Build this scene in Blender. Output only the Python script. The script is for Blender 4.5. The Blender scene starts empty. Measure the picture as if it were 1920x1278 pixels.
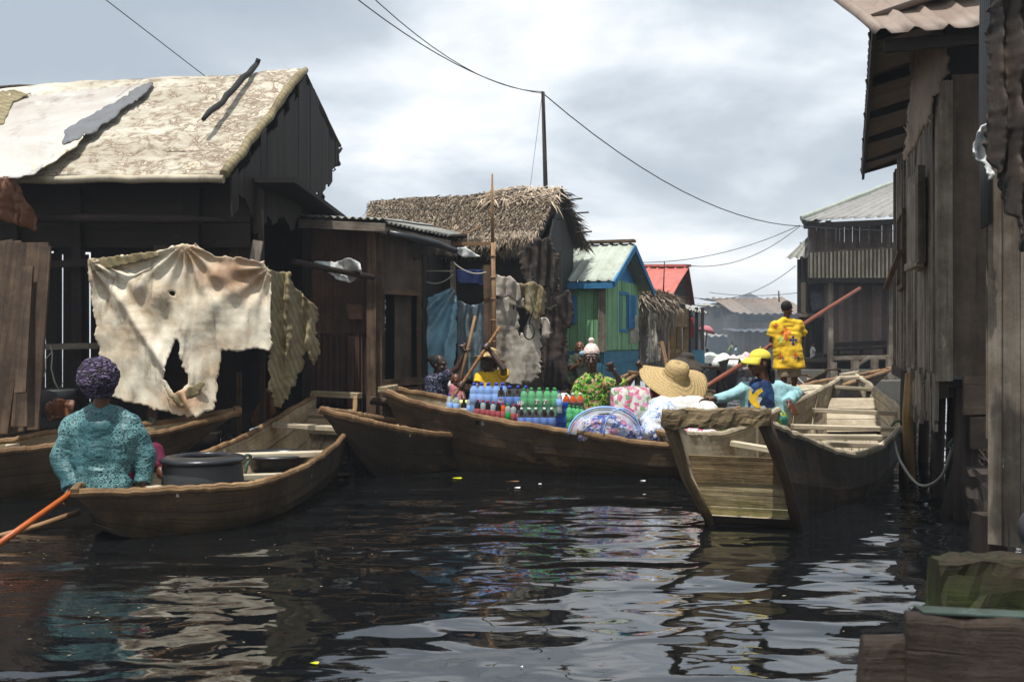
import bpy, bmesh, math, random
from mathutils import Vector as V, Matrix, Euler, noise
from mathutils.bvhtree import BVHTree
from mathutils.geometry import intersect_point_tri_2d
random.seed(7)
R = math.radians
SC = bpy.context.scene
COL = SC.collection
CAMZ = 1.35
FPX = 1867.0
def U(px, py, D):            # a measured point: picture column, row and distance in metres
    return V(((px-960)/FPX*D, D, CAMZ-(py-639)/FPX*D))
def UZ(px, D, z): return V(((px-960)/FPX*D, D, z))
def rnd(a, b): return a+(b-a)*random.random()
def lin(h):
    h = h.lstrip('#'); c = [int(h[i:i+2], 16)/255 for i in (0, 2, 4)]
    return tuple(x/12.92 if x < .04045 else ((x+.055)/1.055)**2.4 for x in c)+(1,)
def nz(p, s=1.0, o=0.0): return noise.noise(V(p)*s+V((o, o*1.7, -o)))

# ---------------------------------------------------------------- mesh collector
class MB:
    edge = 0
    def __init__(s): s.v = []; s.f = []; s.uv = []; s.t = []; s.mi = []; s.sm = []
    def face(s, idx, uv=None, t=1.0, mi=0, sm=False):
        s.f.append(tuple(idx)); s.uv.append(uv or [(0, 0)]*len(idx)); s.t.append(t); s.mi.append(mi); s.sm.append(sm)
    def hexa(s, P, L=None, t=1.0, mi=0):
        # P: 8 points, 0-3 bottom loop, 4-7 top loop; box with u along its longest side
        b = len(s.v); s.v += [V(p) for p in P]; o = rnd(0, 50)
        e = [(P[1]-P[0]).length, (P[3]-P[0]).length, (P[4]-P[0]).length]
        k = e.index(max(e))
        for q in ((0, 3, 2, 1), (4, 5, 6, 7), (0, 1, 5, 4), (1, 2, 6, 5), (2, 3, 7, 6), (3, 0, 4, 7)):
            uv = []
            for i in q:
                c = ((1 if i in (1, 2, 5, 6) else 0)*e[0], (1 if i in (2, 3, 6, 7) else 0)*e[1], (1 if i > 3 else 0)*e[2])
                a = c[k]; r = c[(k+1) % 3]+c[(k+2) % 3]*1.01
                uv.append((a+o, r+o*1.3))
            s.face([b+i for i in q], uv, t, mi)
    def box(s, c, size, rot=(0, 0, 0), t=1.0, mi=0):
        m = Euler(rot).to_matrix(); c = V(c); x, y, z = [d/2 for d in size]
        P = [c+m@V(p) for p in ((-x, -y, -z), (x, -y, -z), (x, y, -z), (-x, y, -z), (-x, -y, z), (x, -y, z), (x, y, z), (-x, y, z))]
        s.hexa(P, t=t, mi=mi)
    def beam(s, a, b, w, h=None, up=V((0, 0, 1)), t=1.0, mi=0, taper=1.0):
        a = V(a); b = V(b); h = h or w; d = (b-a).normalized()
        if abs(d.dot(up)) > .98: up = V((0, 1, 0))
        sd = d.cross(up).normalized()*w/2; u = sd.cross(d).normalized()*h/2
        P = [a-sd-u, b-sd*taper-u*taper, b+sd*taper-u*taper, a+sd-u, a-sd+u, b-sd*taper+u*taper, b+sd*taper+u*taper, a+sd+u]
        s.hexa(P, t=t, mi=mi)
    def rbeam(s, a, b, w, h, up=V((0, 0, 1)), seg=24, jit=.006, t=1.0, mi=0, n=4):
        # a rough-sawn beam: rectangular section with worn edges and an uneven face
        a = V(a); b = V(b); d = (b-a).normalized(); up = V(up); sd = d.cross(up).normalized(); u = sd.cross(d).normalized(); b0 = len(s.v); o = rnd(0, 40); L = (b-a).length
        per = []
        for k, (x0, y0, x1, y1) in enumerate(((-1, -1, 1, -1), (1, -1, 1, 1), (1, 1, -1, 1), (-1, 1, -1, -1))):
            for j in range(n): f_ = j/n; per.append((x0+(x1-x0)*f_, y0+(y1-y0)*f_))
        m = len(per)
        for i in range(seg+1):
            c = a.lerp(b, i/seg)
            for (x, y) in per:
                k_ = .93 if abs(x) > .99 and abs(y) > .99 else 1; p = c+sd*x*w/2*k_+u*y*h/2*k_
                j_ = V((nz(p, 11, 2), nz(p, 11, 6), nz(p, 11, 9)))*jit+V((nz(p, 45, 2), nz(p, 45, 6), nz(p, 45, 9)))*jit*.5; s.v.append(p+j_)
        for i in range(seg):
            for k in range(m):
                k2 = (k+1) % m; u0, u1 = i/seg*L+o, (i+1)/seg*L+o; v0, v1 = k/m*(w+h)*2, (k+1)/m*(w+h)*2
                s.face([b0+i*m+k, b0+i*m+k2, b0+(i+1)*m+k2, b0+(i+1)*m+k], [(u0, v0), (u0, v1), (u1, v1), (u1, v0)], t, mi)
        s.face([b0+k for k in range(m)][::-1], None, t, mi); s.face([b0+seg*m+k for k in range(m)], None, t, mi)
    def tube(s, pts, r, n=8, t=1.0, mi=0, flat=1.0, side=None, capr=True, sm=True):
        pts = [V(p) for p in pts]; N = len(pts)
        rr = r if isinstance(r, (list, tuple)) else [r]*N
        b = len(s.v); u = 0; o = rnd(0, 30); us = []
        prev = None
        for i, p in enumerate(pts):
            d = (pts[min(i+1, N-1)]-pts[max(i-1, 0)])
            d = d.normalized() if d.length > 1e-9 else V((0, 0, 1))
            if side is not None: a = V(side)
            else: a = prev if prev is not None else (V((0, 0, 1)) if abs(d.z) < .9 else V((1, 0, 0)))
            a = (a-d*a.dot(d))
            a = a.normalized() if a.length > 1e-6 else d.orthogonal().normalized()
            prev = a; c = d.cross(a)
            if i: u += (p-pts[i-1]).length
            us.append(u+o)
            for k in range(n):
                th = 2*math.pi*k/n
                s.v.append(p+a*math.cos(th)*rr[i]+c*math.sin(th)*rr[i]*flat)
        R_ = max(rr)
        for i in range(N-1):
            for k in range(n):
                k2 = (k+1) % n
                s.face([b+i*n+k, b+i*n+k2, b+(i+1)*n+k2, b+(i+1)*n+k],
                       [(us[i], k/n*6.28*R_), (us[i], (k+1)/n*6.28*R_), (us[i+1], (k+1)/n*6.28*R_), (us[i+1], k/n*6.28*R_)], t, mi, sm)
        if capr:
            s.face([b+k for k in range(n)][::-1], None, t, mi); s.face([b+(N-1)*n+k for k in range(n)], None, t, mi)
    def lathe(s, prof, c=(0, 0, 0), n=16, t=1.0, mi=0, m=None, sm=True):
        # prof: (r, z) from bottom to top
        c = V(c); b = len(s.v); m = m or Matrix.Identity(3)
        for r, z in prof:
            for k in range(n):
                a = 2*math.pi*k/n; s.v.append(c+m@V((r*math.cos(a), r*math.sin(a), z)))
        for i in range(len(prof)-1):
            for k in range(n):
                k2 = (k+1) % n
                s.face([b+i*n+k, b+i*n+k2, b+(i+1)*n+k2, b+(i+1)*n+k], [(k/n, prof[i][1]), ((k+1)/n, prof[i][1]), ((k+1)/n, prof[i+1][1]), (k/n, prof[i+1][1])], t, mi, sm)
        if prof[0][0] > 1e-5: s.face([b+k for k in range(n)][::-1], None, t, mi)
        if prof[-1][0] > 1e-5: s.face([b+(len(prof)-1)*n+k for k in range(n)], None, t, mi)
    def ell(s, c, r, rot=None, n=16, m=10, t=1.0, mi=0):
        rot = rot or Matrix.Identity(3); c = V(c); b = len(s.v)
        for i in range(m+1):
            ph = math.pi*i/m
            for k in range(n):
                a = 2*math.pi*k/n; s.v.append(c+rot@V((r[0]*math.sin(ph)*math.cos(a), r[1]*math.sin(ph)*math.sin(a), -r[2]*math.cos(ph))))
        for i in range(m):
            for k in range(n):
                k2 = (k+1) % n; s.face([b+i*n+k, b+i*n+k2, b+(i+1)*n+k2, b+(i+1)*n+k], None, t, mi, True)
    def grid(s, P, t=1.0, mi=0, sm=True, keep=None, uvs=None):
        # P[i][j] points; u metres along i, v along j
        nu = len(P); nv = len(P[0]); b = len(s.v)
        for r_ in P: s.v += [V(p) for p in r_]
        du = (P[-1][0]-P[0][0]).length/(nu-1); dv = (P[0][-1]-P[0][0]).length/(nv-1)
        for i in range(nu-1):
            for j in range(nv-1):
                if keep and not keep(i, j): continue
                s.face([b+i*nv+j, b+(i+1)*nv+j, b+(i+1)*nv+j+1, b+i*nv+j+1],
                       [(i*du, j*dv), ((i+1)*du, j*dv), ((i+1)*du, (j+1)*dv), (i*du, (j+1)*dv)], t, mi, sm)
    def poly(s, pts, th, t=1.0, mi=0):
        # a flat slab from an outline, th = thickness vector
        th = V(th); b = len(s.v); n = len(pts); s.v += [V(p) for p in pts]+[V(p)+th for p in pts]
        s.face(list(range(b, b+n))[::-1], [(p.x+p.y, p.z) for p in map(V, pts)][::-1], t, mi)
        s.face(list(range(b+n, b+2*n)), [(p.x+p.y, p.z) for p in map(V, pts)], t, mi)
        for i in range(n):
            j = (i+1) % n; s.face([b+i, b+j, b+n+j, b+n+i], None, t, mi)

def mesh_from(mb, name, loc, mats, solid=0, weld=False, edge=0):
    me = bpy.data.meshes.new(name)
    me.from_pydata([tuple(p-loc) for p in mb.v], [], mb.f)
    uvl = me.uv_layers.new(name='UVMap'); k = 0
    flat = []
    for uv in mb.uv:
        for a in uv: flat += [a[0], a[1]]
    uvl.data.foreach_set('uv', flat)
    at = me.attributes.new('tint', 'FLOAT', 'FACE'); at.data.foreach_set('value', mb.t)
    me.polygons.foreach_set('material_index', mb.mi); me.polygons.foreach_set('use_smooth', mb.sm)
    for m in mats: me.materials.append(m)
    bm = bmesh.new(); bm.from_mesh(me)
    if weld: bmesh.ops.remove_doubles(bm, verts=bm.verts, dist=1e-5)
    bmesh.ops.dissolve_degenerate(bm, dist=1e-6, edges=bm.edges)
    loose = [v for v in bm.verts if not v.link_faces]
    if loose: bmesh.ops.delete(bm, geom=loose, context='VERTS')
    for _ in range(edge):
        mv = []
        for v in bm.verts:
            nb = [e.other_vert(v).co for e in v.link_edges if e.is_boundary]
            if len(nb) >= 2: mv.append((v, (nb[0]+nb[1])/2*.5+v.co*.5))
        for v, c_ in mv: v.co = c_
    if solid:
        bmesh.ops.recalc_face_normals(bm, faces=bm.faces)
        bmesh.ops.solidify(bm, geom=bm.faces[:], thickness=solid)
    else: bmesh.ops.recalc_face_normals(bm, faces=bm.faces)
    bm.to_mesh(me); bm.free(); me.update()
    return me

ROOT = {}
def tag(o, label=None, cat=None, group=None, kind=None):
    if label: o['label'] = label
    if cat: o['category'] = cat
    if group: o['group'] = group
    if kind: o['kind'] = kind
    return o
def thing(name, label, cat, loc, group=None):
    o = bpy.data.objects.new(name, None); COL.objects.link(o); o.location = V(loc); o.empty_display_size = .1
    ROOT[o.name] = V(loc); return tag(o, label, cat, group)
def obj(name, mb, mat, parent=None, solid=0, bevel=0, label=None, cat=None, group=None, kind=None, weld=False, rough=0, edge=None):
    mats = mat if isinstance(mat, (list, tuple)) else [mat]
    if parent is not None: loc = ROOT[parent.name]
    else:
        xs = [p.x for p in mb.v]; ys = [p.y for p in mb.v]; zs = [p.z for p in mb.v]
        loc = V(((min(xs)+max(xs))/2, (min(ys)+max(ys))/2, min(zs)))
    if rough:
        mb.v = [p+V((nz(p, 9), nz(p, 9, 5), nz(p, 9, 9)))*rough for p in mb.v]
    me = mesh_from(mb, name, loc, mats, solid, weld, mb.edge if edge is None else edge)
    o = bpy.data.objects.new(name, me); COL.objects.link(o)
    if parent is not None: o.parent = parent
    else: o.location = loc
    ROOT[o.name] = loc
    if bevel:
        m = o.modifiers.new('bevel', 'BEVEL'); m.width = bevel; m.segments = 2; m.limit_method = 'ANGLE'; m.angle_limit = R(50)
    return tag(o, label, cat, group, kind)

# ---------------------------------------------------------------- builders
def catmull(P, n):
    P = [V(p) for p in P]; out = []
    m = len(P)-1
    for i in range(n):
        t = i/(n-1)*m; k = min(int(t), m-1); f = t-k
        p0 = P[k-1] if k else P[0]*2-P[1]; p1 = P[k]; p2 = P[k+1]; p3 = P[k+2] if k+2 <= m else P[m]*2-P[m-1]
        out.append(.5*((2*p1)+(p2-p0)*f+(2*p0-5*p1+4*p2-p3)*f*f+(3*p1-p0-3*p2+p3)*f**3))
    return out
def sag(a, b, s, n=24):
    a = V(a); b = V(b); return [a.lerp(b, i/(n-1))-V((0, 0, 4*s*(i/(n-1))*(1-i/(n-1)))) for i in range(n)]
def planks(mb, a, b, z0, z1, w=.14, th=.02, gap=.006, jz=.03, jd=.008, skip=None, tr=(.6, 1.15), lean=.01, horiz=False, mi=0, bow=0):
    # boards standing side by side from a to b (plan points); z0 / z1 numbers or functions of 0..1
    a = V((a[0], a[1], 0)); b = V((b[0], b[1], 0)); L = (b-a).length; d = (b-a)/L; nrm = V((d.y, -d.x, 0))
    f0 = z0 if callable(z0) else (lambda s: z0); f1 = z1 if callable(z1) else (lambda s: z1)
    if not horiz:
        x = 0; i = 0
        while x < L-.01:
            ww = min(w*rnd(.75, 1.25), L-x); s0 = x/L; s1 = (x+ww-gap)/L
            if s1 <= s0: break
            if not (skip and skip((s0+s1)/2, i)):
                o = nrm*rnd(0, jd); jb = rnd(-jz, jz); jt = rnd(-jz, jz); ln = d*rnd(-lean, lean)
                p = [a+d*x+o, a+d*(x+ww-gap)+o, a+d*(x+ww-gap)+o+nrm*th, a+d*x+o+nrm*th]
                zb = [f0(s0)+jb, f0(s1)+jb]; zt = [f1(s0)+jt, f1(s1)+jt]
                Z = lambda q, z: V((q.x, q.y, z))
                mb.hexa([Z(p[0], zb[0]), Z(p[1], zb[1]), Z(p[2], zb[1]), Z(p[3], zb[0]), Z(p[0]+ln, zt[0]), Z(p[1]+ln, zt[1]), Z(p[2]+ln, zt[1]), Z(p[3]+ln, zt[0])], t=rnd(*tr), mi=mi)
            x += ww; i += 1
    else:
        z = f0(0); zt = f1(0); i = 0
        while z < zt-.01:
            ww = min(w*rnd(.8, 1.2), zt-z)
            if not (skip and skip((z+ww/2-f0(0))/(zt-f0(0)), i)):
                o = nrm*rnd(0, jd); e0 = a-d*rnd(0, jz)+o; e1 = b+d*rnd(0, jz)+o; dz = rnd(-lean, lean)
                mb.hexa([e0+V((0, 0, z)), e1+V((0, 0, z+dz)), e1+nrm*th+V((0, 0, z+dz)), e0+nrm*th+V((0, 0, z)), e0+V((0, 0, z+ww-gap)), e1+V((0, 0, z+ww-gap+dz)), e1+nrm*th+V((0, 0, z+ww-gap+dz)), e0+nrm*th+V((0, 0, z+ww-gap))], t=rnd(*tr), mi=mi)
            z += ww; i += 1
def corr(mb, A, B, C, D_, pitch=.076, amp=.012, nv=6, trap=False, wob=.01, jag=0, th=.004, mi=0, panel=.8):
    # corrugated sheet: A-B is the run across the waves, A-D_ along them
    A, B, C, D_ = map(V, (A, B, C, D_)); L = (B-A).length; n = max(8, int(L/pitch*6)); nr = (B-A).cross(D_-A).normalized()
    rows = []
    tints = {}
    for i in range(n+1):
        s = i/n; ph = s*L/pitch*2*math.pi
        h = math.sin(ph)
        if trap: h = max(-.25, min(1, (h-.55)*4))
        col = []
        jb = jag*nz((s*L*3, 0, 0), 3)
        pk = int(s*L/panel)
        for j in range(nv+1):
            v = j/nv; vv = v*(1+jb) if j == nv else v
            p = A.lerp(B, s).lerp(D_.lerp(C, s), vv)
            p = p+nr*(h*amp+wob*nz(p, 1.3)+.004*(pk % 2))
            col.append(p)
        rows.append(col)
    b0 = len(mb.f); mb.grid(rows, mi=mi)
    k = b0
    for i in range(n):
        pk = int(i/n*L/panel)
        tt = tints.setdefault(pk, rnd(.75, 1.15))
        for j in range(nv): mb.t[k] = tt; k += 1
def inpoly(x, y, P):
    c = False; n = len(P); j = n-1
    for i in range(n):
        if (P[i][1] > y) != (P[j][1] > y) and x < (P[j][0]-P[i][0])*(y-P[i][1])/(P[j][1]-P[i][1])+P[i][0]: c = not c
        j = i
    return c
def cloth(mb, poly, depth, cell=4, holes=(), rag=3.0, fold=None, wr=.02, seed=0, mi=0):
    mb.edge = 2
    # a hanging sheet with a ragged outline; poly is measured in picture points, depth(x, y) gives metres
    x0 = min(p[0] for p in poly)-rag*1.2; x1 = max(p[0] for p in poly)+rag*1.2; y0 = min(p[1] for p in poly)-rag*1.2; y1 = max(p[1] for p in poly)+rag*1.2
    nx = int((x1-x0)/cell)+2; ny = int((y1-y0)/cell)+2; P = []
    for i in range(nx):
        c = []
        for j in range(ny):
            x = x0+i*cell; y = y0+j*cell
            d = depth(x, y) if callable(depth) else depth
            p = U(x, y, d); w = wr*(nz((x*.012, y*.012, seed), 1)*.9+(abs(nz((x*.05+y*.006, y*.009, seed+7), 1))-.25)*1.9+(abs(nz((x*.11-y*.02, y*.03, seed+3), 1))-.2)*.9+abs(nz((x*.02, y*.06, seed+5), 1))*.5+nz((x*.25, y*.2, seed), 1)*.18)
            if fold: w += fold(x, y)
            c.append(p+V((0, w, 0)))
        P.append(c)
    def keep(i, j):
        x = x0+(i+.5)*cell; y = y0+(j+.5)*cell
        jx = x+rag*(nz((x*.05, y*.05, seed+1))+.9*nz((x*.2, y*.2, seed+2)))*1.4; jy = y+rag*(nz((x*.05, y*.05, seed+9))+.9*nz((x*.2, y*.2, seed+5)))*1.4
        return inpoly(jx, jy, poly) and not any(inpoly(jx, jy, h) for h in holes)
    mb.grid(P, keep=keep, mi=mi)
def straw(mb, A, B, C, D_, n, ln=.4, w=.012, lift=.05, spread=.35, tr=(.35, 1.3), over=.12):
    # straws laid down a slope: A-B ridge, D_-C eave
    A, B, C, D_ = map(V, (A, B, C, D_)); nr = (B-A).cross(D_-A).normalized()
    if nr.z < 0: nr = -nr
    ax = (B-A).normalized()
    for _ in range(n):
        s = random.random(); v = random.random()**.9
        p = A.lerp(B, s).lerp(D_.lerp(C, s), v); dn = (D_.lerp(C, s)-A.lerp(B, s)).normalized()
        d = (dn+ax*random.gauss(0, spread)).normalized(); l = ln*rnd(.5, 1.3)
        if v > .8: d = (d-V((0, 0, rnd(0, .8)))).normalized()
        p = p+nr*rnd(0, lift); q = p+d*l+nr*rnd(-.02, lift*1.1); sd = d.cross(nr).normalized()*w*rnd(.5, 1.3); tt = rnd(*tr)
        m_ = p.lerp(q, .5)+nr*rnd(0, .02)
        b = len(mb.v); mb.v += [p-sd, p+sd, m_+sd, q, m_-sd]; mb.face([b, b+1, b+2, b+3, b+4], [(0, 0), (0, w), (l*.5, w), (l, 0), (l*.5, 0)], tt)
# ---------------------------------------------------------------- materials
class NT:
    def __init__(s, name):
        s.m = bpy.data.materials.new(name); s.m.use_nodes = True; s.t = s.m.node_tree; s.t.nodes.clear()
        s.out = s.n('ShaderNodeOutputMaterial'); s.b = s.n('ShaderNodeBsdfPrincipled'); s.l(s.b.outputs[0], s.out.inputs['Surface'])
    def n(s, ty, **kw):
        o = s.t.nodes.new(ty)
        for k, v in kw.items(): setattr(o, k, v)
        return o
    def l(s, a, b): s.t.links.new(a, b)
    def coords(s, kind='Object', scale=(1, 1, 1), rot=(0, 0, 0), loc=(0, 0, 0)):
        tc = s.n('ShaderNodeTexCoord'); mp = s.n('ShaderNodeMapping'); s.l(tc.outputs[kind], mp.inputs[0])
        mp.inputs['Scale'].default_value = scale; mp.inputs['Rotation'].default_value = rot; mp.inputs['Location'].default_value = loc
        return mp.outputs[0]
    def noise(s, co, scale, det=5, rough=.6, dist=0):
        o = s.n('ShaderNodeTexNoise'); s.l(co, o.inputs['Vector']); o.inputs['Scale'].default_value = scale; o.inputs['Detail'].default_value = det
        o.inputs['Roughness'].default_value = rough; o.inputs['Distortion'].default_value = dist; return o.outputs[0]
    def ramp(s, f, st, inter='LINEAR'):
        o = s.n('ShaderNodeValToRGB'); s.l(f, o.inputs[0]); e = o.color_ramp.elements; o.color_ramp.interpolation = inter
        while len(e) < len(st): e.new(.5)
        for i, (p, c) in enumerate(st):
            e[i].position = p; e[i].color = c if isinstance(c, tuple) else (c, c, c, 1)
        return o.outputs[0]
    def mix(s, f, a, b, mode='MIX'):
        o = s.n('ShaderNodeMix', data_type='RGBA', blend_type=mode)
        for v, i in ((f, 0), (a, 6), (b, 7)):
            if isinstance(v, (int, float)): o.inputs[i].default_value = v
            elif isinstance(v, tuple): o.inputs[i].default_value = v
            else: s.l(v, o.inputs[i])
        return o.outputs[2]
    def math(s, op, a, b=None, c=None):
        o = s.n('ShaderNodeMath', operation=op)
        for i, v in enumerate((a, b, c)):
            if v is None: continue
            if isinstance(v, (int, float)): o.inputs[i].default_value = v
            else: s.l(v, o.inputs[i])
        return o.outputs[0]
    def sep(s, co):
        o = s.n('ShaderNodeSeparateXYZ'); s.l(co, o.inputs[0]); return o.outputs
    def tint(s, col, amt=1.0):
        a = s.n('ShaderNodeAttribute', attribute_name='tint'); return s.mix(amt, col, a.outputs['Fac'], 'MULTIPLY')
    def bump(s, h, st=.3, dist=.01, prev=None):
        o = s.n('ShaderNodeBump'); s.l(h, o.inputs['Height']); o.inputs['Strength'].default_value = st; o.inputs['Distance'].default_value = dist
        if prev: s.l(prev, o.inputs['Normal'])
        return o.outputs[0]
    def fin(s, col=None, rough=.7, nor=None, spec=.5, **kw):
        if col is not None:
            if isinstance(col, tuple): s.b.inputs['Base Color'].default_value = col
            else: s.l(col, s.b.inputs['Base Color'])
        if isinstance(rough, (int, float)): s.b.inputs['Roughness'].default_value = rough
        else: s.l(rough, s.b.inputs['Roughness'])
        if nor: s.l(nor, s.b.inputs['Normal'])
        s.b.inputs['Specular IOR Level'].default_value = spec
        for k, v in kw.items(): s.b.inputs[k.replace('_', ' ')].default_value = v
        return s.m
def wood(name, c1, c2, stain=(.3, .25, .2), stainamt=.6, rough=.75, moss=None, mossz=(0, .3), ac=26, spec=.3, bmp=.5, seam=0):
    k = NT(name); uv = k.coords('UV', (1.3, ac, 1)); o = k.coords('Object')
    g = k.noise(uv, 1.0, 8, .65, .25); g2 = k.noise(k.coords('UV', (.35, 5, 1)), 1.0, 5, .6)
    f = k.math('ADD', k.math('MULTIPLY', g, .65), k.math('MULTIPLY', g2, .35))
    col = k.ramp(f, [(.3, lin(c1)), (.5, tuple((x+y)/2 for x, y in zip(lin(c1), lin(c2)))), (.68, lin(c2))])
    crack = k.ramp(k.noise(k.coords('UV', (.8, 55, 1)), 1, 3, .5), [(.30, .25), (.37, 1.0)])
    col = k.mix(.8, col, crack, 'MULTIPLY')
    st = k.ramp(k.noise(o, 2.6, 7, .7), [(.42, tuple(stain)+(1,)), (.62, 1.0)])
    col = k.mix(stainamt, col, st, 'MULTIPLY')
    pale = k.ramp(k.noise(o, 7, 6, .75, 1), [(.6, 0.0), (.72, 1.0)])
    col = k.mix(k.math('MULTIPLY', pale, .25), col, tuple(min(1, x*1.8+.03) for x in lin(c2)[:3])+(1,))
    if seam:
        yv = k.sep(k.coords('UV'))[1]; fr = k.math('FRACT', k.math('ADD', k.math('MULTIPLY', yv, seam), k.math('MULTIPLY', k.noise(o, 3, 3), .12)))
        sm_ = k.ramp(fr, [(0.0, .25), (.05, .35), (.075, 1.0), (.96, 1.0), (1.0, .25)]); col = k.mix(.85, col, sm_, 'MULTIPLY')
        vo = k.n('ShaderNodeTexVoronoi'); k.l(k.coords('UV', (2.2, 6, 1)), vo.inputs['Vector']); vo.inputs['Scale'].default_value = 1.0
        col = k.mix(k.ramp(vo.outputs['Distance'], [(.03, .8), (.06, 0.0)]), col, (.012, .01, .008, 1))
        pt = k.ramp(k.noise(k.coords('UV', (.9, 2.5, 1)), 1, 5, .7), [(.60, 0.0), (.64, 1.0)]); col = k.mix(k.math('MULTIPLY', pt, .45), col, tuple(min(1, x*1.5+.02) for x in lin(c2)[:3])+(1,))
    col = k.tint(col)
    if moss:
        geo = k.n('ShaderNodeNewGeometry'); z = k.sep(geo.outputs['Position'])[2]
        mk = k.math('MULTIPLY', k.ramp(k.math('ADD', z, k.math('MULTIPLY', k.noise(o, 6, 6, .7), .25)), [(max(mossz[0], 0), 1.0), (mossz[1]+.12, 0.0)]), k.ramp(k.noise(o, 14, 5, .7), [(.35, 0.15), (.6, 1.0)]))
        col = k.mix(mk, col, k.ramp(k.noise(o, 30, 4), [(.35, lin(moss)), (.7, tuple(x*2.1 for x in lin(moss)[:3])+(1,))]))
    h = k.math('ADD', g, k.math('MULTIPLY', k.noise(o, 12, 5, .7), .6))
    h = k.math('ADD', h, k.math('MULTIPLY', crack, .5))
    return k.fin(col, rough, k.bump(h, bmp, .012), spec)
def fabric(name, col, rough=.85, wr=.5, sc=9, var=.25, sheen=.1):
    k = NT(name); o = k.coords('Object'); c = lin(col) if isinstance(col, str) else col
    n1 = k.noise(o, 4, 5, .6); cc = k.mix(k.ramp(n1, [(.35, 0.0), (.7, 1.0)]), tuple(x*(1-var) for x in c[:3])+(1,), tuple(min(1, x*(1+var*.6)) for x in c[:3])+(1,))
    h = k.noise(k.coords('Object', (1, 1, .45)), sc, 4, .55, 1.2)
    return k.fin(cc, rough, k.bump(h, wr, .03), .25)
def tarp(name, base, stain, dark, amt=.5, rough=.6, sc=3, fold=.3, stripe=None, tr=0.0, spot=None):
    k = NT(name); o = k.coords('Object')
    n1 = k.noise(o, sc, 8, .68, .6); col = k.mix(k.math('MULTIPLY', k.ramp(n1, [(.42, 0.0), (.66, 1.0)]), amt), lin(base), lin(stain))
    n2 = k.noise(k.coords('Object', (1, 1, .35)), sc*2.7, 8, .75, .3); col = k.mix(k.math('MULTIPLY', k.ramp(n2, [(.54, 0.0), (.70, 1.0)]), amt), col, lin(dark))
    if spot:
        for (sx, sz, sr, cc) in spot:
            s_ = k.sep(o); dx = k.math('MULTIPLY', k.math('SUBTRACT', s_[0], sx), 1/sr); dz = k.math('MULTIPLY', k.math('SUBTRACT', s_[2], sz), 1/sr*1.5)
            r2 = k.math('ADD', k.math('MULTIPLY', dx, dx), k.math('MULTIPLY', dz, dz)); f_ = k.math('ADD', k.math('MULTIPLY', k.math('SUBTRACT', k.noise(k.coords('Object', (1, 1, .5)), 5, 7, .7), .5), 1.6), k.math('SUBTRACT', 1.0, r2))
            col = k.mix(k.math('MULTIPLY', k.ramp(f_, [(.15, 0.0), (.95, 1.0)]), .75), col, lin(cc))
    if stripe:
        w = k.n('ShaderNodeTexWave', wave_type='BANDS', bands_direction='DIAGONAL'); k.l(o, w.inputs[0]); w.inputs['Scale'].default_value = 5; w.inputs['Distortion'].default_value = 3
        col = k.mix(k.math('MULTIPLY', w.outputs['Fac'], .5), col, lin(stripe))
    cr = k.n('ShaderNodeTexVoronoi', feature='DISTANCE_TO_EDGE'); k.l(k.mix(.25, o, k.n('ShaderNodeTexNoise').outputs[1]), cr.inputs['Vector']); cr.inputs['Scale'].default_value = 4
    h = k.math('ADD', k.math('MULTIPLY', k.noise(k.coords('Object', (1, 1, .6)), 5, 5, .6, .8), .5), k.math('MULTIPLY', k.ramp(cr.outputs[0], [(0.0, 0.0), (.04, 1.0)]), .07))
    h = k.math('ADD', h, k.math('MULTIPLY', k.noise(o, 60, 3, .6), .12))
    return k.fin(col, rough, k.bump(h, fold, .03), .35)
def metal(name, c, rust, ramt=.4, rough=.55, met=0.0, sc=2.5, streak=True):
    k = NT(name); o = k.coords('Object'); n1 = k.noise(o, sc, 8, .7, .4)
    n2 = k.noise(k.coords('UV', (18, .8, 1)), 1, 6, .7)
    f = k.math('ADD', k.math('MULTIPLY', n1, .6), k.math('MULTIPLY', n2, .4))
    col = k.mix(k.math('MULTIPLY', k.ramp(f, [(.44, 0.0), (.60, 1.0)]), ramt), lin(c), lin(rust))
    col = k.mix(.5, col, k.ramp(k.noise(o, 9, 6, .7), [(.3, .6), (.7, 1.15)]), 'MULTIPLY'); col = k.tint(col)
    return k.fin(col, rough, k.bump(k.noise(o, 25, 4), .1, .01), .4, Metallic=met)
def plain(name, c, rough=.5, var=.15, sc=12, spec=.4, bmp=.1, **kw):
    k = NT(name); o = k.coords('Object'); cc = lin(c) if isinstance(c, str) else c
    col = k.mix(k.noise(o, sc, 4), tuple(x*(1-var) for x in cc[:3])+(1,), tuple(min(1, x*(1+var)) for x in cc[:3])+(1,))
    return k.fin(col, rough, k.bump(k.noise(o, sc*4, 3), bmp, .004), spec, **kw)

M = {}
M['boat_in'] = wood('boat wood pale', '#7a6b54', '#bcaa8a', (.45, .4, .33), .6, seam=4, moss='#4a4a28', mossz=(0, .12))
M['boat_grey'] = wood('boat wood grey', '#857b68', '#c9bca4', (.5, .46, .4), .6, seam=4)
M['boat_rim'] = wood('boat rim worn', '#5a4028', '#a98a63', (.3, .24, .18), .75)
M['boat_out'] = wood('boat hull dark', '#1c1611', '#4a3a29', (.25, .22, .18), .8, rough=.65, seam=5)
M['boat_out_lit'] = wood('boat hull lit brown', '#2a2018', '#6a543a', (.3, .25, .2), .8, rough=.7, moss='#2c2a1a', mossz=(0, .15), seam=5)  # lighter brown copy of the hull wood, lit tone put into its colour
M['transom'] = wood('transom mossy', '#6f644a', '#aa9b78', (.35, .3, .22), .8, moss='#6b6d28', mossz=(0.0, .22), bmp=1.0)
M['wall_dark'] = wood('dark planks', '#14110f', '#352b21', (.4, .38, .35), .5)  # dark wood set near black, shadow depth put into its colour
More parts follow.
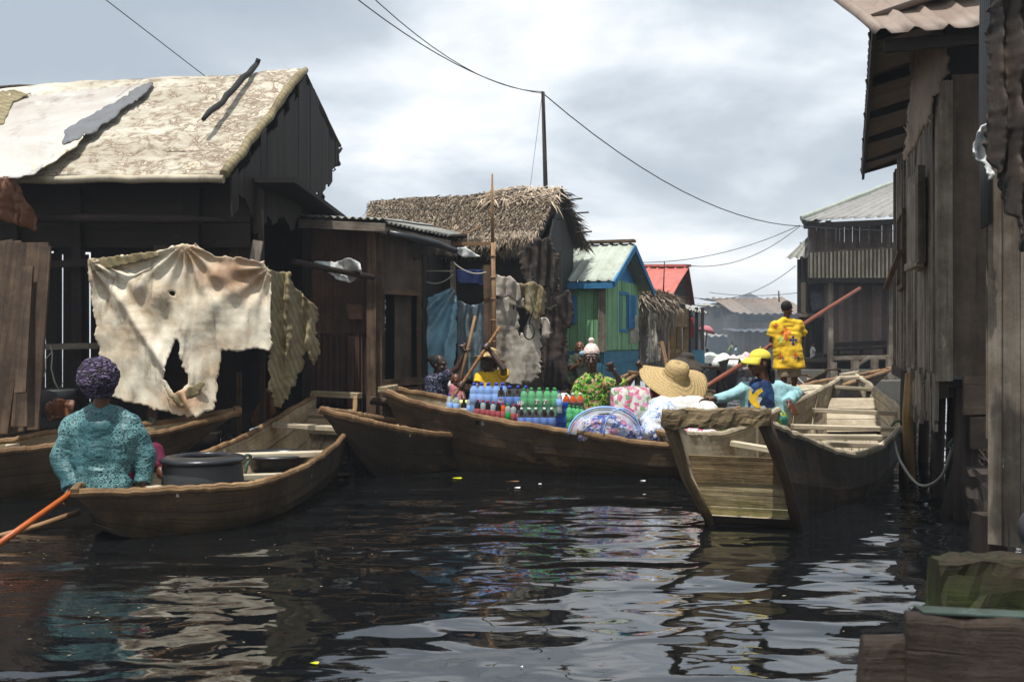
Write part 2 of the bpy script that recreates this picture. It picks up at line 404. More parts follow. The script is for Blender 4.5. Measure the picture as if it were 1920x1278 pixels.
M['wall_brown'] = wood('brown planks', '#35271c', '#77604a', (.3, .26, .22), .8)
M['wall_red'] = wood('reddish planks', '#38241a', '#7d5d49', (.4, .35, .3), .7)
M['wall_grey'] = wood('weathered grey planks', '#564d42', '#9f9485', (.35, .3, .26), .75)
M['ply'] = wood('stained plywood', '#453a31', '#766656', (.35, .3, .25), .7, ac=9)
M['green'] = wood('green painted boards', '#6b9a6f', '#8ab98c', (.6, .55, .5), .4, ac=14)
M['bluep'] = wood('blue painted boards', '#2a6c9a', '#4189b6', (.5, .5, .5), .4, ac=12)
M['bluelow'] = wood('faded blue boards', '#2b6078', '#4b88a0', (.5, .5, .5), .5, ac=12)
M['ochre'] = wood('ochre boards', '#6e5634', '#a98a58', (.4, .35, .3), .6)
M['log'] = wood('log bark', '#1b1511', '#463a31', (.4, .35, .3), .6, ac=30)
M['pale_log'] = wood('peeled pole', '#6b5238', '#a98762', (.5, .4, .35), .5)
M['bamboo'] = wood('bamboo pole', '#6a4a2c', '#a67c50', (.5, .4, .3), .5, rough=.45)
M['orange_pole'] = wood('varnished pole', '#8a3d14', '#c4692c', (.5, .4, .3), .4, rough=.35)
M['mossblock'] = wood('mossy block', '#17130e', '#3b2d20', (.3, .25, .2), .7, moss='#3c5216', mossz=(0, .7))
M['thatch'] = wood('palm thatch', '#7d6f60', '#cbbca6', (.6, .55, .5), .4, ac=60, rough=.9)
M['thatch_base'] = wood('old thatch', '#15110d', '#33291f', (.5, .45, .4), .5, rough=.95)
M['zinc'] = metal('zinc roofing', '#a3a49c', '#6d6152', .5, .55)
M['zinc_green'] = metal('pale roofing', '#a4aca0', '#757263', .35, .6)
M['zinc_pink'] = metal('tan roofing', '#97877a', '#6b4c3c', .4, .6)
M['zinc_brown'] = metal('faded brown roofing', '#7c7066', '#54443a', .5, .65)
M['red_roof'] = metal('red roofing', '#b7665b', '#7d463d', .45, .6)
M['rust'] = metal('rusty sheet wall', '#33241e', '#5a3326', .6, .75)
M['brown_sheet'] = metal('brown sheet wall', '#75625a', '#564540', .6, .7)
M['far_grey'] = metal('far grey sheet', '#596066', '#4a4440', .6, .8)
M['far_brown'] = metal('far brown sheet', '#6a5d52', '#403831', .6, .8)
M['black'] = plain('char and shade black', '#100f10', .8, .3)  # black of the stick; on the hut gable it stands for shade
M['red_pole'] = wood('reddish pole', '#6e3a28', '#935640', (.5, .4, .35), .4, rough=.4)
M['bar_wood'] = wood('old bar wood', '#4a3f30', '#94815f', (.3, .26, .2), .85, bmp=.9)
M['front_wood'] = wood('dark foreground timber', '#241d18', '#4f4238', (.4, .35, .3), .8, bmp=.9)
M['transom_top'] = wood('transom upper plank', '#55462f', '#94805c', (.35, .3, .22), .8, bmp=.9)
M['plank_pale'] = wood('pale thwart wood', '#8d8370', '#d2c6ae', (.55, .5, .42), .5)
M['rubber'] = plain('black rubber plastic', '#222428', .3, .2, bmp=.2)
M['drum'] = plain('dusty black drum', '#323334', .55, .4, 6, bmp=.3)
M['tarp_cream'] = tarp('cream tarpaulin', '#d2cab6', '#9a7f5c', '#5f4a32', .85, .6, 2.0, .3, spot=((.45, 1.32, .42, '#8a5f3a'), (.12, 1.5, .2, '#b0895c'), (.05, .12, .25, '#94612c')))
M['tarp_roof'] = tarp('roof tarpaulin', '#b5ab95', '#8a7f6a', '#564636', .9, .7, 1.4, .3)
def rooftarp():
    k = NT('lichened roof tarpaulin'); o = k.coords('Object'); x = k.sep(o)[0]
    m = k.ramp(k.math('ADD', k.math('MULTIPLY', x, .30), .42), [(0.1, 0.0), (1.0, 1.0)])
    n = k.noise(o, 5.5, 10, .72, .5); f = k.math('ADD', n, k.math('MULTIPLY', m, .15))
    col = k.ramp(f, [(.50, lin('#bdb8aa')), (.60, lin('#a8a191')), (.63, lin('#8f8170')), (.67, lin('#6d5b48')), (.70, lin('#cfc9ba')), (.8, lin('#8a7558'))])
    b = k.ramp(k.noise(k.coords('Object', (.35, 1, 1)), 1.6, 6, .65, .4), [(.40, (.62, .58, .52, 1)), (.58, 1.0)]); col = k.mix(.8, col, b, 'MULTIPLY')
    h = k.math('ADD', k.math('MULTIPLY', n, .5), k.noise(k.coords('Object', (1, .4, 1)), 9, 5, .7))
    return k.fin(col, .75, k.bump(h, .35, .03), .3)
M['tarp_lichen'] = rooftarp()
M['tarp_white'] = tarp('white roof sheet', '#aeaca6', '#94867a', '#5a4034', .7, .55, .8, .6)
M['tarp_grey'] = tarp('grey sheet', '#63666a', '#55504a', '#3a3632', .5, .7, 3, .5)
M['tarp_brown'] = tarp('brown sheet', '#6a4228', '#43291a', '#27190f', .7, .5, 2, .6)
M['tarp_tan'] = tarp('tan striped sacking', '#8f8260', '#5f4e2c', '#34291a', .9, .7, 3, .3, stripe='#4b4a38')
M['tarp_blue'] = tarp('blue tarpaulin', '#86b2c4', '#4c7686', '#b4c6c8', .9, .5, 2, .35)
M['tarp_slate'] = tarp('slate tarpaulin', '#65757c', '#454f54', '#8a9698', .9, .55, 4, .35)
M['tarp_dirty'] = tarp('dirty white sacking', '#b5aea2', '#75695a', '#3c342c', .9, .7, 2.5, .3)
M['tarp_black'] = tarp('dark rags', '#2b2724', '#4a3d33', '#131212', .9, .8, 3, .3)
M['plastic_white'] = tarp('white plastic', '#b9bbb8', '#8b8a86', '#5d5b56', .4, .35, 4, .8)
M['torn_sheet'] = tarp('torn brown board sheet', '#85725f', '#5c4a3b', '#33271e', .8, .7, 3, .3)
M['navy'] = fabric('navy cloth', '#1b2a55')
M['rope_green'] = plain('green rope', '#43584c', .8)
M['rope_white'] = plain('pale rope', '#9c998c', .8)
M['cable'] = plain('cable', '#2a2d33', .6)
M['skin'] = plain('brown skin', '#3b241a', .45, .2, 9, .5, .15)
M['skin_l'] = plain('warm brown skin', '#56331f', .45, .2, 9, .5, .15)
M['hair'] = plain('black hair', '#0c0a0a', .7, .3, 40, .3, .8)
M['eye'] = plain('eye', '#6e675e', .3, .05)
M['red'] = fabric('red cloth', '#8e1c22')
M['maroon'] = fabric('magenta cloth', '#581430')
M['pinkcloth'] = fabric('pink cloth', '#b07078')
M['white_cloth'] = fabric('white cloth', '#c9c6c0')
M['yellow'] = fabric('yellow shirt', '#e6bb30', wr=.35)
M['yellowcap'] = fabric('yellow cap', '#dccb4e', wr=.1)
M['cyan'] = fabric('light blue cardigan', '#93bdc4', wr=.6)
M['khaki'] = fabric('khaki shorts', '#8d7d66')
M['beanie'] = fabric('pale pink knit', '#e6cfc6', sc=60, wr=.6)
M['strawhat'] = None
def hatmat():
    k = NT('woven straw'); o = k.coords('Object'); s = k.sep(o)
    r_ = k.math('SQRT', k.math('ADD', k.math('MULTIPLY', s[0], s[0]), k.math('MULTIPLY', s[1], s[1])))
    w = k.math('SINE', k.math('MULTIPLY', k.math('ADD', r_, k.math('MULTIPLY', s[2], .8)), 230.0))
    n = k.noise(o, 70, 4, .7); c = k.ramp(n, [(.3, lin('#8e7348')), (.7, lin('#cdb584'))])
    c = k.mix(.35, c, k.ramp(w, [(0, .55), (1, 1.0)]), 'MULTIPLY')
    return k.fin(c, .8, k.bump(k.math('ADD', k.math('MULTIPLY', w, .5), n), .6, .006), .3)
M['strawhat'] = hatmat()
def scroll():
    k = NT('turquoise scroll print'); o = k.coords('Object'); v = k.n('ShaderNodeTexVoronoi'); k.l(k.coords('Object', (1, .5, 1)), v.inputs['Vector']); v.inputs['Scale'].default_value = 30; v.inputs['Randomness'].default_value = .5
    ring = k.math('SINE', k.math('ADD', k.math('MULTIPLY', v.outputs['Distance'], 17.0), k.math('MULTIPLY', k.noise(o, 60, 1), 3.0)))
    base = k.mix(k.ramp(k.noise(o, 3, 3), [(.4, 0.0), (.65, 1.0)]), lin('#2f5c60'), lin('#678f8f'))
    c = k.mix(k.ramp(ring, [(.35, 0.0), (.6, 1.0)]), base, lin('#16383f'))
    h = k.noise(k.coords('Object', (.7, 1, 1.6)), 7, 3, .5, 1.5)
    return k.fin(c, .5, k.bump(h, .5, .04), .4)
M['scroll'] = scroll()
def blotch(name, cols, sc, rough=.75, rand=1.0, dist=.3):
    k = NT(name); o = k.coords('Object'); n = k.n('ShaderNodeTexNoise'); k.l(o, n.inputs['Vector']); n.inputs['Scale'].default_value = sc*.8
    v = k.n('ShaderNodeTexVoronoi'); k.l(k.mix(dist*.2, o, n.outputs[1]), v.inputs['Vector']); v.inputs['Scale'].default_value = sc; v.inputs['Randomness'].default_value = rand
    s = k.sep(v.outputs['Color']); st = [(i/len(cols), lin(c)) for i, c in enumerate(cols)]
    c = k.ramp(s[0], st, 'CONSTANT'); c = k.mix(.4, c, k.ramp(v.outputs['Distance'], [(.1, 1.15), (.6, .65)]), 'MULTIPLY')
    return k.fin(c, rough, k.bump(k.noise(o, 9, 4, .55, 1), .5, .03), .3)
M['greenprint'] = blotch('green floral print', ['#4f8f1c', '#12300e', '#6aa824', '#a87f60', '#234f12', '#5c9a1e', '#b7a066', '#2a5a14', '#163810', '#7fb534', '#c0937a'], 50)
M['wrapprint'] = None
def wrapm():
    k = NT('purple ruched knit'); o = k.coords('Object'); v = k.n('ShaderNodeTexVoronoi'); k.l(k.coords('Object', (1, 1, 2.0)), v.inputs['Vector']); v.inputs['Scale'].default_value = 48
    c = k.ramp(k.sep(v.outputs['Color'])[0], [(0, lin('#2a1838')), (.35, lin('#412a58')), (.6, lin('#1c1226')), (.8, lin('#7d6c92'))], 'CONSTANT')
    c = k.mix(.7, c, k.ramp(v.outputs['Distance'], [(.1, 1.2), (.6, .25)]), 'MULTIPLY')
    return k.fin(c, .6, k.bump(v.outputs['Distance'], 1.0, -.02), .4)
M['wrapprint'] = wrapm()
M['navyprint'] = blotch('navy white print', ['#171a30', '#12142a', '#1c2038', '#14172c', '#6a6d80'], 60)
M['tshirtprint'] = blotch('navy and yellow print', ['#16284c', '#22426e', '#16284c', '#1c3660', '#b9bcc0', '#2c4f80', '#16284c'], 16)
M['wrapskirt'] = blotch('green yellow wrap', ['#2f7f78', '#b9b43c', '#2b8a92', '#7aa23a', '#2f7f78'], 22)
M['floral'] = blotch('pink floral bedding', ['#d9d4c8', '#d4d2c6', '#cf6f92', '#d9d6cc', '#7a9a68', '#dedad0', '#d98aa4', '#d8d4ca', '#c94f78'], 26, .35)
M['bagprint'] = blotch('blue white plastic bundle', ['#b9c6da', '#9fb2d4', '#d5d9df', '#5c78b8', '#cbd2de', '#e0e0e0'], 26, .25, dist=1.0)
M['bagpale'] = blotch('pale patterned bundle', ['#d9d9d2', '#cfd4cf', '#b9d0b6', '#dcdad4', '#d9c9b9', '#dfdfdb'], 12, .3)
M['camo'] = blotch('dark green print', ['#1d2a1c', '#28361f', '#3a3020', '#182015'], 22)
M['netting'] = blotch('blue bedding print', ['#4a60ac', '#9fb0d4', '#c98a9e', '#d7d6d6', '#5c72b8', '#c9cedd'], 22, .4, dist=1.0)
def plast(name, c, tr=.55, rough=.12, alpha=1.0):
    k = NT(name); return k.fin(lin(c), rough, k.bump(k.noise(k.coords('Object'), 25, 4), .25, .01), .5, Transmission_Weight=tr, Alpha=alpha, IOR=1.3)
M['pet_blue'] = plast('clear blue bottle', '#86aee6', .25)
M['pet_green'] = plast('green bottle', '#5fb877', .25)
M['cola'] = plast('cola bottle', '#1a0f0c', .1, .08)
M['orangeade'] = plast('orange bottle', '#c4551c', .2, .1)
M['clear'] = plast('clear bottle', '#b9c4c4', .5)
M['veil'] = plast('white veil', '#c9d0d8', .0, .3, .38)
M['film'] = plast('clear film', '#8a9096', .0, .12, .12)
M['lab_blue'] = plain('blue label', '#5a80c4', .35, .05)
M['lab_sky'] = plain('pale blue label', '#8fb2e6', .35, .1)
M['lab_red'] = plain('red label', '#99484c', .4, .05)
M['lab_green'] = plain('green label', '#1d8a3a', .35, .05)
M['lab_white'] = plain('white print', '#dcdcdc', .4, .03)
M['cap_red'] = plain('red cap', '#b01f24', .35, .05)
M['cap_blue'] = plain('blue cap', '#2a3f9e', .35, .05)
M['cap_green'] = plain('green cap', '#2f8a44', .35, .05)
M['cap_white'] = plain('white cap', '#c9cbcc', .35, .05)
M['crate'] = plain('blue crate', '#1d49a0', .45, .1)
M['yellowbox'] = plain('pale yellow box', '#cfcf8f', .5, .1)
M['cross_red'] = plain('red print', '#cf4a35', .8, .1)
M['cross_orange'] = plain('orange print', '#d95f2c', .8, .1)
M['cross_blue'] = plain('blue print', '#1b2f78', .8, .1)
M['cross_pale'] = plain('pale green print', '#b9cf74', .8, .1)
M['cyanpaint'] = wood('flaked turquoise paint', '#33322c', '#47605a', (.5, .45, .4), .8)
M['leaf'] = plain('yellow leaf', '#b5b51e', .5, .2)
M['umb'] = fabric('pink umbrella', '#b4707a')
M['zinc_far'] = metal('grey roofing', '#8b8a87', '#6b625a', .4, .6)
M['stump'] = wood('old stump', '#231e1a', '#463d36', (.4, .35, .3), .6)
M['concrete'] = plain('old concrete', '#5f5d57', .9, .3, 5, .2, .8)
M['inside'] = plain('interior wood and shade', '#15120f', .9, .3)  # near black standing for unlit rooms; also colours ceilings, floors and gables
M['reed_bits'] = wood('reed bits', '#5a5040', '#a89a7c', (.5, .45, .4), .5)
def water():
    k = NT('canal water'); geo = k.n('ShaderNodeNewGeometry'); P = geo.outputs['Position']
    mp = k.n('ShaderNodeMapping'); k.l(P, mp.inputs[0]); mp.inputs['Scale'].default_value = (.8, 1.25, 1)
    n1 = k.noise(mp.outputs[0], 1.15, 1.2, .4, .5); n2 = k.noise(mp.outputs[0], 3.4, 1.5, .45, .4)
    mp2 = k.n('ShaderNodeMapping'); k.l(P, mp2.inputs[0]); mp2.inputs['Scale'].default_value = (6, 11, 1); mp2.inputs['Rotation'].default_value = (0, 0, .4)
    n3 = k.noise(mp2.outputs[0], 1.6, 3, .6)
    s = k.sep(P)
    msk = k.math('MULTIPLY', k.ramp(k.math('MULTIPLY', s[0], -.25), [(.42, 0.0), (.62, 1.0)]), k.ramp(k.noise(P, .7, 2), [(.4, .2), (.65, 1.0)]))
    far = k.ramp(k.math('MULTIPLY', s[1], 1/40), [(.25, 0.0), (.6, 1.0)])
    m3 = k.math('ADD', k.math('MULTIPLY', msk, .8), k.math('ADD', k.math('MULTIPLY', far, .5), .05))
    h = k.math('ADD', k.math('MULTIPLY', n1, 1.0), k.math('MULTIPLY', n2, .22))
    h = k.math('ADD', h, k.math('MULTIPLY', k.math('MULTIPLY', n3, m3), .10))
    return k.fin((.004, .0048, .0055, 1), .015, k.bump(h, 1.0, .075), .5, IOR=1.85)
M['water'] = water()
# ---------------------------------------------------------------- camera, sky, sun, water, haze
cam = bpy.data.cameras.new('camera'); co = bpy.data.objects.new('camera', cam); COL.objects.link(co); SC.camera = co
co.location = (0, 0, CAMZ); co.rotation_euler = (R(90), 0, 0); cam.lens = 35; cam.sensor_width = 36; cam.clip_end = 600; cam.clip_start = .05
cam.dof.use_dof = True; cam.dof.focus_distance = 9.5; cam.dof.aperture_fstop = 6.3
SC.view_settings.view_transform = 'Standard'; SC.view_settings.look = 'None'; SC.view_settings.gamma = 1; SC.view_settings.exposure = .18
SUN_EL, SUN_AZ = 73, 208      # azimuth clockwise from +Y
w = bpy.data.worlds.new('World'); SC.world = w; w.use_nodes = True; nt = w.node_tree; nt.nodes.clear()
class WN(NT):
    def __init__(s, tree): s.t = tree
k = WN(nt)
bg = k.n('ShaderNodeBackground'); wo = k.n('ShaderNodeOutputWorld'); k.l(bg.outputs[0], wo.inputs[0]); bg.inputs[1].default_value = .1
sky = k.n('ShaderNodeTexSky', sky_type='NISHITA', sun_disc=False); sky.sun_elevation = R(SUN_EL); sky.sun_rotation = R(SUN_AZ); sky.dust_density = 3
tc = k.n('ShaderNodeTexCoord'); s = k.sep(tc.outputs['Generated'])
zz = k.math('ADD', k.math('MAXIMUM', s[2], 0.0), .22)
cx = k.math('DIVIDE', s[0], zz); cy = k.math('DIVIDE', s[1], zz)
cb = k.n('ShaderNodeCombineXYZ'); k.l(cx, cb.inputs[0]); k.l(cy, cb.inputs[1])
mpn = k.n('ShaderNodeMapping'); k.l(cb.outputs[0], mpn.inputs[0]); mpn.inputs['Location'].default_value = (3.1, 1.7, 0); mpn.inputs['Scale'].default_value = (1, 1.0, 1)
n1 = k.noise(mpn.outputs[0], 1.15, 7, .52, .25)
n2 = k.noise(mpn.outputs[0], .45, 2, .5)
f = k.math('ADD', k.math('MULTIPLY', n1, .65), k.math('MULTIPLY', n2, .35))
cl = k.ramp(f, [(.40, (4.5, 5.15, 5.85, 1)), (.47, (5.6, 6.25, 6.9, 1)), (.52, (7.6, 8.2, 8.8, 1)), (.575, (10.4, 10.6, 10.8, 1))])
hz = k.ramp(s[2], [(0.0, 1.0), (.16, 0.0)])
cl = k.mix(k.math('MULTIPLY', hz, .75), cl, (9.2, 9.6, 9.9, 1))
# thinner cloud towards the zenith lets a little blue through
col = k.mix(.9, sky.outputs[0], cl)
k.l(col, bg.inputs[0])
sd = bpy.data.lights.new('sun', 'SUN'); sd.energy = 5.0; sd.angle = R(.5); sd.color = (1, .965, .91)
so = bpy.data.objects.new('sun', sd); COL.objects.link(so)
sv = V((math.sin(R(SUN_AZ))*math.cos(R(SUN_EL)), math.cos(R(SUN_AZ))*math.cos(R(SUN_EL)), math.sin(R(SUN_EL))))
so.rotation_euler = sv.to_track_quat('Z', 'Y').to_euler()
mb = MB(); mb.box((15, 55, -.02), (98, 128, .04))
o = obj('water', mb, M['water'], kind='structure')
hm = bpy.data.materials.new('haze'); hm.use_nodes = True; t = hm.node_tree; t.nodes.clear(); mo = t.nodes.new('ShaderNodeOutputMaterial'); pv = t.nodes.new('ShaderNodeVolumePrincipled')
pv.inputs['Color'].default_value = (.82, .9, 1, 1); pv.inputs['Density'].default_value = .0013; pv.inputs['Anisotropy'].default_value = .2; t.links.new(pv.outputs[0], mo.inputs['Volume'])
mb = MB(); mb.box((15, 55, 3.6), (100, 130, 9.4)); obj('haze', mb, hm, kind='stuff')
sm = hm.copy(); sm.name = 'smoke'; pv2 = [n_ for n_ in sm.node_tree.nodes if n_.type == 'PRINCIPLED_VOLUME'][0]; pv2.inputs['Density'].default_value = .028; pv2.inputs['Color'].default_value = (.72, .86, 1, 1)
mb = MB(); mb.ell((8.6, 37, 1.2), (4.6, 4.5, 1.6), None, 32, 16); obj('smoke', mb, sm, kind='stuff')
SC.cycles.max_bounces = 8; SC.cycles.volume_bounces = 0; SC.cycles.transparent_max_bounces = 8; SC.cycles.use_denoising = True
SC.cycles.caustics_reflective = False; SC.cycles.caustics_refractive = False; SC.cycles.sample_clamp_indirect = 6
# ================================================================ big tarpaulin-roofed shack, left
def Z(px, D, z): return UZ(px, D, z)
def B(mb, a, b, w, h=None, **k): mb.beam(a, b, w, h, **k)
t = thing('stilt_house', 'big dark shack with a stained cream tarpaulin roof at the left bank', 'house', (-4.5, 11.5, 0))
eL = V((-7.2, 9.5, 2.93)); eR = U(420, 330, 9.5); rR = U(572, 133, 12.0); rL = U(-170, 172, 11.9); bR = U(640, 272, 13.4); bL = V((-7.4, 14.2, 3.3))
def sheet(A, Bp, C, D_, nu, nv, amp, sc=1.2, keep=None, jag=0, seed=0, t=1.0, edge=None, mb=None):
    mb = mb or MB(); P = []
    nr = (Bp-A).cross(D_-A).normalized()
    for i in range(nu+1):
        r_ = []
        for j in range(nv+1):
            u = i/nu; v = j/nv; vv = v+(jag*nz((u*7, seed, 0), 1.0)+jag*.5*nz((u*23, seed, 3), 1.0) if j == nv else 0)
            p = A.lerp(Bp, u).lerp(D_.lerp(C, u), vv); r_.append(p+nr*amp*(nz(p, sc, seed)+.4*nz(p, sc*3, seed)))
        P.append(r_)
    mb.grid(P, t=t, keep=keep); return mb
mb = sheet(rL, rR, eR, eL, 90, 40, .05, 1.3, jag=.012)
roof = obj('roof', mb, M['tarp_lichen'], t, solid=.03)
# rolled edges along rake and eave
mb = MB(); pts = [eR.lerp(rR, i/16)+V((.02*nz((i, 0, 0), .7), 0, .05*nz((i, 1, 0), .5)+.02)) for i in range(17)]
mb.tube(pts, [.045+.015*nz((i, 3, 0), .9) for i in range(17)], 8); obj('rake_roll', mb, M['tarp_tan'], t)
mb = MB(); pts = [eL.lerp(eR, i/30)+V((0, -.01, -.035+.02*nz((i, 1, 0), .5))) for i in range(31)]
mb.tube(pts, .04, 7, flat=1.3); obj('eave_roll', mb, M['tarp_roof'], t)
mb = sheet(rL, rR, bR, bL, 40, 16, .05, 1.3, jag=.03, seed=4); obj('rear_roof', mb, M['tarp_black'], t, solid=.03)
nrm = (rR-rL).cross(eL-rL).normalized(); nrm = nrm if nrm.z > 0 else -nrm
def onroof(px, py, off=.05):
    d = U(px, py, 1.0)-V((0, 0, CAMZ)); o_ = V((0, 0, CAMZ)); s_ = (rL-o_).dot(nrm)/d.dot(nrm); return o_+d*s_+nrm*off
def roofpatch(poly, cell, off, seed, rag=3, wr=.03):
    mb = MB(); cloth(mb, poly, lambda x, y: onroof(x, y, off+.03*nz((x*.03, y*.03, seed))+.03).y, cell, rag=rag, wr=wr, seed=seed); return mb
mb = roofpatch([(-120, 178), (0, 176), (130, 172), (275, 156), (262, 176), (190, 226), (120, 262), (158, 252), (60, 326), (28, 333), (-140, 333)], 5, .05, 3, wr=.015)
obj('white_sheet', mb, M['tarp_white'], t, solid=.012)
mb = roofpatch([(292, 154), (270, 158), (222, 186), (118, 246), (118, 270), (135, 266), (185, 240), (240, 196), (268, 180)], 4, .11, 5); obj('grey_patch', mb, M['tarp_grey'], t, solid=.01)
mb = roofpatch([(164, 247), (120, 275), (62, 308), (55, 322), (84, 312), (140, 276)], 4, .12, 6, rag=1.5); obj('cream_patch', mb, M['tarp_cream'], t, solid=.01)
mb = roofpatch([(-40, 176), (34, 168), (62, 176), (20, 194), (8, 232), (-40, 240)], 4, .13, 8); obj('ridge_rag', mb, M['tarp_tan'], t, solid=.01)
# gable boards
mb = MB(); g0 = eR+V((.04, .06, .02)); gm = rR+V((-.05, 0, -.08)); g1 = bR+V((-.05, 0, -.08))
def gtop(s):
    y = g0.y+(g1.y-g0.y)*s
    return (g0.z+(gm.z-g0.z)*(y-g0.y)/(gm.y-g0.y) if y < gm.y else gm.z+(g1.z-gm.z)*(y-gm.y)/(g1.y-gm.y))-.02
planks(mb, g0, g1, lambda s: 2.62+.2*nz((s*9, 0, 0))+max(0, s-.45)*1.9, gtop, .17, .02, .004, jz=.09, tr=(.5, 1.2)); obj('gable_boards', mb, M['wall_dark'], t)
mb = MB(); cloth(mb, [(560, 240), (632, 258), (641, 300), (622, 318), (612, 330), (600, 350), (592, 400), (575, 395), (540, 330)], lambda x, y: 13.3, 4, rag=14, seed=12, wr=.06); obj('ragged_cover', mb, M['tarp_black'], t, solid=.01)
# front wall: upper dark band, wall boards with gaps, beams, posts
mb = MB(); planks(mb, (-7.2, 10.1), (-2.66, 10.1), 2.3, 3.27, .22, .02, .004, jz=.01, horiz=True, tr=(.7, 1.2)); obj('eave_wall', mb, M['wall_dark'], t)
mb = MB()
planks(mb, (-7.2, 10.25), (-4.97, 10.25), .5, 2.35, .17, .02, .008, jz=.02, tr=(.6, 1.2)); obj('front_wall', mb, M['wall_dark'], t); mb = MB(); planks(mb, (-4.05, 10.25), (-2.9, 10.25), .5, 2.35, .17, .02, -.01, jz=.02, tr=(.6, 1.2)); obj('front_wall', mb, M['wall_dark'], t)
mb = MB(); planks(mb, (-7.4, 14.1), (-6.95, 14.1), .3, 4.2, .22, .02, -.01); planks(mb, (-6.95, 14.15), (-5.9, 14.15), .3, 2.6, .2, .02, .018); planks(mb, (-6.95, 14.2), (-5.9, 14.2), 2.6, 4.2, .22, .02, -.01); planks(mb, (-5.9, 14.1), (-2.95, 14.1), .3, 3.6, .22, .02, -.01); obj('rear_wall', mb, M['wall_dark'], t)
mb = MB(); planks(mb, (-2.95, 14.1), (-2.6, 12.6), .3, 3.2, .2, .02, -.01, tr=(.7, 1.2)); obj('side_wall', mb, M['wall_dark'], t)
mb = MB(); mb.box((-5.15, 12.2, .42), (4.4, 4.2, .12)); mb.box((-5.15, 10.02, .3), (4.4, .12, .25)); obj('floor', mb, M['wall_dark'], t)
mb = MB()
for i in range(12): a = V((-6.9+i*.4, 12.4, 2.9)); 
mb.box((-4.8, 12.1, 2.98), (5.2, 4.0, .05)); obj('ceiling', mb, M['inside'], t)
for (px, D, z0, z1, w_) in ((492, 10.2, .2, 2.9, .055), (578, 12.4, .1, 3.0, .09), (362, 10.05, .2, 2.9, .16), (150, 10.05, .2, 2.9, .1), (30, 10.05, .2, 2.9, .1)):
    mb = MB(); p = Z(px, D, z0); B(mb, p, V((p.x+rnd(-.03, .03), p.y, z1)), w_, t=rnd(.8, 1.3)); obj('post', mb, M['wall_dark'], t, rough=.012)
mb = MB(); mb.tube([U(60, 407, 9.75), U(200, 409, 9.75), U(330, 410, 9.75), U(413, 412, 9.75)], [.035, .05, .045, .02], 8); obj('beam', mb, M['log'], t)
mb = MB(); mb.tube([U(380, 430, 9.9), U(420, 470, 10.2)], .01, 6); obj('brace', mb, M['log'], t)
mb = MB(); B(mb, U(60, 497, 9.9), U(180, 492, 9.9), .04, .07); obj('beam', mb, M['wall_dark'], t)
mb = MB(); B(mb, U(60, 650, 9.9), U(185, 648, 9.9), .05, .06); obj('rail', mb, M['wall_grey'], t)
for x in (-6.5, -5.6, -4.8, -3.9, -3.3, -2.95):
    for y in (10.2, 12.2, 14):
        mb = MB(); mb.tube([(x, y, -.4), (x+.03, y, .4)], .06, 7); obj('stilt', mb, M['log'], t)
mb = MB(); planks(mb, U(290, 470, 9.95), U(345, 470, 9.95), 2.0, 2.28, .16, .02); obj('window_boards', mb, M['wall_brown'], t); mb = MB(); planks(mb, U(425, 450, 10.3), U(485, 450, 10.3), 1.6, 2.35, .14, .02, tr=(.6, .9)); obj('window_boards', mb, M['wall_brown'], t)
mb = MB(); B(mb, U(478, 490, 9.9), U(484, 451, 9.9), .1, .03, up=V((0, 1, 0))); obj('post_stub', mb, M['wall_grey'], t)
# stick lying on the roof
mb = MB(); p0 = onroof(384, 238, .08); p1 = onroof(484, 134, .09); pts = [p0.lerp(p1, i/10)+nrm*.03*nz((i, 0, 0), .5)+V((.03*nz((i, 4, 0), .6), 0, 0)) for i in range(11)]
mb.tube(pts, [.022, .03, .035, .03, .036, .032, .034, .036, .034, .035, .03], 8); mb.tube([p1, p1+V((.02, 0, .06))], .03, 7)
obj('stick', mb, M['black'], label='charred black stick lying down the slope of the cream tarpaulin roof', cat='stick')
# hanging tarpaulins
def d1(x, y): return 9.44-(y-458)/320*.12+(abs(x-345)/175)*.17+0
poly = [(168, 488), (240, 478), (296, 474), (322, 462), (345, 457), (362, 458), (400, 478), (455, 484), (497, 490), (507, 520), (508, 655), (480, 652), (460, 660), (412, 656), (408, 700), (402, 770), (372, 780), (335, 778), (300, 768), (200, 740), (188, 690), (178, 600), (170, 540)]
hole = [(332, 632), (338, 652), (335, 668), (345, 694), (354, 712), (350, 722), (338, 731), (327, 737), (317, 726), (307, 712), (311, 692), (317, 662), (323, 646)]
hole2 = [(316, 547), (326, 546), (329, 553), (320, 554)]
def fd(x, y):
    fs = 0
    dx = abs((x-190)*.84-(y-500)*.54)/1; 
    for cx_, cy_, a_, k_ in ((345, 458, .035, 15), (172, 492, .045, 11), (505, 500, .03, 12)):
        r_ = math.hypot(x-cx_, y-cy_); th_ = math.atan2(y-cy_, x-cx_); fs += a_*math.sin(th_*k_+nz((x*.02, y*.02, cx_)))*math.exp(-r_/130)*min(1, r_/25)
    return fs-.05*math.exp(-(dx/9)**2)+.03*math.sin(x*.045+y*.02)*math.exp(-((y-500)/90)**2)+.018*nz((x*.05, y*.025, 4))+.03*math.sin((x-y*.35)*.05)*math.exp(-((x-440)/80)**2)
mb = MB(); cloth(mb, poly, d1, 3.2, holes=(hole, hole2), rag=3.5, fold=fd, wr=.009, seed=2)
t1 = thing('tarpaulin', 'torn cream tarpaulin with a jagged hole hanging on the big shack front', 'tarpaulin', U(345, 770, 9.6)); obj('sheet', mb, M['tarp_cream'], t1, solid=.006)
mb = MB(); cloth(mb, [(166, 486), (294, 470), (297, 482), (240, 496), (172, 510)], lambda x, y: d1(x, y)-.06, 3.2, rag=1.5, wr=.02, seed=8); obj('folded_hem', mb, M['tarp_tan'], t1, solid=.008)
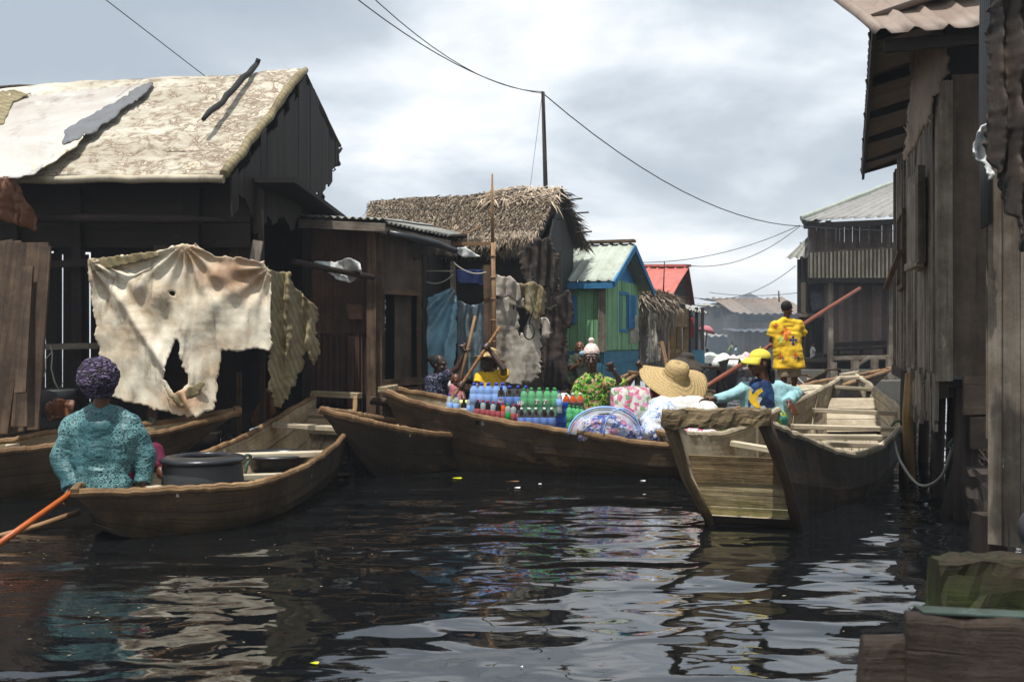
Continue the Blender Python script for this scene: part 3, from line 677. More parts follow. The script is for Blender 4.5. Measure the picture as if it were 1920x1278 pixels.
mb = MB(); cloth(mb, [(327, 744), (360, 722), (384, 716), (372, 738), (338, 764), (322, 750), (302, 712), (312, 725)], lambda x, y: d1(x, y)-.05, 3, rag=2, wr=.03, seed=9); obj('torn_flap', mb, M['tarp_tan'], t1, solid=.006)
mb = MB(); cloth(mb, [(506, 503), (528, 508), (548, 512), (552, 540), (568, 556), (590, 572), (592, 600), (598, 640), (592, 690), (578, 652), (562, 690), (548, 735), (526, 762), (510, 764), (508, 650)], lambda x, y: 9.7+(x-505)*.007, 3.2, rag=5, wr=.07, seed=21, fold=lambda x, y: .05*math.sin(x*.17)); 
obj('tarpaulin', mb, M['tarp_tan'], solid=.006, label='ragged brown striped sacking hanging at the right corner of the big shack', cat='tarpaulin')
mb = MB(); cloth(mb, [(498, 725), (512, 745), (518, 775), (470, 802), (476, 772)], lambda x, y: 10.4+(y-725)*.001, 3, rag=2, wr=.05, seed=31); obj('sheet_scrap', mb, M['tarp_brown'], solid=.006, label='orange brown scrap of sheet leaning below the striped sacking', cat='sheet')
mb = MB(); cloth(mb, [(-60, 332), (28, 332), (50, 372), (78, 436), (40, 425), (-60, 385)], lambda x, y: 9.1+(x-0)*.004, 4, rag=2, wr=.08, seed=33); obj('awning', mb, M['tarp_brown'], solid=.01, label='brown tarpaulin awning under the eave at the left edge', cat='awning')
# stacked upright boards at left
brd = [((0, 452), (20, 812), 8.9, .24), ((38, 455), (-12, 812), 8.8, .26), ((72, 455), (42, 800), 8.75, .19), ((86, 462), (62, 806), 8.7, .1), ((20, 452), (2, 700), 8.95, .2), ((52, 500), (38, 736), 8.62, .1)]
lb = ['wide brown board leaning at the left edge', 'widest dark plank leaning across the left edge boards', 'reddish brown upright board second from the right of the leaning boards', 'narrow tall board at the right of the leaning boards', 'short dark board behind the leaning boards at left edge', 'short narrow board with pale bark in front of leaning boards']
for (a, b, D, w_), l_ in zip(brd, lb):
    mb = MB(); B(mb, U(b[0], b[1], D-.15), U(a[0], a[1], D+.15), w_, .03, up=V((0, 1, 0)), t=rnd(.6, .95)); obj('board', mb, M['wall_brown'], rough=.006, bevel=.004, label=l_, cat='board', group='boards leaning by the big shack')
# hanging wire with rope
mb = MB(); mb.tube([U(95, 648, 9.8), U(98, 665, 9.7), U(96, 690, 9.7), U(102, 715, 9.7), U(114, 738, 9.7)], .007, 5); mb.tube([U(97, 660, 9.7), U(86, 672, 9.7), U(86, 690, 9.7), U(82, 706, 9.7)], .006, 5); mb.tube([U(99, 708, 9.7), U(110, 730, 9.7), U(119, 715, 9.7)], .005, 5)
obj('hanging_rope', mb, M['rope_white'], label='tangled pale rope hanging from the rail of the big shack', cat='rope')
mb = MB(); mb.lathe([(.12, 0), (.2, .1), (.24, .25), (.22, .27), (.2, .25)], U(100, 780, 9.7), 18); obj('basin', mb, M['drum'], label='dark basin under the big shack beside the leaning boards', cat='basin')
mb = MB(); cloth(mb, [(85, 755), (110, 748), (138, 756), (135, 782), (90, 790)], lambda x, y: 9.4, 3, rag=3, wr=.06, seed=3); obj('sack', mb, M['tarp_brown'], solid=.01, label='crumpled brown sack below the dark basin', cat='sack')

# ================================================================ plank shack with rusty sheet wall
t = thing('stilt_house', 'low brown shack with a doorway and rusty sheet wall beside the big shack', 'house', (-1.8, 13.2, 0))
P0 = Z(570, 12.4, 0); P1 = Z(706, 12.4, 0); P2 = Z(790, 13.0, 0); PB0 = V((P0.x, 15.5, 0)); PB2 = V((P2.x+.1, 15.6, 0))
mb = MB(); corr(mb, V((P0.x, P0.y, .55)), V((P1.x-.12, P1.y, .55)), V((P1.x-.12, P1.y, 1.45)), V((P0.x, P0.y, 1.45)), .075, .012, panel=.6); obj('sheet_wall', mb, M['rust'], t, solid=.003)
mb = MB(); planks(mb, (P0.x, P0.y+.02), (P1.x-.1, P1.y+.02), 1.42, 2.85, .2, .02, -.01, tr=(.5, .9)); obj('upper_wall', mb, M['wall_red'], t)
mb = MB(); planks(mb, (P0.x+.55, 12.37), (P1.x-.15, 12.37), .5, 1.4, .08, .02, .02, tr=(.5, .9)); obj('slats', mb, M['wall_red'], t)
for px, D, w_, z1 in ((697, 12.3, .12, 2.75), (712, 12.35, .07, 2.7), (786, 12.95, .06, 2.2), (718, 12.4, .05, 2.0)):
    mb = MB(); p = Z(px, D, .3); B(mb, p, V((p.x, p.y, z1)), w_, w_*.8, t=rnd(.8, 1.2)); obj('post', mb, M['wall_brown'], t, rough=.01, bevel=.005)
mb = MB(); planks(mb, (P1.x, P1.y+.02), (P2.x, P2.y+.02), 1.95, 2.8, .5, .02, .004, tr=(.5, .8)); obj('side_panel', mb, M['ply'], t)
mb = MB(); B(mb, Z(714, 12.38, 1.97), Z(788, 12.95, 1.97), .04, .07); obj('door_beam', mb, M['wall_brown'], t)
mb = MB(); B(mb, Z(714, 12.33, .82), Z(790, 12.9, .84), .06, .09); B(mb, Z(716, 12.33, .66), Z(790, 12.9, .66), .04, .2); obj('door_sill', mb, M['wall_brown'], t)
mb = MB(); planks(mb, Z(738, 12.75, 0), Z(770, 12.98, 0), .85, 1.93, .4, .02); obj('door', mb, M['ply'], t)
mb = MB(); cloth(mb, [(714, 562), (722, 562), (722, 620), (714, 620)], 12.5, 2.5, rag=.5, wr=.02); obj('lace_curtain', mb, M['bagprint'], t, solid=.004)
mb = MB(); planks(mb, (P0.x-.4, 15.4), (P2.x, 15.4), -.1, 3.1, .3, .02, -.02); planks(mb, (P2.x, 13.0), (P2.x+.1, 15.4), .4, 2.75, .25, .02, .004); obj('rear_wall', mb, M['wall_dark'], t)
mb = MB(); mb.box(((P0.x+P2.x)/2, 14, .5), (P2.x-P0.x, 2.9, .1)); obj('floor', mb, M['wall_dark'], t)
mb = MB(); planks(mb, (P1.x-.1, 12.33), (P2.x, 12.9), .15, .62, .25, .03, .01, tr=(.3, .6)); obj('base_boards', mb, M['wall_brown'], t)
for px, D in ((600, 12.5), (660, 12.5), (712, 12.5), (780, 13)):
    mb = MB(); p = Z(px, D, -.4); mb.tube([p, V((p.x, p.y, .5))], .05, 7); obj('stilt', mb, M['log'], t)
r0 = U(560, 406, 12.0); r1 = U(722, 414, 12.0); r2 = U(842, 442, 13.2)
mb = MB(); corr(mb, r0+V((0, 0, .02)), r1+V((0, 0, .02)), V((r1.x+.3, 15.8, 3.18)), V((r0.x, 15.8, 3.2)), .09, .015); obj('roof', mb, M['zinc'], t, solid=.004)
mb = MB(); corr(mb, r1+V((0, .02, -.01)), r2, V((r2.x+.2, 16, 3.05)), V((r1.x+.25, 15.8, 3.15)), .09, .018); obj('roof_end', mb, M['zinc'], t, solid=.004)
mb = MB(); B(mb, r0+V((0, .02, -.08)), r1+V((0, .02, -.08)), .05, .1); B(mb, r1+V((-.1, .05, -.09)), r2+V((0, .05, -.1)), .05, .08); obj('fascia', mb, M['wall_grey'], t)
mb = MB(); pts = [U(728, 436, 12.1), U(775, 447, 12.3), U(820, 458, 12.6), U(856, 470, 12.8)]; mb.tube(pts, [.035, .05, .05, .035], 10); obj('rolled_sheet', mb, M['rubber'], t)
mb = MB(); cloth(mb, [(722, 438), (790, 452), (850, 466), (858, 482), (800, 478), (760, 490), (712, 470)], lambda x, y: 12.75+(x-720)*.002, 3.5, rag=3, wr=.05, seed=41); obj('dark_awning', mb, M['tarp_black'], t, solid=.006)
mb = MB(); cloth(mb, [(846, 468), (872, 462), (905, 482), (872, 484)], 12.9, 3, rag=1, wr=.05, seed=42); obj('awning_flap', mb, M['plastic_white'], t, solid=.005)
# plastic sheet over the rail
mb = MB(); cloth(mb, [(584, 493), (620, 488), (655, 484), (676, 492), (682, 512), (664, 520), (655, 530), (640, 526), (612, 510), (590, 505)], lambda x, y: 11.3+(x-584)*.004, 3, rag=2, wr=.09, seed=51, fold=lambda x, y: .1*math.sin((x-y)*.1)); obj('plastic_sheet', mb, M['plastic_white'], solid=.006, label='crumpled white plastic sheet draped over the rail of the low brown shack', cat='sheet')
mb = MB(); mb.tube([U(550, 490, 10.9), U(620, 505, 11.4), U(700, 520, 11.8)], .035, 8); obj('rail_pole', mb, M['log'], label='thick pole carrying the crumpled white plastic sheet', cat='pole')
mb = MB(); mb.tube([U(694, 750, 12.15), U(745, 756, 12.2), U(796, 762, 12.3)], .05, 8); obj('log', mb, M['wall_brown'], label='thick log lying at the foot of the low brown shack', cat='log')
mb = MB(); cloth(mb, [(650, 570), (678, 570), (680, 600), (652, 600)], 12.3, 3, rag=1, wr=.01, seed=3); obj('patch_board', mb, M['wall_red'], t, solid=.01)

# ================================================================ palm thatch hut
t = thing('thatched_hut', 'smoky hut with a palm thatch roof and open gable filled in black for shade', 'hut', (0, 16.5, 0))
A_ = U(694, 378, 17.2); B_ = U(1052, 355, 17.0); C_ = U(1003, 447, 14.9); D4 = U(668, 482, 14.9); E_ = U(1098, 455, 18.6); F_ = V((A_.x, 19.4, 2.9))
mb = sheet(A_, B_, C_, D4, 50, 14, .05, 1.5, jag=.05); obj('roof', mb, M['thatch_base'], t, solid=.12)
mb = MB(); straw(mb, A_, B_, C_, D4, 14000, .21, .0065, .04, .2, tr=(.5, 1.35)); straw(mb, B_+V((-1.1, -.05, .02)), B_+V((.03, 0, .04)), B_.lerp(C_, .3)+V((.05, 0, 0)), B_.lerp(C_, .3)+V((-1.2, 0, 0)), 420, .4, .013, .06, .5, tr=(.9, 1.5)); obj('thatch_front', mb, M['thatch'], t)
mb = sheet(A_, B_, E_, F_, 30, 10, .05, 1.5); obj('rear_roof', mb, M['thatch_base'], t, solid=.12)
mb = MB(); straw(mb, A_, B_, E_, F_, 1500, .4, .013, .07, .4, tr=(.2, .6)); straw(mb, B_-V((.15, 0, 0)), B_+V((.03, 0, 0)), E_+V((.05, 0, -.1)), E_-V((.2, 0, 0)), 900, .26, .009, .07, .8, tr=(.15, .5)); obj('thatch_rear', mb, M['thatch'], t)
mb = MB(); straw(mb, C_-V((3, 0, 0)), C_+V((.02, 0, .02)), C_+V((0, .02, -.1)), C_-V((3, 0, .1)), 900, .22, .012, .04, .5); obj('eave_fringe', mb, M['thatch'], t)
gx = .55
mb = MB(); pts = [V((gx, 15.2, 2.75)), V((gx+.25, 17.0, 3.8)), V((gx+.6, 18.5, 3.1)), V((gx+.5, 18.5, .4)), V((gx, 15.2, .4))]; mb.poly(pts, (-.03, 0, 0)); obj('gable_wall', mb, M['black'], t)  # black slab painted in for the shade inside the open gable
mb = MB(); planks(mb, (-2.3, 15.3), (gx, 15.3), .4, 2.75, .25, .03, -.01, tr=(.6, 1.2), skip=lambda s, i: False); obj('front_wall', mb, M['wall_dark'], t)
mb = MB(); planks(mb, (gx-.05, 15.1), (gx+.2, 15.1), .4, 2.7, .12, .03, .01, tr=(.8, 1.6)); obj('corner_boards', mb, M['wall_dark'], t)
for x, y in ((-2, 15.4), (-1, 15.4), (0, 15.4), (.6, 15.4), (1, 17)):
    mb = MB(); mb.tube([(x, y, -.4), (x, y, .6)], .05, 7); obj('stilt', mb, M['log'], t)
for a, b in (((1052, 365), (1072, 366)), ((1050, 392), (1070, 392)), ((1040, 412), (1058, 410)), ((1088, 400), (1104, 398)), ((1094, 436), (1110, 434)), ((1000, 460), (1012, 458)), ((1075, 375), (1092, 372))):
    mb = MB(); mb.tube([U(a[0]-15, a[1], 16.6), U(b[0], b[1], 16.6)], .014, 5); obj('purlin', mb, M['log'], t)
mb = MB(); mb.tube([U(905, 422, 14.6), U(880, 436, 14.6), U(845, 440, 14.6)], .012, 5); B(mb, U(846, 458, 14.4), U(924, 456, 14.4), .04, .05); obj('eave_pole', mb, M['pale_log'], t)
# rags and cloths hanging on the hut
def hang(name, poly, D, mat, label, seed, rag=4, wr=.06, fold='f', cell=3.0, cat='cloth', holes=()):
    if fold == 'f': fold = lambda x, y: wr*.75*abs(math.sin(x*.2+1.6*nz((x*.02, y*.012, seed))+seed))+wr*.3*math.sin(x*.31+y*.03)
    mb = MB(); cloth(mb, poly, D, cell, rag=rag, wr=wr*.4, seed=seed, fold=fold, holes=holes); return obj(name, mb, M[mat], solid=.006, label=label, cat=cat)
fld = lambda a, f: (lambda x, y: a*math.sin(x*f+nz((x*.02, y*.01, 3))*2))
hang('tarpaulin', [(853, 534), (856, 560), (855, 640), (850, 690), (840, 722), (792, 722), (792, 562), (820, 548)], lambda x, y: 13.35, 'tarp_blue', 'bright blue tarpaulin drawn up to a point beside the low brown shack', 61, 2, .05, lambda x, y: .16*abs(math.sin((math.atan2(y-530, 858-x))*9+.5*nz((x*.03, y*.03, 1)))))
hang('tarpaulin', [(856, 562), (880, 572), (905, 566), (914, 560), (916, 620), (914, 712), (852, 715), (854, 640)], lambda x, y: 13.6, 'tarp_slate', 'slate grey tarpaulin hanging between the two posts of the thatched hut', 62, 2, .05, lambda x, y: .09*abs(math.sin(x*.16+y*.006+nz((x*.02, y*.01, 3)))))
hang('cloth', [(854, 504), (912, 507), (911, 536), (885, 532), (855, 530)], 13.5, 'navy', 'dark navy cloth pegged on the line above the slate tarpaulin', 63, 1.5, .03)
hang('sacking', [(925, 560), (960, 556), (985, 560), (990, 580), (1012, 590), (1016, 640), (1014, 700), (990, 716), (960, 722), (935, 712), (930, 640)], lambda x, y: 14.6, 'tarp_dirty', 'big dirty white sacking hanging under the thatch eave', 64, 5, .07, fld(.05, .12), holes=([(962, 572), (985, 580), (996, 600), (985, 612), (976, 640), (970, 610)],))
hang('sacking', [(924, 515), (960, 518), (985, 540), (975, 565), (950, 560), (928, 552)], lambda x, y: 14.45, 'tarp_dirty', 'small crumpled sacking bunched above the big white sacking', 65, 4, .1)
hang('rag', [(972, 472), (1000, 450), (1035, 445), (1045, 480), (1048, 530), (1034, 560), (1026, 535), (1010, 560), (1002, 520), (985, 530), (975, 500)], lambda x, y: 14.3, 'tarp_black', 'large dark rag hanging from the corner of the thatch', 66, 7, .12)
hang('rag', [(975, 530), (1010, 535), (1028, 548), (1022, 590), (1000, 600), (985, 580)], lambda x, y: 14.15, 'tarp_tan', 'brown stained rag hanging below the large dark rag', 67, 5, .1)
hang('rag', [(1040, 560), (1066, 540), (1078, 590), (1068, 620), (1050, 590)], lambda x, y: 14.6, 'tarp_black', 'small black rag pointing down beside the green house window', 68, 4, .08)
hang('netting', [(1016, 570), (1052, 570), (1064, 620), (1068, 700), (1050, 735), (1014, 722)], lambda x, y: 14.9, 'tarp_black', 'dark green torn netting on the right corner of the thatched hut', 69, 6, .1)
hang('rag', [(1014, 592), (1030, 600), (1034, 625), (1018, 640)], lambda x, y: 14.7, 'tarp_dirty', 'small pale rag on the hut corner right of the white sacking', 70, 3, .06)
mb = MB(); mb.tube([U(992+10*math.sin(i*.55)*1.0, 606+15*(1-math.cos(i*.55)), 14.0) for i in range(13)], .012, 5); mb.tube([U(992, 545, 14.0), U(1000, 580, 14.0), U(992, 606, 14.0)], .01, 5)
obj('rubber_hose', mb, M['rubber'], label='black hose hanging in a loop in front of the white sacking', cat='hose')
mb = MB(); mb.tube([U(925, 716, 13.3), U(926, 560, 13.3), U(924, 455, 13.3)], [.033, .031, .028], 8); mb.tube([U(924, 457, 13.3), U(922, 390, 13.3), U(923, 326, 13.3)], [.025, .02, .012], 7)
for y in (480, 520, 560, 600, 640, 680): mb.tube([U(925, y-1.5, 13.3), U(925, y+1.5, 13.3)], .038, 8)
obj('bamboo_pole', mb, M['pale_log'], label='tall knotty bamboo pole rising in front of the thatch roof', cat='pole')
mb = MB(); B(mb, U(850, 565, 13.45), U(849, 490, 13.45), .07); obj('post', mb, M['wall_grey'], label='short weathered post at the left end of the navy cloth', cat='post', rough=.01)
mb = MB(); B(mb, U(917, 720, 13.5), U(913, 497, 13.5), .1); obj('post', mb, M['wall_brown'], label='thick brown post right behind the bamboo pole', cat='post', rough=.012)
for a, b, s_, l_ in (((794, 525), (850, 514), .08, 'pale rope tied from low shack to the short post'), ((850, 492), (912, 510), .07, 'blue white washing line above the navy cloth'), ((796, 508), (850, 508), .0, 'straight stick line left of the short post')):
    mb = MB(); mb.tube(sag(U(a[0], a[1], 13.35), U(b[0], b[1], 13.35), s_), .009, 5); obj('rope', mb, M['rope_white'], label=l_, cat='rope')

# ================================================================ green house
t = thing('painted_house', 'bright green plank house with blue trim and pale ribbed roof', 'house', (1.5, 19, 0))
c0 = Z(1128, 18.0, 0); cL = V((.6, 18.35, 0)); cR = Z(1195, 20.4, 0)
def off(v, z): return V((v.x, v.y, z))
mb = MB(); planks(mb, (cL.x, cL.y), (c0.x, c0.y), 1.17, 2.5, .17, .02, .011, jz=.005, jd=.015, tr=(.8, 1.1)); obj('front_wall', mb, M['green'], t)
mb = MB(); planks(mb, (c0.x+.03, c0.y), (cR.x, cR.y), 1.18, 2.5, .17, .02, .011, jz=.005, jd=.015, tr=(.78, 1.1)); obj('side_wall', mb, M['green'], t)
mb = MB(); B(mb, off(c0, 1.15)+V((0, -.02, 0)), off(c0, 2.45)+V((0, -.02, 0)), .14, .1, t=.8); obj('corner_post', mb, M['wall_grey'], t)
mb = MB(); planks(mb, (cL.x, cL.y), (c0.x, c0.y), .6, 1.17, .28, .02, .004, jz=.01, horiz=True); planks(mb, (c0.x+.02, c0.y), (cR.x, cR.y), .6, 1.17, .28, .02, .004, jz=.01, horiz=True, tr=(.85, 1.1)); obj('base_boards', mb, M['bluelow'], t)
apx = (c0+cR)/2; apx.z = 3.17; ap = off(apx, 3.17); dL = (cL-c0).normalized(); dR = (cR-c0).normalized()
mb = MB(); mb.poly([off(c0, 2.5), off(cR, 2.5), ap-V((0, 0, .08))], (-.02, .02, 0)); obj('gable', mb, M['bluep'], t)
ov = -dL*.28
e0 = off(c0, 2.42)+ov-dR*.2; e1 = off(cL, 2.42)-dR*.2+dL*.3; rg0 = ap+ov+V((0, 0, .05)); rg1 = ap+dL*(cL-c0).length+dL*.3+V((0, 0, .05))
mb = MB(); corr(mb, e1, e0, rg0, rg1, .19, .022, trap=True, wob=.01); obj('roof', mb, M['zinc_green'], t, solid=.004)
e2 = off(cR, 2.38)+ov+dR*.3; e3 = off(cL+(cR-c0), 2.38)+dR*.3
mb = MB(); corr(mb, e3, e2, rg0, rg1, .19, .022, trap=True); obj('rear_roof', mb, M['zinc_green'], t, solid=.004)
mb = MB(); B(mb, rg1+V((0, 0, .05)), rg0+V((0, 0, .05)), .22, .05); obj('ridge_cap', mb, M['wall_brown'], t)
mb = MB(); B(mb, e0+V((0, 0, -.06)), rg0+V((0, 0, -.08)), .04, .11); B(mb, rg0+V((0, 0, -.08)), e2+V((0, 0, -.06)), .04, .11); B(mb, e1+V((0, .03, -.07)), e0+V((0, .03, -.07)), .04, .12); obj('fascia', mb, M['bluep'], t)
def window(parent, a, b, z0, z1, outn, mat='bluep', shutter=True, inner='inside', bar=False, w_=.06):
    n_ = outn; a = V((a.x, a.y, 0)); b = V((b.x, b.y, 0)); mb = MB()
    for p, q in ((off(a, z0), off(b, z0)), (off(a, z1), off(b, z1)), (off(a, z0-w_/2), off(a, z1+w_/2)), (off(b, z0-w_/2), off(b, z1+w_/2))):
        B(mb, p+n_*.045, q+n_*.045, w_, w_*.6, up=n_)
    f_ = obj('window', mb, M[mat], parent)
    mb = MB(); mb.hexa([off(a, z0)+n_*.025, off(b, z0)+n_*.025, off(b, z0)+n_*.03, off(a, z0)+n_*.03, off(a, z1)+n_*.025, off(b, z1)+n_*.025, off(b, z1)+n_*.03, off(a, z1)+n_*.03]); obj('opening_fill', mb, M[inner], f_)  # slab closing the frame; the near-black default stands for an unlit room
    if shutter:
        d_ = (b-a); mb = MB(); q = off(b, 0)+n_*.06; e_ = (d_.normalized()*.8+n_*.3)*d_.length*.55
        planks(mb, (q.x, q.y), (q.x+e_.x, q.y+e_.y), z0+.05, z1-.02, .1, .02, .003, jz=.003); B(mb, off(q, z0+.2), off(q, z0+.2)+e_, .05, .05); obj('shutter', mb, M[mat], f_)
    return f_
nR = V((dR.y, -dR.x, 0)); nR = nR if nR.x > 0 else -nR; nF = V((-dL.y, dL.x, 0)); nF = nF if nF.y < 0 else -nF
window(t, c0+dR*1.05, c0+dR*1.62, 1.55, 2.27, nR)
window(t, Z(1062, 18.2, 0), Z(1079, 18.15, 0), 1.7, 2.15, nF, shutter=False, inner='bluep')
mb = MB(); cloth(mb, [(1180, 595), (1196, 590), (1199, 640), (1182, 648)], 19.6, 2.5, rag=1, wr=.03, seed=4); obj('sack', mb, M['tarp_dirty'], solid=.005, label='grey sack hanging on the green house below its side window', cat='sack')
for p in (cL, c0, cR, cL+(cR-c0)):
    mb = MB(); mb.tube([off(p, -.4), off(p, .7)], .06, 7); obj('stilt', mb, M['log'], t)
mb = MB(); planks(mb, (cL.x, cL.y+2.2), (cR.x, cR.y+.0), .6, 2.5, .3, .02); obj('rear_wall', mb, M['green'], t)

# ================================================================ small thatched lean-to
t = thing('thatched_hut', 'small grey lean-to with drooping thatch beside the green house', 'hut', (3, 21.5, 0))
a = Z(1200, 21.5, 0); b = Z(1252, 22.2, 0)
mb = MB(); planks(mb, (a.x, a.y), (b.x, b.y), .5, 2.0, .12, .03, .02, tr=(.5, 1.1)); obj('wall', mb, M['wall_grey'], t)
mb = MB(); q = [off(a, 2.5)+V((-.1, .6, 0)), off(b, 2.4)+V((.1, .6, 0)), off(b, 2.15)+V((.1, -.5, 0)), off(a, 2.2)+V((-.1, -.5, 0))]; sheet(*q, 12, 5, .05, mb=mb); obj('roof', mb, M['thatch_base'], t, solid=.1)
mb = MB(); straw(mb, *q, 900, .5, .016, .1, .5); straw(mb, q[3], q[2], q[2]-V((0, 0, .2)), q[3]-V((0, 0, .2)), 400, .45, .015, .05, .3); obj('thatch', mb, M['thatch'], t)
hang('cloth', [(1216, 575), (1226, 590), (1236, 640), (1242, 676), (1214, 682), (1212, 620)], lambda x, y: 21.0, 'tarp_dirty', 'long whitish cloth hanging on the small grey lean-to', 71, 2, .08, fld(.08, .5), cell=2.5)
mb = MB(); B(mb, U(1240, 640, 21), U(1251, 690, 20.8), .08, .05); obj('plank', mb, M['pale_log'], label='pale plank leaning on the small grey lean-to', cat='plank')

# ================================================================ red-roofed house
t = thing('wooden_house', 'ochre wooden house under a faded red ribbed roof', 'house', (4, 24, 0))
ap0 = U(1292, 500, 25.3); ap1 = U(1150, 500, 27); ev0 = U(1250, 570, 23.2); ev1 = U(1110, 565, 24.6); bk0 = U(1303, 572, 27.4); bk1 = bk0+(ap1-ap0)
mb = MB(); corr(mb, ev1, ev0, ap0, ap1, .25, .03, trap=True, wob=.03); obj('roof', mb, M['red_roof'], t, solid=.005)
mb = MB(); corr(mb, bk1, bk0, ap0, ap1, .25, .03, trap=True); obj('rear_roof', mb, M['red_roof'], t, solid=.005)
mb = MB(); B(mb, ap1+V((0, 0, .03)), ap0+V((0, 0, .03)), .2, .06); obj('ridge_cap', mb, M['red_roof'], t)
wa = Z(1250, 23.5, 0); wb = Z(1286, 26.6, 0); wc = Z(1150, 24.6, 0)
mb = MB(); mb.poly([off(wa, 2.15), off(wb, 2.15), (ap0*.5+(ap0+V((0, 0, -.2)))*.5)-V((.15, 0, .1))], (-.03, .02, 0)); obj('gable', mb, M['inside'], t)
wm0 = wa.lerp(wb, .25); wm1 = wa.lerp(wb, .9)
mb = MB(); planks(mb, (wa.x, wa.y), (wb.x, wb.y), 1.75, 2.2, .3, .04, .01); obj('wall', mb, M['ochre'], t); mb = MB(); planks(mb, (wa.x, wa.y), (wb.x, wb.y), .6, 1.1, .3, .03, .01); obj('wall', mb, M['ochre'], t)
mb = MB()
for s_ in (0, .3, .62, 1): p = wa.lerp(wb, s_); B(mb, off(p, .5), off(p, 2.2), .14, .1)
for z in (1.1, 1.75): B(mb, off(wa, z), off(wb, z), .1, .08)
obj('window_frame', mb, M['ochre'], t)
mb = MB(); planks(mb, (wa.x-.3, wa.y+.5), (wb.x-.3, wb.y+.5), .5, 2.2, .4, .02, .002); planks(mb, (wc.x, wc.y), (wa.x, wa.y), .5, 2.2, .3, .02, .004); obj('inner_wall', mb, M['wall_dark'], t)
mb = MB(); mb.tube([U(1243, 568, 22.8), U(1246, 490, 22.8)], [.02, .012], 5); obj('stick', mb, M['log'], label='thin stick standing up in front of the red roof', cat='stick')
# stall with awning
t = thing('market_stall', 'dark open stall with a pale corrugated awning past the red-roofed house', 'stall', (6, 28, 0))
a = U(1285, 578, 27.5); b = U(1328, 588, 28.5)
mb = MB(); corr(mb, a, b, b+V((-.3, 2, .35)), a+V((-.3, 2, .35)), .15, .03); obj('awning', mb, M['zinc'], t, solid=.01)
mb = MB(); planks(mb, Z(1290, 30, 0), Z(1318, 30, 0), .4, 2.3, .3, .03); obj('rear_wall', mb, M['far_grey'], t)
for px in (1292, 1306, 1317): mb = MB(); B(mb, Z(px, 28.2, .2), Z(px, 28.2, 2.3), .08); obj('post', mb, M['wall_dark'], t)
mb = MB(); planks(mb, Z(1296, 28, 0), Z(1320, 28.2, 0), .5, 1.1, .4, .04); obj('counter', mb, M['bluelow'], t)
hang('cloth', [(1293, 596), (1300, 596), (1301, 632), (1295, 634)], 27.6, 'red', 'bright red cloth hanging in the stall', 72, .5, .03, cell=2)
hang('cloth', [(1283, 593), (1289, 593), (1289, 622), (1284, 622)], 27.4, 'white_cloth', 'pale cloth hanging left of the red cloth', 73, .5, .03, cell=2)
mb = MB(); mb.tube([U(1323, 650, 30), U(1327, 612, 30)], .025, 6)
t = thing('umbrella', 'small pink umbrella on a leaning stick beyond the stall', 'umbrella', U(1323, 650, 30)); obj('pole', mb, M['pale_log'], t)
mb = MB(); mb.lathe([(.27, -.10), (.22, 0), (.11, .07), (.0, .10)], U(1326, 616, 30), 10, m=Matrix.Rotation(.3, 3, 'Y')); obj('canopy', mb, M['umb'], t)

# ================================================================ far shacks
def shack(label, x0, x1, y0, yb, D, depth, mat, roof, roofh=.3, lean=.4, planky=True, win=()):
    a = Z(x0, D, 0); b = Z(x1, D, 0); zt = U(0, y0, D).z; zb = U(0, yb, D).z
    t = thing('shack', label, 'shack', (a+b)/2); mb = MB()
    if planky: planks(mb, (a.x, a.y), (b.x, b.y), zb, zt, .4, .03, .01, jz=.06, tr=(.6, 1.2))
    else: corr(mb, off(a, zb), off(b, zb), off(b, zt), off(a, zt), .25, .03)
    obj('wall', mb, M[mat], t)
    mb = MB(); planks(mb, (b.x, b.y), (b.x+.2, b.y+depth), zb, zt, .4, .03, .01); obj('side_wall', mb, M[mat], t); mb = MB(); planks(mb, (a.x, a.y+depth), (a.x, a.y), zb, zt, .4, .03, .01); obj('side_wall', mb, M[mat], t)
    mb = MB(); corr(mb, off(a, zt)+V((-.3, -lean, 0)), off(b, zt)+V((.3, -lean, 0)), off(b, zt+roofh)+V((.3, depth, 0)), off(a, zt+roofh)+V((-.3, depth, 0)), .3, .04, wob=.05); obj('roof', mb, M[roof], t, solid=.02)
    for (wx0, wx1, wy0, wy1) in win:
        mb = MB(); p = U(wx0, wy1, D-.05); q = U(wx1, wy0, D-.05); mb.box((p+q)/2, (q.x-p.x, .06, q.z-p.z)); obj('window', mb, M['inside'], t)  # near-black box on the wall, standing for the unlit window hole
    for px in range(int(x0)+3, int(x1), 12):
        mb = MB(); p = Z(px, D+.2, -.4); B(mb, p, off(p, zb), .12); obj('stilt', mb, M['wall_dark'], t)
    return t
shack('tall blue grey sheet shack in the smoke', 1356, 1383, 566, 626, 44, 4, 'far_grey', 'far_grey', .3, .3, False, ((1360, 1368, 580, 590),))
shack('narrow brown two storey shack left of the tall blue grey one', 1334, 1355, 574, 626, 43, 3.5, 'far_brown', 'zinc', .2, .4, win=((1338, 1350, 584, 596),))
shack('low dark blue shack under the tall blue grey one', 1330, 1384, 630, 690, 42.5, 4, 'far_grey', 'zinc', .3, .9)
shack('long brown shack with a broad rusty roof behind the boy', 1386, 1502, 588, 640, 40, 4, 'far_brown', 'zinc_brown', .8, .6, win=((1395, 1450, 592, 604),))
shack('slumped lower shack of vertical sheets left of the boy', 1398, 1470, 622, 690, 37.5, 3, 'far_brown', 'far_grey', .15, .3, False)
shack('grey shack farthest left behind the stall', 1300, 1336, 590, 680, 50, 4, 'far_grey', 'far_brown', .3, .3)
shack('dark narrow shack between blue and brown shacks', 1384, 1396, 600, 690, 41, 3, 'wall_dark', 'far_grey', .3, .3)
t = thing('far_house', 'distant house with a blue grey pyramid roof above the shacks', 'house', (21, 85, 0))
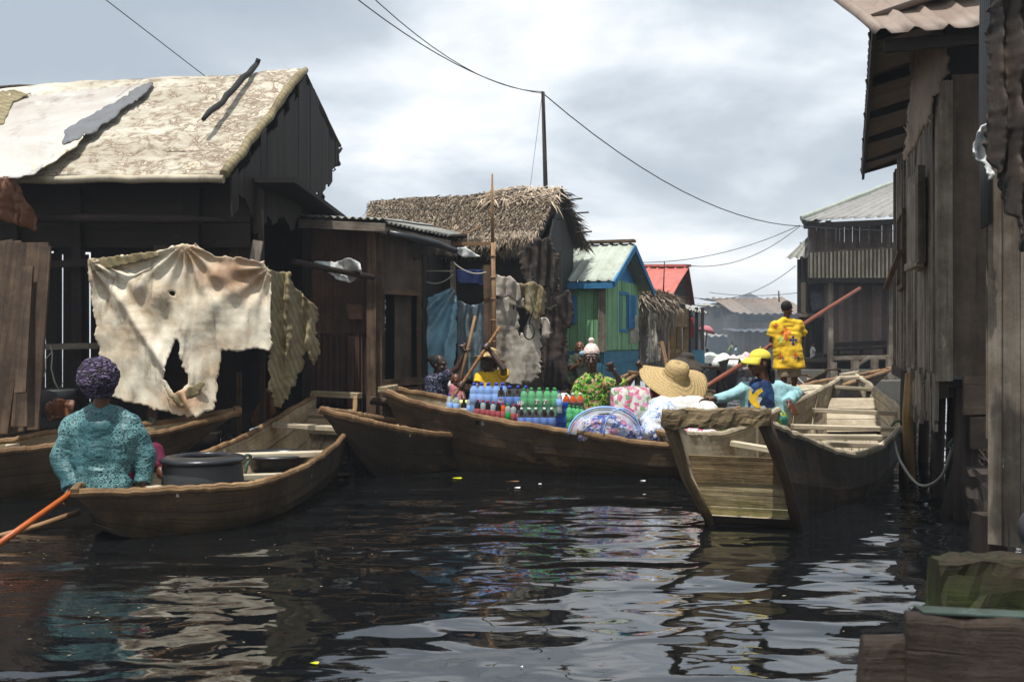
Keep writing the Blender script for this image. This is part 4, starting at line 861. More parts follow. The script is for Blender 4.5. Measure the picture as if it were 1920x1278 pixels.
a = U(1375, 566, 85); b = U(1440, 566, 85); mb = MB(); ap = U(1407, 549, 88); n0 = len(mb.v)
mb.v += [a, b, b+V((0, 6, 0)), a+V((0, 6, 0)), ap]; [mb.face(f_) for f_ in ((0, 1, 4), (1, 2, 4), (2, 3, 4), (3, 0, 4))]; obj('roof', mb, M['far_grey'], t)
mb = MB(); mb.box(((a+b)/2+V((0, 3, -2.3))), (2.6, 5, 3.8)); obj('wall', mb, M['far_grey'], t)
mb = MB(); mb.tube([U(1461, 566, 40), U(1460, 545, 40)], .03, 5); obj('aerial', mb, M['cable'], label='thin aerial standing on the broad rusty roof', cat='aerial')

# ================================================================ two-storey house, right
t = thing('stilt_house', 'two-storey wooden house with a slatted balcony across the canal', 'house', (8.5, 27, 0))
def W(px, py, D=26.0): return U(px, py, D)
DX = 26.0
FR = 1760
mb = MB(); planks(mb, Z(1545, 26.9, 0), Z(FR, 26.9, 0), 1.0, 2.95, .13, .02, .006, jz=.0, tr=(.5, 1.2)); obj('lower_wall', mb, M['brown_sheet'], t)
mb = MB(); planks(mb, Z(1522, 27.1, 0), Z(FR, 27.1, 0), 3.0, 4.55, .12, .02, .006, jz=.0, tr=(.6, 1.2)); obj('upper_wall', mb, M['brown_sheet'], t)
mb = MB(); mb.hexa([Z(1515, 25.7, 2.86), Z(FR, 25.7, 2.86), Z(FR, 27.2, 2.86), Z(1515, 27.2, 2.86), Z(1515, 25.7, 2.98), Z(FR, 25.7, 2.98), Z(FR, 27.2, 2.98), Z(1515, 27.2, 2.98)]); obj('balcony_floor', mb, M['wall_dark'], t)
bal = obj('balcony', (lambda m: (B(m, W(1516, 474), W(FR, 460), .08, .06), B(m, W(1516, 522), W(FR, 518), .06, .08), m)[-1])(MB()), M['wall_grey'], t)
n_ = 32
for i in range(n_):
    px = 1521+(FR-1521)*i/n_; mb = MB(); B(mb, W(px, 529-(px-1521)*.02, 25.93), W(px, 474-(px-1521)*.052, 25.93), .052, .03, up=V((0, 1, 0)), t=rnd(.7, 1.2)); obj('slat', mb, M['plank_pale'], bal)
for px, z0, z1, D in ((1557, .3, 2.9, 26.0), (1670, .3, 2.9, 26.0), (1553, 2.9, 4.5, 26.1), (1665, 2.9, 4.5, 26.1), (1520, 2.9, 4.5, 26.1), (1730, .3, 4.5, 26)):
    mb = MB(); B(mb, Z(px, D, z0), Z(px, D, z1), .12, .12, t=rnd(.7, 1.1)); obj('post', mb, M['wall_grey'], t)
ea = U(1502, 414, 25.2); eb = U(FR+50, 400, 25.2); ra = U(1690, 341, 29); rb_ = U(FR+60, 338, 29)
mb = MB(); corr(mb, ea, eb, rb_, ra, .3, .035, trap=True, nv=8, wob=.02); obj('roof', mb, M['zinc_far'], t, solid=.006)
ec = U(1510, 428, 31); mb = MB(); corr(mb, ec, ea, ra-V((.001, 0, 0)), ra, .3, .03, trap=True); obj('hip_roof', mb, M['zinc_far'], t, solid=.006)
mb = MB(); mb.tube([ea.lerp(ra, i/8)+V((0, 0, .06+.03*nz((i, 0, 0), .9))) for i in range(9)], .07, 7, flat=.5); obj('hip_cap', mb, M['zinc_green'], t)
mb = MB(); B(mb, ea+V((.1, .1, -.12)), eb+V((0, .1, -.12)), .06, .14); obj('fascia', mb, M['wall_dark'], t)
mb = MB(); planks(mb, Z(1522, 31, 0), Z(1522, 27.1, 0), 3.0, 4.6, .2, .02); obj('side_wall', mb, M['wall_dark'], t); mb = MB(); planks(mb, Z(1512, 30.5, 0), Z(1545, 30.5, 0), .6, 2.9, .2, .02); obj('side_wall', mb, M['wall_dark'], t)
mb = MB(); planks(mb, Z(1500, 31, 0), Z(FR, 31, 0), -.1, 4.4, .3, .02, -.02); obj('rear_wall', mb, M['wall_dark'], t)
mb = MB(); B(mb, W(1560, 671), W(FR, 667), .12, .1); obj('platform_beam', mb, M['wall_grey'], t)
mb = MB(); mb.hexa([Z(1505, 26.1, .8), Z(FR, 26.1, .8), Z(FR, 31, .8), Z(1505, 31, .8), Z(1505, 26.1, .9), Z(FR, 26.1, .9), Z(FR, 31, .9), Z(1505, 31, .9)]); obj('platform', mb, M['wall_dark'], t)
mb = MB(); B(mb, W(1600, 690, 25.8), W(1632, 668, 25.8), .06, .06); obj('brace', mb, M['wall_grey'], t)
for px in (1512, 1560, 1610, 1665, 1720):
    mb = MB(); B(mb, Z(px, 26.2, -.4), Z(px, 26.2, .85), .14); obj('stilt', mb, M['wall_dark'], t)
mb = MB(); B(mb, W(1566, 656, 26.4), W(1664, 652, 26.4), .3, .05); B(mb, W(1566, 646, 26.6), W(1664, 642, 26.6), .05, .12)
for px in (1572, 1615, 1660): B(mb, W(px, 668, 26.5), W(px, 655, 26.5), .06)
obj('bench', mb, M['wall_dark'], label='long dark bench on the platform of the two-storey house', cat='bench')
# annex
t = thing('annex', 'narrow leaning balcony annex with pale sheet roof left of the two-storey house', 'annex', (8, 28, 0))
mb = MB(); corr(mb, U(1472, 484, 27), U(1532, 480, 27), U(1532, 430, 30), U(1515, 445, 30), .2, .03); obj('roof', mb, M['zinc'], t, solid=.01)
for px0, px1 in ((1499, 1503), (1510, 1512), (1519, 1519)):
    mb = MB(); B(mb, U(px0, 585, 27.2), U(px1-4, 486, 27.2), .1, .1); obj('post', mb, M['wall_dark'], t)
mb = MB(); planks(mb, Z(1497, 27.3, 0), Z(1512, 27.0, 0), 2.1, 2.95, .12, .03, .01); obj('parapet', mb, M['far_brown'], t)
mb = MB(); planks(mb, Z(1512, 27.6, 0), Z(1556, 27.6, 0), 2.1, 2.95, .4, .03, .03, horiz=True, tr=(.6, 1.1)); obj('board_wall', mb, M['far_grey'], t)
mb = MB(); mb.hexa([Z(1497, 27.0, 2.0), Z(1556, 27.0, 2.0), Z(1556, 30, 2.0), Z(1497, 30, 2.0), Z(1497, 27.0, 2.1), Z(1556, 27.0, 2.1), Z(1556, 30, 2.1), Z(1497, 30, 2.1)]); obj('floor', mb, M['wall_grey'], t)
for px in (1502, 1514, 1548): mb = MB(); B(mb, Z(px, 27.4, -.4), Z(px, 27.4, 2.0), .12); obj('stilt', mb, M['wall_dark'], t)
hang('cloth', [(1520, 550), (1554, 545), (1553, 576), (1522, 583)], 26.9, 'far_grey', 'greyish purple cloth hung under the balcony of the two-storey house', 74, 2, .05, cell=2.5)
# low bank wall
t = thing('low_wall', 'low wall of old concrete and boards before the two-storey house', 'wall', (8, 21, 0))
mb = MB(); mb.box((7.9, 23.5, .3), (3.4, .3, .75)); mb.box((8.4, 22.9, .2), (2.6, .4, .5)); obj('concrete', mb, M['concrete'], t, rough=.03, bevel=.02)
for px, z in ((1562, .85), (1603, .9), (1640, .95), (1668, 1.0)): mb = MB(); B(mb, Z(px, 23.2, -.3), Z(px, 23.2, z), .14); obj('post', mb, M['wall_grey'], t, rough=.01)
# ================================================================ near right house on stilts
t = thing('stilt_house', 'weathered plank house on stilts at the near right with brown sheet eaves', 'house', (4.4, 9, 0))
cF = V((3.27, 7.5, 0)); cB = V((5.02, 13.0, 0)); cE = V((3.27+1.6, 7.35, 0)); dr = (cB-cF).normalized(); nl = V((-dr.y, dr.x, 0))
zt_side = 3.25
winskip = lambda s, i: False
mb = MB(); planks(mb, (cB.x, cB.y), (cF.x, cF.y), lambda s: 1.04+.05*nz((s*20, 0, 0)), 3.5, .11, .025, .012, jz=.05, jd=.035, tr=(.6, 1.25), lean=.02); obj('side_wall', mb, M['wall_grey'], t, rough=.004)
mb = MB(); planks(mb, (cF.x+.03, cF.y), (cE.x, cE.y), 1.1, 3.35, .9, .02, .004, jz=.01); obj('front_panel', mb, M['ply'], t)
mb = MB(); mb.hexa([V((cF.x+.1, 7.42, .80)), V((cE.x, 7.3, .84)), V((cE.x, 7.33, .84)), V((cF.x+.1, 7.45, .80)), V((cF.x+.1, 7.42, 1.09)), V((cE.x, 7.3, 1.09)), V((cE.x, 7.33, 1.09)), V((cF.x+.1, 7.45, 1.09))]); mb.hexa([V((cF.x+.13, 7.37, .55)), V((cE.x, 7.25, .55)), V((cE.x, 7.28, .55)), V((cF.x+.13, 7.40, .55)), V((cF.x+.13, 7.37, .79)), V((cE.x, 7.25, .79)), V((cE.x, 7.28, .79)), V((cF.x+.13, 7.40, .79))], t=.8); obj('skirt_boards', mb, M['ply'], t, rough=.003)
mb = MB(); B(mb, off(cF, 1.05)+V((-.03, -.03, 0)), off(cF, 3.3)+V((-.03, -.03, 0)), .11, .06, t=1.0); obj('corner_board', mb, M['wall_grey'], t, rough=.005, bevel=.004)
mb = MB(); planks(mb, (cF.x-.09+dr.x*2.2, cF.y+dr.y*2.2), (cF.x-.05, cF.y), lambda s: .72+.12*nz((s*12, 2, 0)), 1.06, .13, .03, .01, jz=.09, tr=(.7, 1.1)); obj('rotten_skirt', mb, M['wall_grey'], t, rough=.01)
# windows and shutters on the side wall
def sidewin(s0, s1, z0, z1, sh=False):
    a = cF+dr*s0; b = cF+dr*s1; mb = MB(); o_ = nl*.075
    for p, q in ((off(a, z0), off(b, z0)), (off(a, z1), off(b, z1)), (off(a, z0), off(a, z1)), (off(b, z0), off(b, z1))): B(mb, p+o_, q+o_, .05, .04, up=nl)
    f_ = obj('window', mb, M['wall_brown'], t, rough=.003)
    mb = MB(); mb.hexa([off(a, z0)+nl*.06, off(b, z0)+nl*.06, off(b, z0)+nl*.066, off(a, z0)+nl*.066, off(a, z1)+nl*.06, off(b, z1)+nl*.06, off(b, z1)+nl*.066, off(a, z1)+nl*.066]); obj('opening_fill', mb, M['inside'], f_)  # near-black slab over the boards, painted in for the unlit room
    if sh:
        mb = MB(); q = a+nl*.1; e_ = (nl*.55+dr*.6).normalized()*(s1-s0); planks(mb, (q.x, q.y), (q.x+e_.x, q.y+e_.y), z0+.02, z1, .16, .025, .004, jz=.01); obj('shutter', mb, M['wall_brown'], f_)
sidewin(3.3, 4.2, 1.95, 2.75); sidewin(.9, 1.5, 2.0, 2.7)
mb = MB(); q = cF+dr*.75+nl*.09; planks(mb, (q.x+dr.x*.6+nl.x*.05, q.y+dr.y*.6+nl.y*.05), (q.x, q.y), 2.02, 2.78, .2, .03, .004, jz=.01, tr=(1, 1.3)); B(mb, off(q, 2.0)+nl*.03, off(q+dr*.62, 2.0)+nl*.08, .06, .06); B(mb, off(q, 2.0)+nl*.03, off(q, 2.8)+nl*.03, .06, .06, t=.7); obj('shutter', mb, M['wall_grey'], t, rough=.004)
mb = MB(); q = cF+dr*3.2+nl*.12; B(mb, off(q, 2.3), off(q+dr*.9+nl*.1, 1.95), .05, .04); obj('brace', mb, M['wall_brown'], t)
hg = MB(); cloth(hg, [(1708, 96), (1770, 84), (1776, 140), (1754, 178), (1742, 230), (1720, 260), (1700, 310), (1694, 300), (1704, 200)], lambda x, y: 7.1+(1776-x)*.012, 4, rag=6, wr=.05, seed=81); obj('torn_sheet', hg, M['torn_sheet'], t, solid=.008)
# roof: side eave running back, front overhang
e0 = U(1632, 40, 6.8); e1 = U(1614, 322, 13.8); i1 = V((cB.x+.3, 13.8, 4.2)); i0 = V((4.6, 6.6, 4.5))
mb = MB(); corr(mb, e0+V((0, 0, .05)), e1, e1+V((1.6, -.5, .55)), e0+V((1.9, -.5, .55)), .2, .022, trap=True, wob=.02); obj('side_roof', mb, M['zinc_brown'], t, solid=.005)
mb = MB(); B(mb, e0+V((.03, 0, -.03)), e1+V((.03, 0, -.05)), .03, .12, t=.7); obj('eave_board', mb, M['wall_dark'], t, rough=.01)
for s_ in (.05, .25, .45, .65, .85, .98):
    mb = MB(); p = e0.lerp(e1, s_)+V((0, 0, -.02)); B(mb, p, p+V((.9, -.25, .25)), .05, .08); obj('rafter', mb, M['wall_dark'], t)
f0 = U(1640, 62, 6.5); f1 = U(1850, 42, 6.2)+V((.4, 0, 0))
f1.z = f0.z+.0
mb = MB(); corr(mb, f0, f1, f1+V((0, 1.6, 1.0)), f0+V((-.03, 1.6, 1.0)), .2, .028, trap=True, nv=8, wob=.015, jag=.0); obj('front_roof', mb, M['zinc_pink'], t, solid=.004)
mb = MB(); B(mb, f0+V((.1, .1, -.06)), f1+V((0, .1, -.06)), .05, .08); obj('fascia', mb, M['wall_dark'], t)
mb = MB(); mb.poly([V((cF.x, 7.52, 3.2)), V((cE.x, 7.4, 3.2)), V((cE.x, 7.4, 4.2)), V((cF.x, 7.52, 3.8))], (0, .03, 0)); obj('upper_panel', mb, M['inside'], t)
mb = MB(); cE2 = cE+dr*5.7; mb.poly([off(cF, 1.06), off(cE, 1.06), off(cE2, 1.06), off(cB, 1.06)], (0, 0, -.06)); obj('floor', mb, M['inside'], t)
for s_, w_ in ((0.05, 1), (.5, 1), (1.2, .5), (2.2, 1), (3.6, .9), (5.2, 1)):
    p = cF+dr*s_*1.05+V((.15, 0, 0)); mb = MB(); mb.tube([off(p, -.5), off(p+V((.05, 0, 0)), 1.0)], .055*w_+.01, 8); obj('stilt', mb, M['log'], t, rough=.01)
for x, y, r_ in ((3.42, 7.55, .07), (3.95, 7.5, .05), (4.2, 7.9, .07), (4.6, 7.6, .06), (3.7, 8.6, .05), (4.2, 9.4, .06), (4.7, 10.5, .06), (4.0, 10.2, .05), (5.2, 9, .06), (5.4, 11.5, .06)):
    mb = MB(); mb.tube([(x, y, -.5), (x+rnd(-.1, .1), y, 1.05)], r_, 8); obj('stilt', mb, M['log'], t, rough=.012)
mb = MB(); B(mb, off(cF, .98)+nl*.02, off(cB, .98)+nl*.02, .08, .12); B(mb, V((3.3, 7.6, .98)), V((4.9, 7.5, .98)), .08, .12); obj('floor_beam', mb, M['wall_dark'], t)
mb = MB(); mb.tube([U(1708, 700, 9.3), U(1702, 780, 9.3), U(1706, 900, 9.3)], .05, 9); obj('post', mb, M['ochre'], label='yellow brown round post in the water beside the empty canoe', cat='post', rough=.006)
mb = MB(); mb.tube([V((3.85, 8.1, .9)), V((3.55, 7.9, .35)), V((3.3, 7.7, -.3))], [.055, .06, .065], 8); obj('leaning_post', mb, M['wall_dark'], label='thick dark post leaning under the near right house', cat='post', rough=.01)
# reeds and rubbish under the house
mb = MB()
for _ in range(170):
    p = V((rnd(4.75, 6.5), rnd(9.0, 13), rnd(-.02, .1))); d_ = V((rnd(-1, 1), rnd(-.4, .4), rnd(.1, 1.6))).normalized(); q = p+d_*rnd(.2, .8); sd_ = V((.012, 0, .008)); b_ = len(mb.v); mb.v += [p-sd_, p+sd_, q]; mb.face([b_, b_+1, b_+2], None, rnd(.5, 1.4))
obj('reed_litter', mb, M['thatch'], kind='stuff')
# ================================================================ nearest right building
t = thing('plank_building', 'closest plank building cut off by the right edge with dark curtain above', 'building', (2.4, 4.6, 0))
q0 = Z(1858, 4.75, 0); q1 = V((2.9, 4.1, 0))
mb = MB(); planks(mb, (q0.x, q0.y), (q1.x, q1.y), .36, 3.4, .085, .02, .006, jz=.03, jd=.02, tr=(.65, 1.1)); planks(mb, (q0.x+1.0, q0.y+1.5), (q0.x, q0.y), .9, 3.4, .1, .02, .005, tr=(.5, .9)); obj('wall', mb, M['wall_grey'], t, rough=.003)
mb = MB(); corr(mb, Z(1841, 4.9, 1.9), Z(1856, 4.6, 1.9), Z(1862, 4.6, 3.6), Z(1838, 4.9, 3.6), .06, .008); obj('sheet_edge', mb, M['drum'], t, solid=.003)
mb = MB(); cloth(mb, [(1868, -40), (1990, -40), (1990, 520), (1930, 470), (1902, 380), (1882, 320), (1858, 270), (1862, 180)], lambda x, y: 4.2-(x-1860)*.002, 5, rag=5, wr=.03, seed=91, fold=lambda x, y: .07*abs(math.sin(x*.09+1.2*nz((x*.01, y*.006, 3))))); obj('curtain', mb, M['tarp_black'], t, solid=.01)
mb = MB(); cloth(mb, [(1852, 222), (1862, 240), (1862, 330), (1850, 342), (1846, 300), (1834, 288), (1836, 250)], 4.55, 3, rag=2, wr=.05, seed=92); obj('plastic_bag', mb, M['plastic_white'], solid=.008, label='crumpled clear plastic bag hooked on the closest plank building', cat='bag')
mb = MB(); B(mb, V((2.35, 4.9, -.4)), V((2.35, 4.9, .5)), .12); B(mb, V((2.8, 4.5, -.4)), V((2.8, 4.5, .5)), .12); obj('stilt', mb, M['log'], t)
# bottles hanging at the right edge, post stump, foreground boards
mb = MB()
for z, r_ in ((.98, .055), (.8, .07), (.64, .065)): mb.ell(V((1.985+.02*math.sin(z*9), 3.75, z)), (r_, r_, r_*1.25), n=14, m=10)
obj('float_string', mb, M['drum'], label='string of dark grey rounded floats hanging at the right edge', cat='float')
mb = MB(); c_ = U(1857, 975, 7.1); mb.rbeam(V((c_.x+.02, 7.1, -.5)), V((c_.x-.01, 7.1, .44)), .24, .26, up=V((0, 1, 0)), seg=14, jit=.02, n=5); obj('stump', mb, M['stump'], label='thick grey stump standing in the water under the right houses', cat='stump', rough=.03)
mb = MB(); mb.rbeam((1.39, 3.28, .475), (2.2, 3.26, .48), .12, .33, seg=30, jit=.02, n=6); obj('timber_block', mb, M['mossblock'], label='mossy green timber block in the lower right', cat='timber')
mb = MB(); a = U(1618, 1195, 2.15); b = V((1.5, 2.0, a.z-.01)); mb.rbeam(a+V((0, .03, -.15)), b+V((0, .03, -.15)), .06, .3, seg=36, jit=.009, n=6)
a2 = U(1716, 1160, 2.1); mb.rbeam(V((a2.x, 2.155, (a2.z+.3)/2)), V((1.5, 2.015, (a2.z+.3)/2+.003)), .065, a2.z-.3, seg=36, jit=.007, n=6, t=.9)
t = thing('timber_beam', 'heavy dark foreground timber beam in the bottom right corner', 'beam', a); obj('body', mb, M['front_wood'], t, rough=.008, bevel=.006)
mb = MB(); mb.hexa([V((a2.x+.03, 2.13, a2.z+.003)), V((1.5, 1.99, a2.z+.008)), V((1.5, 2.04, a2.z+.008)), V((a2.x+.03, 2.185, a2.z+.003)), V((a2.x+.03, 2.13, a2.z+.007)), V((1.5, 1.99, a2.z+.012)), V((1.5, 2.04, a2.z+.012)), V((a2.x+.03, 2.185, a2.z+.007))]); obj('painted_top', mb, M['cyanpaint'], t, rough=.002)
# ================================================================ cables and tall pole
def cable(pts, label, r_=.009):
    mb = MB(); P = []
    for i in range(len(pts)-1):
        a, b, s_ = pts[i][0], pts[i+1][0], pts[i][1]; q = sag(a, b, s_, 14); P += q if not P else q[1:]
    mb.tube(P, r_, 5); obj('power_cable', mb, M['cable'], label=label, cat='cable')
top = U(1018, 175, 18)
mb = MB(); mb.tube([U(1027, 520, 18.2), U(1023, 352, 18.2), U(1018, 172, 18)], [.05, .042, .032], 8); obj('utility_pole', mb, M['log'], label='tall thin wooden pole behind the thatched hut carrying cables', cat='pole')
cable([(U(640, -25, 12), .25), (top, 0)], 'lower cable from the top edge to the tall thin pole', .008)
cable([(U(672, -30, 12), .32), (top+V((0, 0, .03)), 0)], 'upper cable from the top edge to the tall thin pole', .007)
cable([(U(170, -22, 11), .0), (U(400, 155, 14), 0)], 'cable slanting down to the ridge of the big tarpaulin roof', .006)
cable([(top, .55), (U(1500, 424, 25), .05), (U(1760, 432, 25.5), 0)], 'long cable from the tall pole to the two-storey house', .011)
cable([(U(1500, 422, 25), .25), (U(1190, 492, 24), 0)], 'upper cable sloping left from the two-storey house', .009)
cable([(U(1500, 424, 25), .35), (U(1285, 497, 25), 0)], 'second cable sloping left from the two-storey house', .009)
cable([(U(1492, 498, 27), .35), (U(1302, 558, 27), 0)], 'cable from the annex down to the red-roofed house', .009)
cable([(U(1016, 180, 18), .0), (U(994, 352, 17.2), 0)], 'thin stay wire dropping from the tall pole to the thatch ridge', .004)
cable([(U(1330, 548, 30), .1), (U(1500, 548, 30), 0)], 'faint low cable over the far shacks', .009)
cable([(U(700, 392, 16.5), .1), (U(1050, 362, 16.3), 0)], 'thin wire lying along the thatch roof', .006)
# ---------------------------------------------------------------- canoes
def canoe(name, label, Lp, Rp, keel, bf=.55, rake=(.06, .06), N=40, out='boat_out', inn='boat_in', rim='boat_rim', thw=(), rim_w=.05, rim_h=.045, bars=(.06, .06), trans=(), ribs=(), cat='canoe', th=.028, group=None, floorz=.06, lum=.012, tm='transom', boards=True, bshift=(0, 0), chine=.55):
    L = catmull(Lp, N); Rr = catmull(Rp, N); c0 = (L[N//2]+Rr[N//2])/2; t = thing(name, label, cat, V((c0.x, c0.y, 0)), group)
    ctr = [(a+b)/2 for a, b in zip(L, Rr)]
    def cat_at(P, s): s = max(0, min(1, s))*(len(P)-1); i = min(int(s), len(P)-2); return P[i].lerp(P[i+1], s-i)
    secs = []
    for i in range(N):
        s = i/(N-1); sb = rake[0]+s*(1-rake[0]-rake[1])
        c = cat_at(ctr, sb); l = cat_at(L, sb); r = cat_at(Rr, sb); kz = catmull([(0, 0, z) for z in keel], 60)[int(s*59)].z; wb = max(0, 1-s/.35)**2; c = c+V((bshift[0]*wb, bshift[1]*wb, 0)); l = l+V((bshift[0]*wb, bshift[1]*wb, 0))
        bl = V((c.x+(l.x-c.x)*bf, c.y+(l.y-c.y)*bf, kz)); br = V((c.x+(r.x+bshift[0]*wb-c.x)*bf, c.y+(r.y+bshift[1]*wb-c.y)*bf, kz))
        ml = L[i].lerp(bl, chine); ml = ml+(V((L[i].x-ctr[i].x, L[i].y-ctr[i].y, 0)))*.10; mr = Rr[i].lerp(br, chine)+(V((Rr[i].x-ctr[i].x, Rr[i].y-ctr[i].y, 0)))*.10
        secs.append((L[i], ml, bl, br, mr, Rr[i]))
    def inner(sec):
        l, ml, bl, br, mr, r = sec; d = (r-l); d.z = 0; w = d.length; d = d.normalized(); e = min(th, w*.3); fz = max((bl.z+br.z)/2+.03, floorz)
        def dn(a, b): # lower inner corner along the side at height fz
            f_ = max(0, min(1, (a.z-fz)/max(.02, a.z-b.z))); return a.lerp(b, f_)
        IL = l+d*e; IR = r-d*e; 
        nl_ = dn(ml, bl) if ml.z > fz else dn(l, ml); nr_ = dn(mr, br) if mr.z > fz else dn(r, mr)
        mlz = ml+d*e; mrz = mr-d*e
        return IL, mlz, V((nl_.x, nl_.y, fz))+d*e, V((nr_.x, nr_.y, fz))-d*e, mrz, IR
    mb = MB(); b0 = 0
    us = [0]
    for i in range(1, N): us.append(us[-1]+(ctr[i]-ctr[i-1]).length)
    jit = lambda p: p+V((nz(p, 5), nz(p, 5, 3), nz(p, 5, 7)*.5))*lum
    for i, s_ in enumerate(secs):
        I = inner(s_); mb.v += [jit(p) for p in s_]+[jit(p) for p in I]
    vv = [0, .3, .6, 1.0, 1.3, 1.6]
    for i in range(N-1):
        a = i*12; b = a+12
        for k in range(5):
            uv = [(us[i], vv[k]), (us[i], vv[k+1]), (us[i+1], vv[k+1]), (us[i+1], vv[k])]
            mb.face([a+k, a+k+1, b+k+1, b+k], uv, (.85, 1.0, .9, 1.0, .85)[k], 0)
            mb.face([b+6+k, b+6+k+1, a+6+k+1, a+6+k], uv, 1.0 if k != 2 else .85, 1)
        mb.face([a, b, b+6, a+6], None, 1, 0); mb.face([a+5, a+11, b+11, b+5], None, 1, 0)
    for a in (0, (N-1)*12):
        for k in range(5): mb.face([a+k, a+k+1, a+6+k+1, a+6+k], None, .8, 0)
    obj('hull', mb, [M[out], M[inn]], t)
    for P, sg in ((L, 1), (Rr, -1)):
        mb = MB(); pts = []; NF = 150; PF = catmull([jit(p) for p in P], NF); CF = catmull(ctr, NF)
        for i, p in enumerate(PF):
            d = CF[i]-p; d.z = 0; pts.append(p+(d.normalized()*.012 if d.length > .02 else V((0, 0, 0)))+V((nz(p, 22), nz(p, 22, 4), nz(p, 16, 8)*1.3))*.006)
        mb.tube(pts, [rim_w*(1+.2*nz((i*.13, 0, 3))+.10*nz((i*.6, 5, 3)))/1.7 for i in range(NF)], 8, flat=rim_h/rim_w, side=None, sm=False)
        obj('gunwale', mb, M[rim], t, rough=.005)
    def at(s, f=0.5, dz=0): a = cat_at(L, s); b = cat_at(Rr, s); return a.lerp(b, f)+V((0, 0, dz))
    for e, s_ in ((0, 0.004), (1, .996)):
        if bars[e]:
            mb = MB(); d = (ctr[1]-ctr[0]).normalized() if e == 0 else (ctr[-1]-ctr[-2]).normalized(); z_ = .02
            mb.beam(at(s_, -.06, z_), at(s_, 1.06, z_), bars[e], bars[e]*.62, t=.95); obj('end_bar', mb, M[rim if bars[e] < .1 else inn], t, rough=.012, bevel=.008)
    for th_ in thw:
        s_, dz, w_ = th_[:3]; s2 = th_[3] if len(th_) > 3 else s_; dzl = th_[4] if len(th_) > 4 else dz
        mb = MB(); a = at(s_, .05, dzl); b = at(s2, .97, dz); mb.beam(a, b, w_, .045, t=rnd(.9, 1.15)); obj('thwart', mb, M['plank_pale'], t, rough=.004, bevel=.006)
    for tr_ in trans:
        s_, top, bot = tr_[:3]; tmx = tr_[3] if len(tr_) > 3 else tm
        i = int(s_*(N-1)); l, ml, bl, br, mr, r = secs[i]; e = ctr[min(i+1, N-1)]-ctr[max(i-1, 0)]; e.z = 0; e = e.normalized()*.03
        s5 = secs[int((tr_[4] if len(tr_) > 4 else s_)*(N-1))]
        def side_(right, z):
            f_ = (z-bot)/(top-bot); A_ = side(*( (r, mr, br) if right else (l, ml, bl)), z); B_ = side(*((s5[5], s5[4], s5[3]) if right else (s5[0], s5[1], s5[2])), z); return A_.lerp(B_, f_)
        def side(a, m, b, z):
            if z > m.z: f_ = (a.z-z)/(a.z-m.z); return a.lerp(m, max(0, min(1, f_)))
            f_ = (m.z-z)/(m.z-b.z); return m.lerp(b, max(0, min(1, f_)))
        zs = [top, (top*.66+bot*.34), (top*.36+bot*.64), bot]
        for q in range(3):
            mb = MB(); za, zb = zs[q], zs[q+1]; o_ = e*(.25*(q % 2)); ins = (r-l).normalized()*.015
            P = [side_(0, za), side_(0, (za+zb)/2), side_(0, zb+.006), side_(1, zb+.006), side_(1, (za+zb)/2), side_(1, za)]
            mb.poly([p+o_+(ins if n_ < 3 else -ins) for n_, p in enumerate(P)], e, t=(1.0, 1.1, .95)[q]); obj('transom_board', mb, M['transom_top' if tmx == 'transom' and q == 0 else tmx], t, rough=.008)
    for s_ in ribs:
        i = int(s_*(N-1)); I = inner(secs[i]); mb = MB(); mb.tube([I[0]-V((0, 0, .03)), I[1], I[2]+V((0, 0, .01)), I[3]+V((0, 0, .01)), I[4], I[5]-V((0, 0, .03))], .02, 4, flat=.8, sm=False); obj('rib', mb, M[inn], t)
    if boards:
        mb = MB()
        for j in range(4):
            f0_ = .22+.14*j; P = [(secs[i][2].lerp(secs[i][3], f0_), secs[i][2].lerp(secs[i][3], f0_+.13)) for i in range(5, N-5, 3)]
            tt = rnd(.8, 1.15)
            for q in range(len(P)-1):
                z_ = lambda p, k_: V((p.x, p.y, max(p.z+.05, floorz+.025)+.003*j))
                mb.hexa([z_(P[q][0], 0), z_(P[q+1][0], 0), z_(P[q+1][1], 0), z_(P[q][1], 0)]+[z_(x_, 0)+V((0, 0, .02)) for x_ in (P[q][0], P[q+1][0], P[q+1][1], P[q][1])], t=tt)
        obj('floor_board', mb, M[inn], t)
    return t, L, Rr, at
# the empty canoe, right
RB = canoe('canoe', 'empty weathered canoe with open square stern frame and mossy transom at right',
  [UZ(1250, 7.0, .80), UZ(1300, 7.9, .60), UZ(1390, 8.5, .60), UZ(1435, 9.2, .67), UZ(1512, 11.3, .72), UZ(1580, 14.0, .85)],
  [UZ(1428, 6.95, .80), UZ(1500, 7.55, .63), UZ(1600, 8.25, .41), UZ(1668, 9.4, .41), UZ(1690, 11.3, .56), UZ(1604, 14.1, .88)],
  [-.06, -.16, -.16, -.12, .02, .3], bf=.8, rake=(.12, .1), out='boat_out', inn='boat_grey', rim='boat_grey', rim_w=.05, rim_h=.05, bars=(0, .1),
  thw=((.57, -.03, .13, .58, -.22), (.63, -.03, .14, .64, -.22), (.70, -.03, .14, .70, -.2), (.81, -.06, .14, .81, -.16), (.33, -.08, .1), (.93, -.05, .25), (.98, -.0, .25)), bshift=(.16, -.12), trans=((.02, .50, -.1, 'transom', .09), (.95, .62, .25, 'boat_grey')), ribs=(.5, .65, .74, .86), N=44, lum=.02, th=.035, chine=.5)
mb = MB(); a = RB[1][0]+V((-.04, -.02, .0)); b = RB[2][0]+V((.04, -.02, .02)); mb.rbeam(a+V((0, 0, .005)), b+V((0, 0, .0)), .13, .125, seg=26, jit=.022, n=4); obj('end_bar', mb, M['bar_wood'], RB[0])
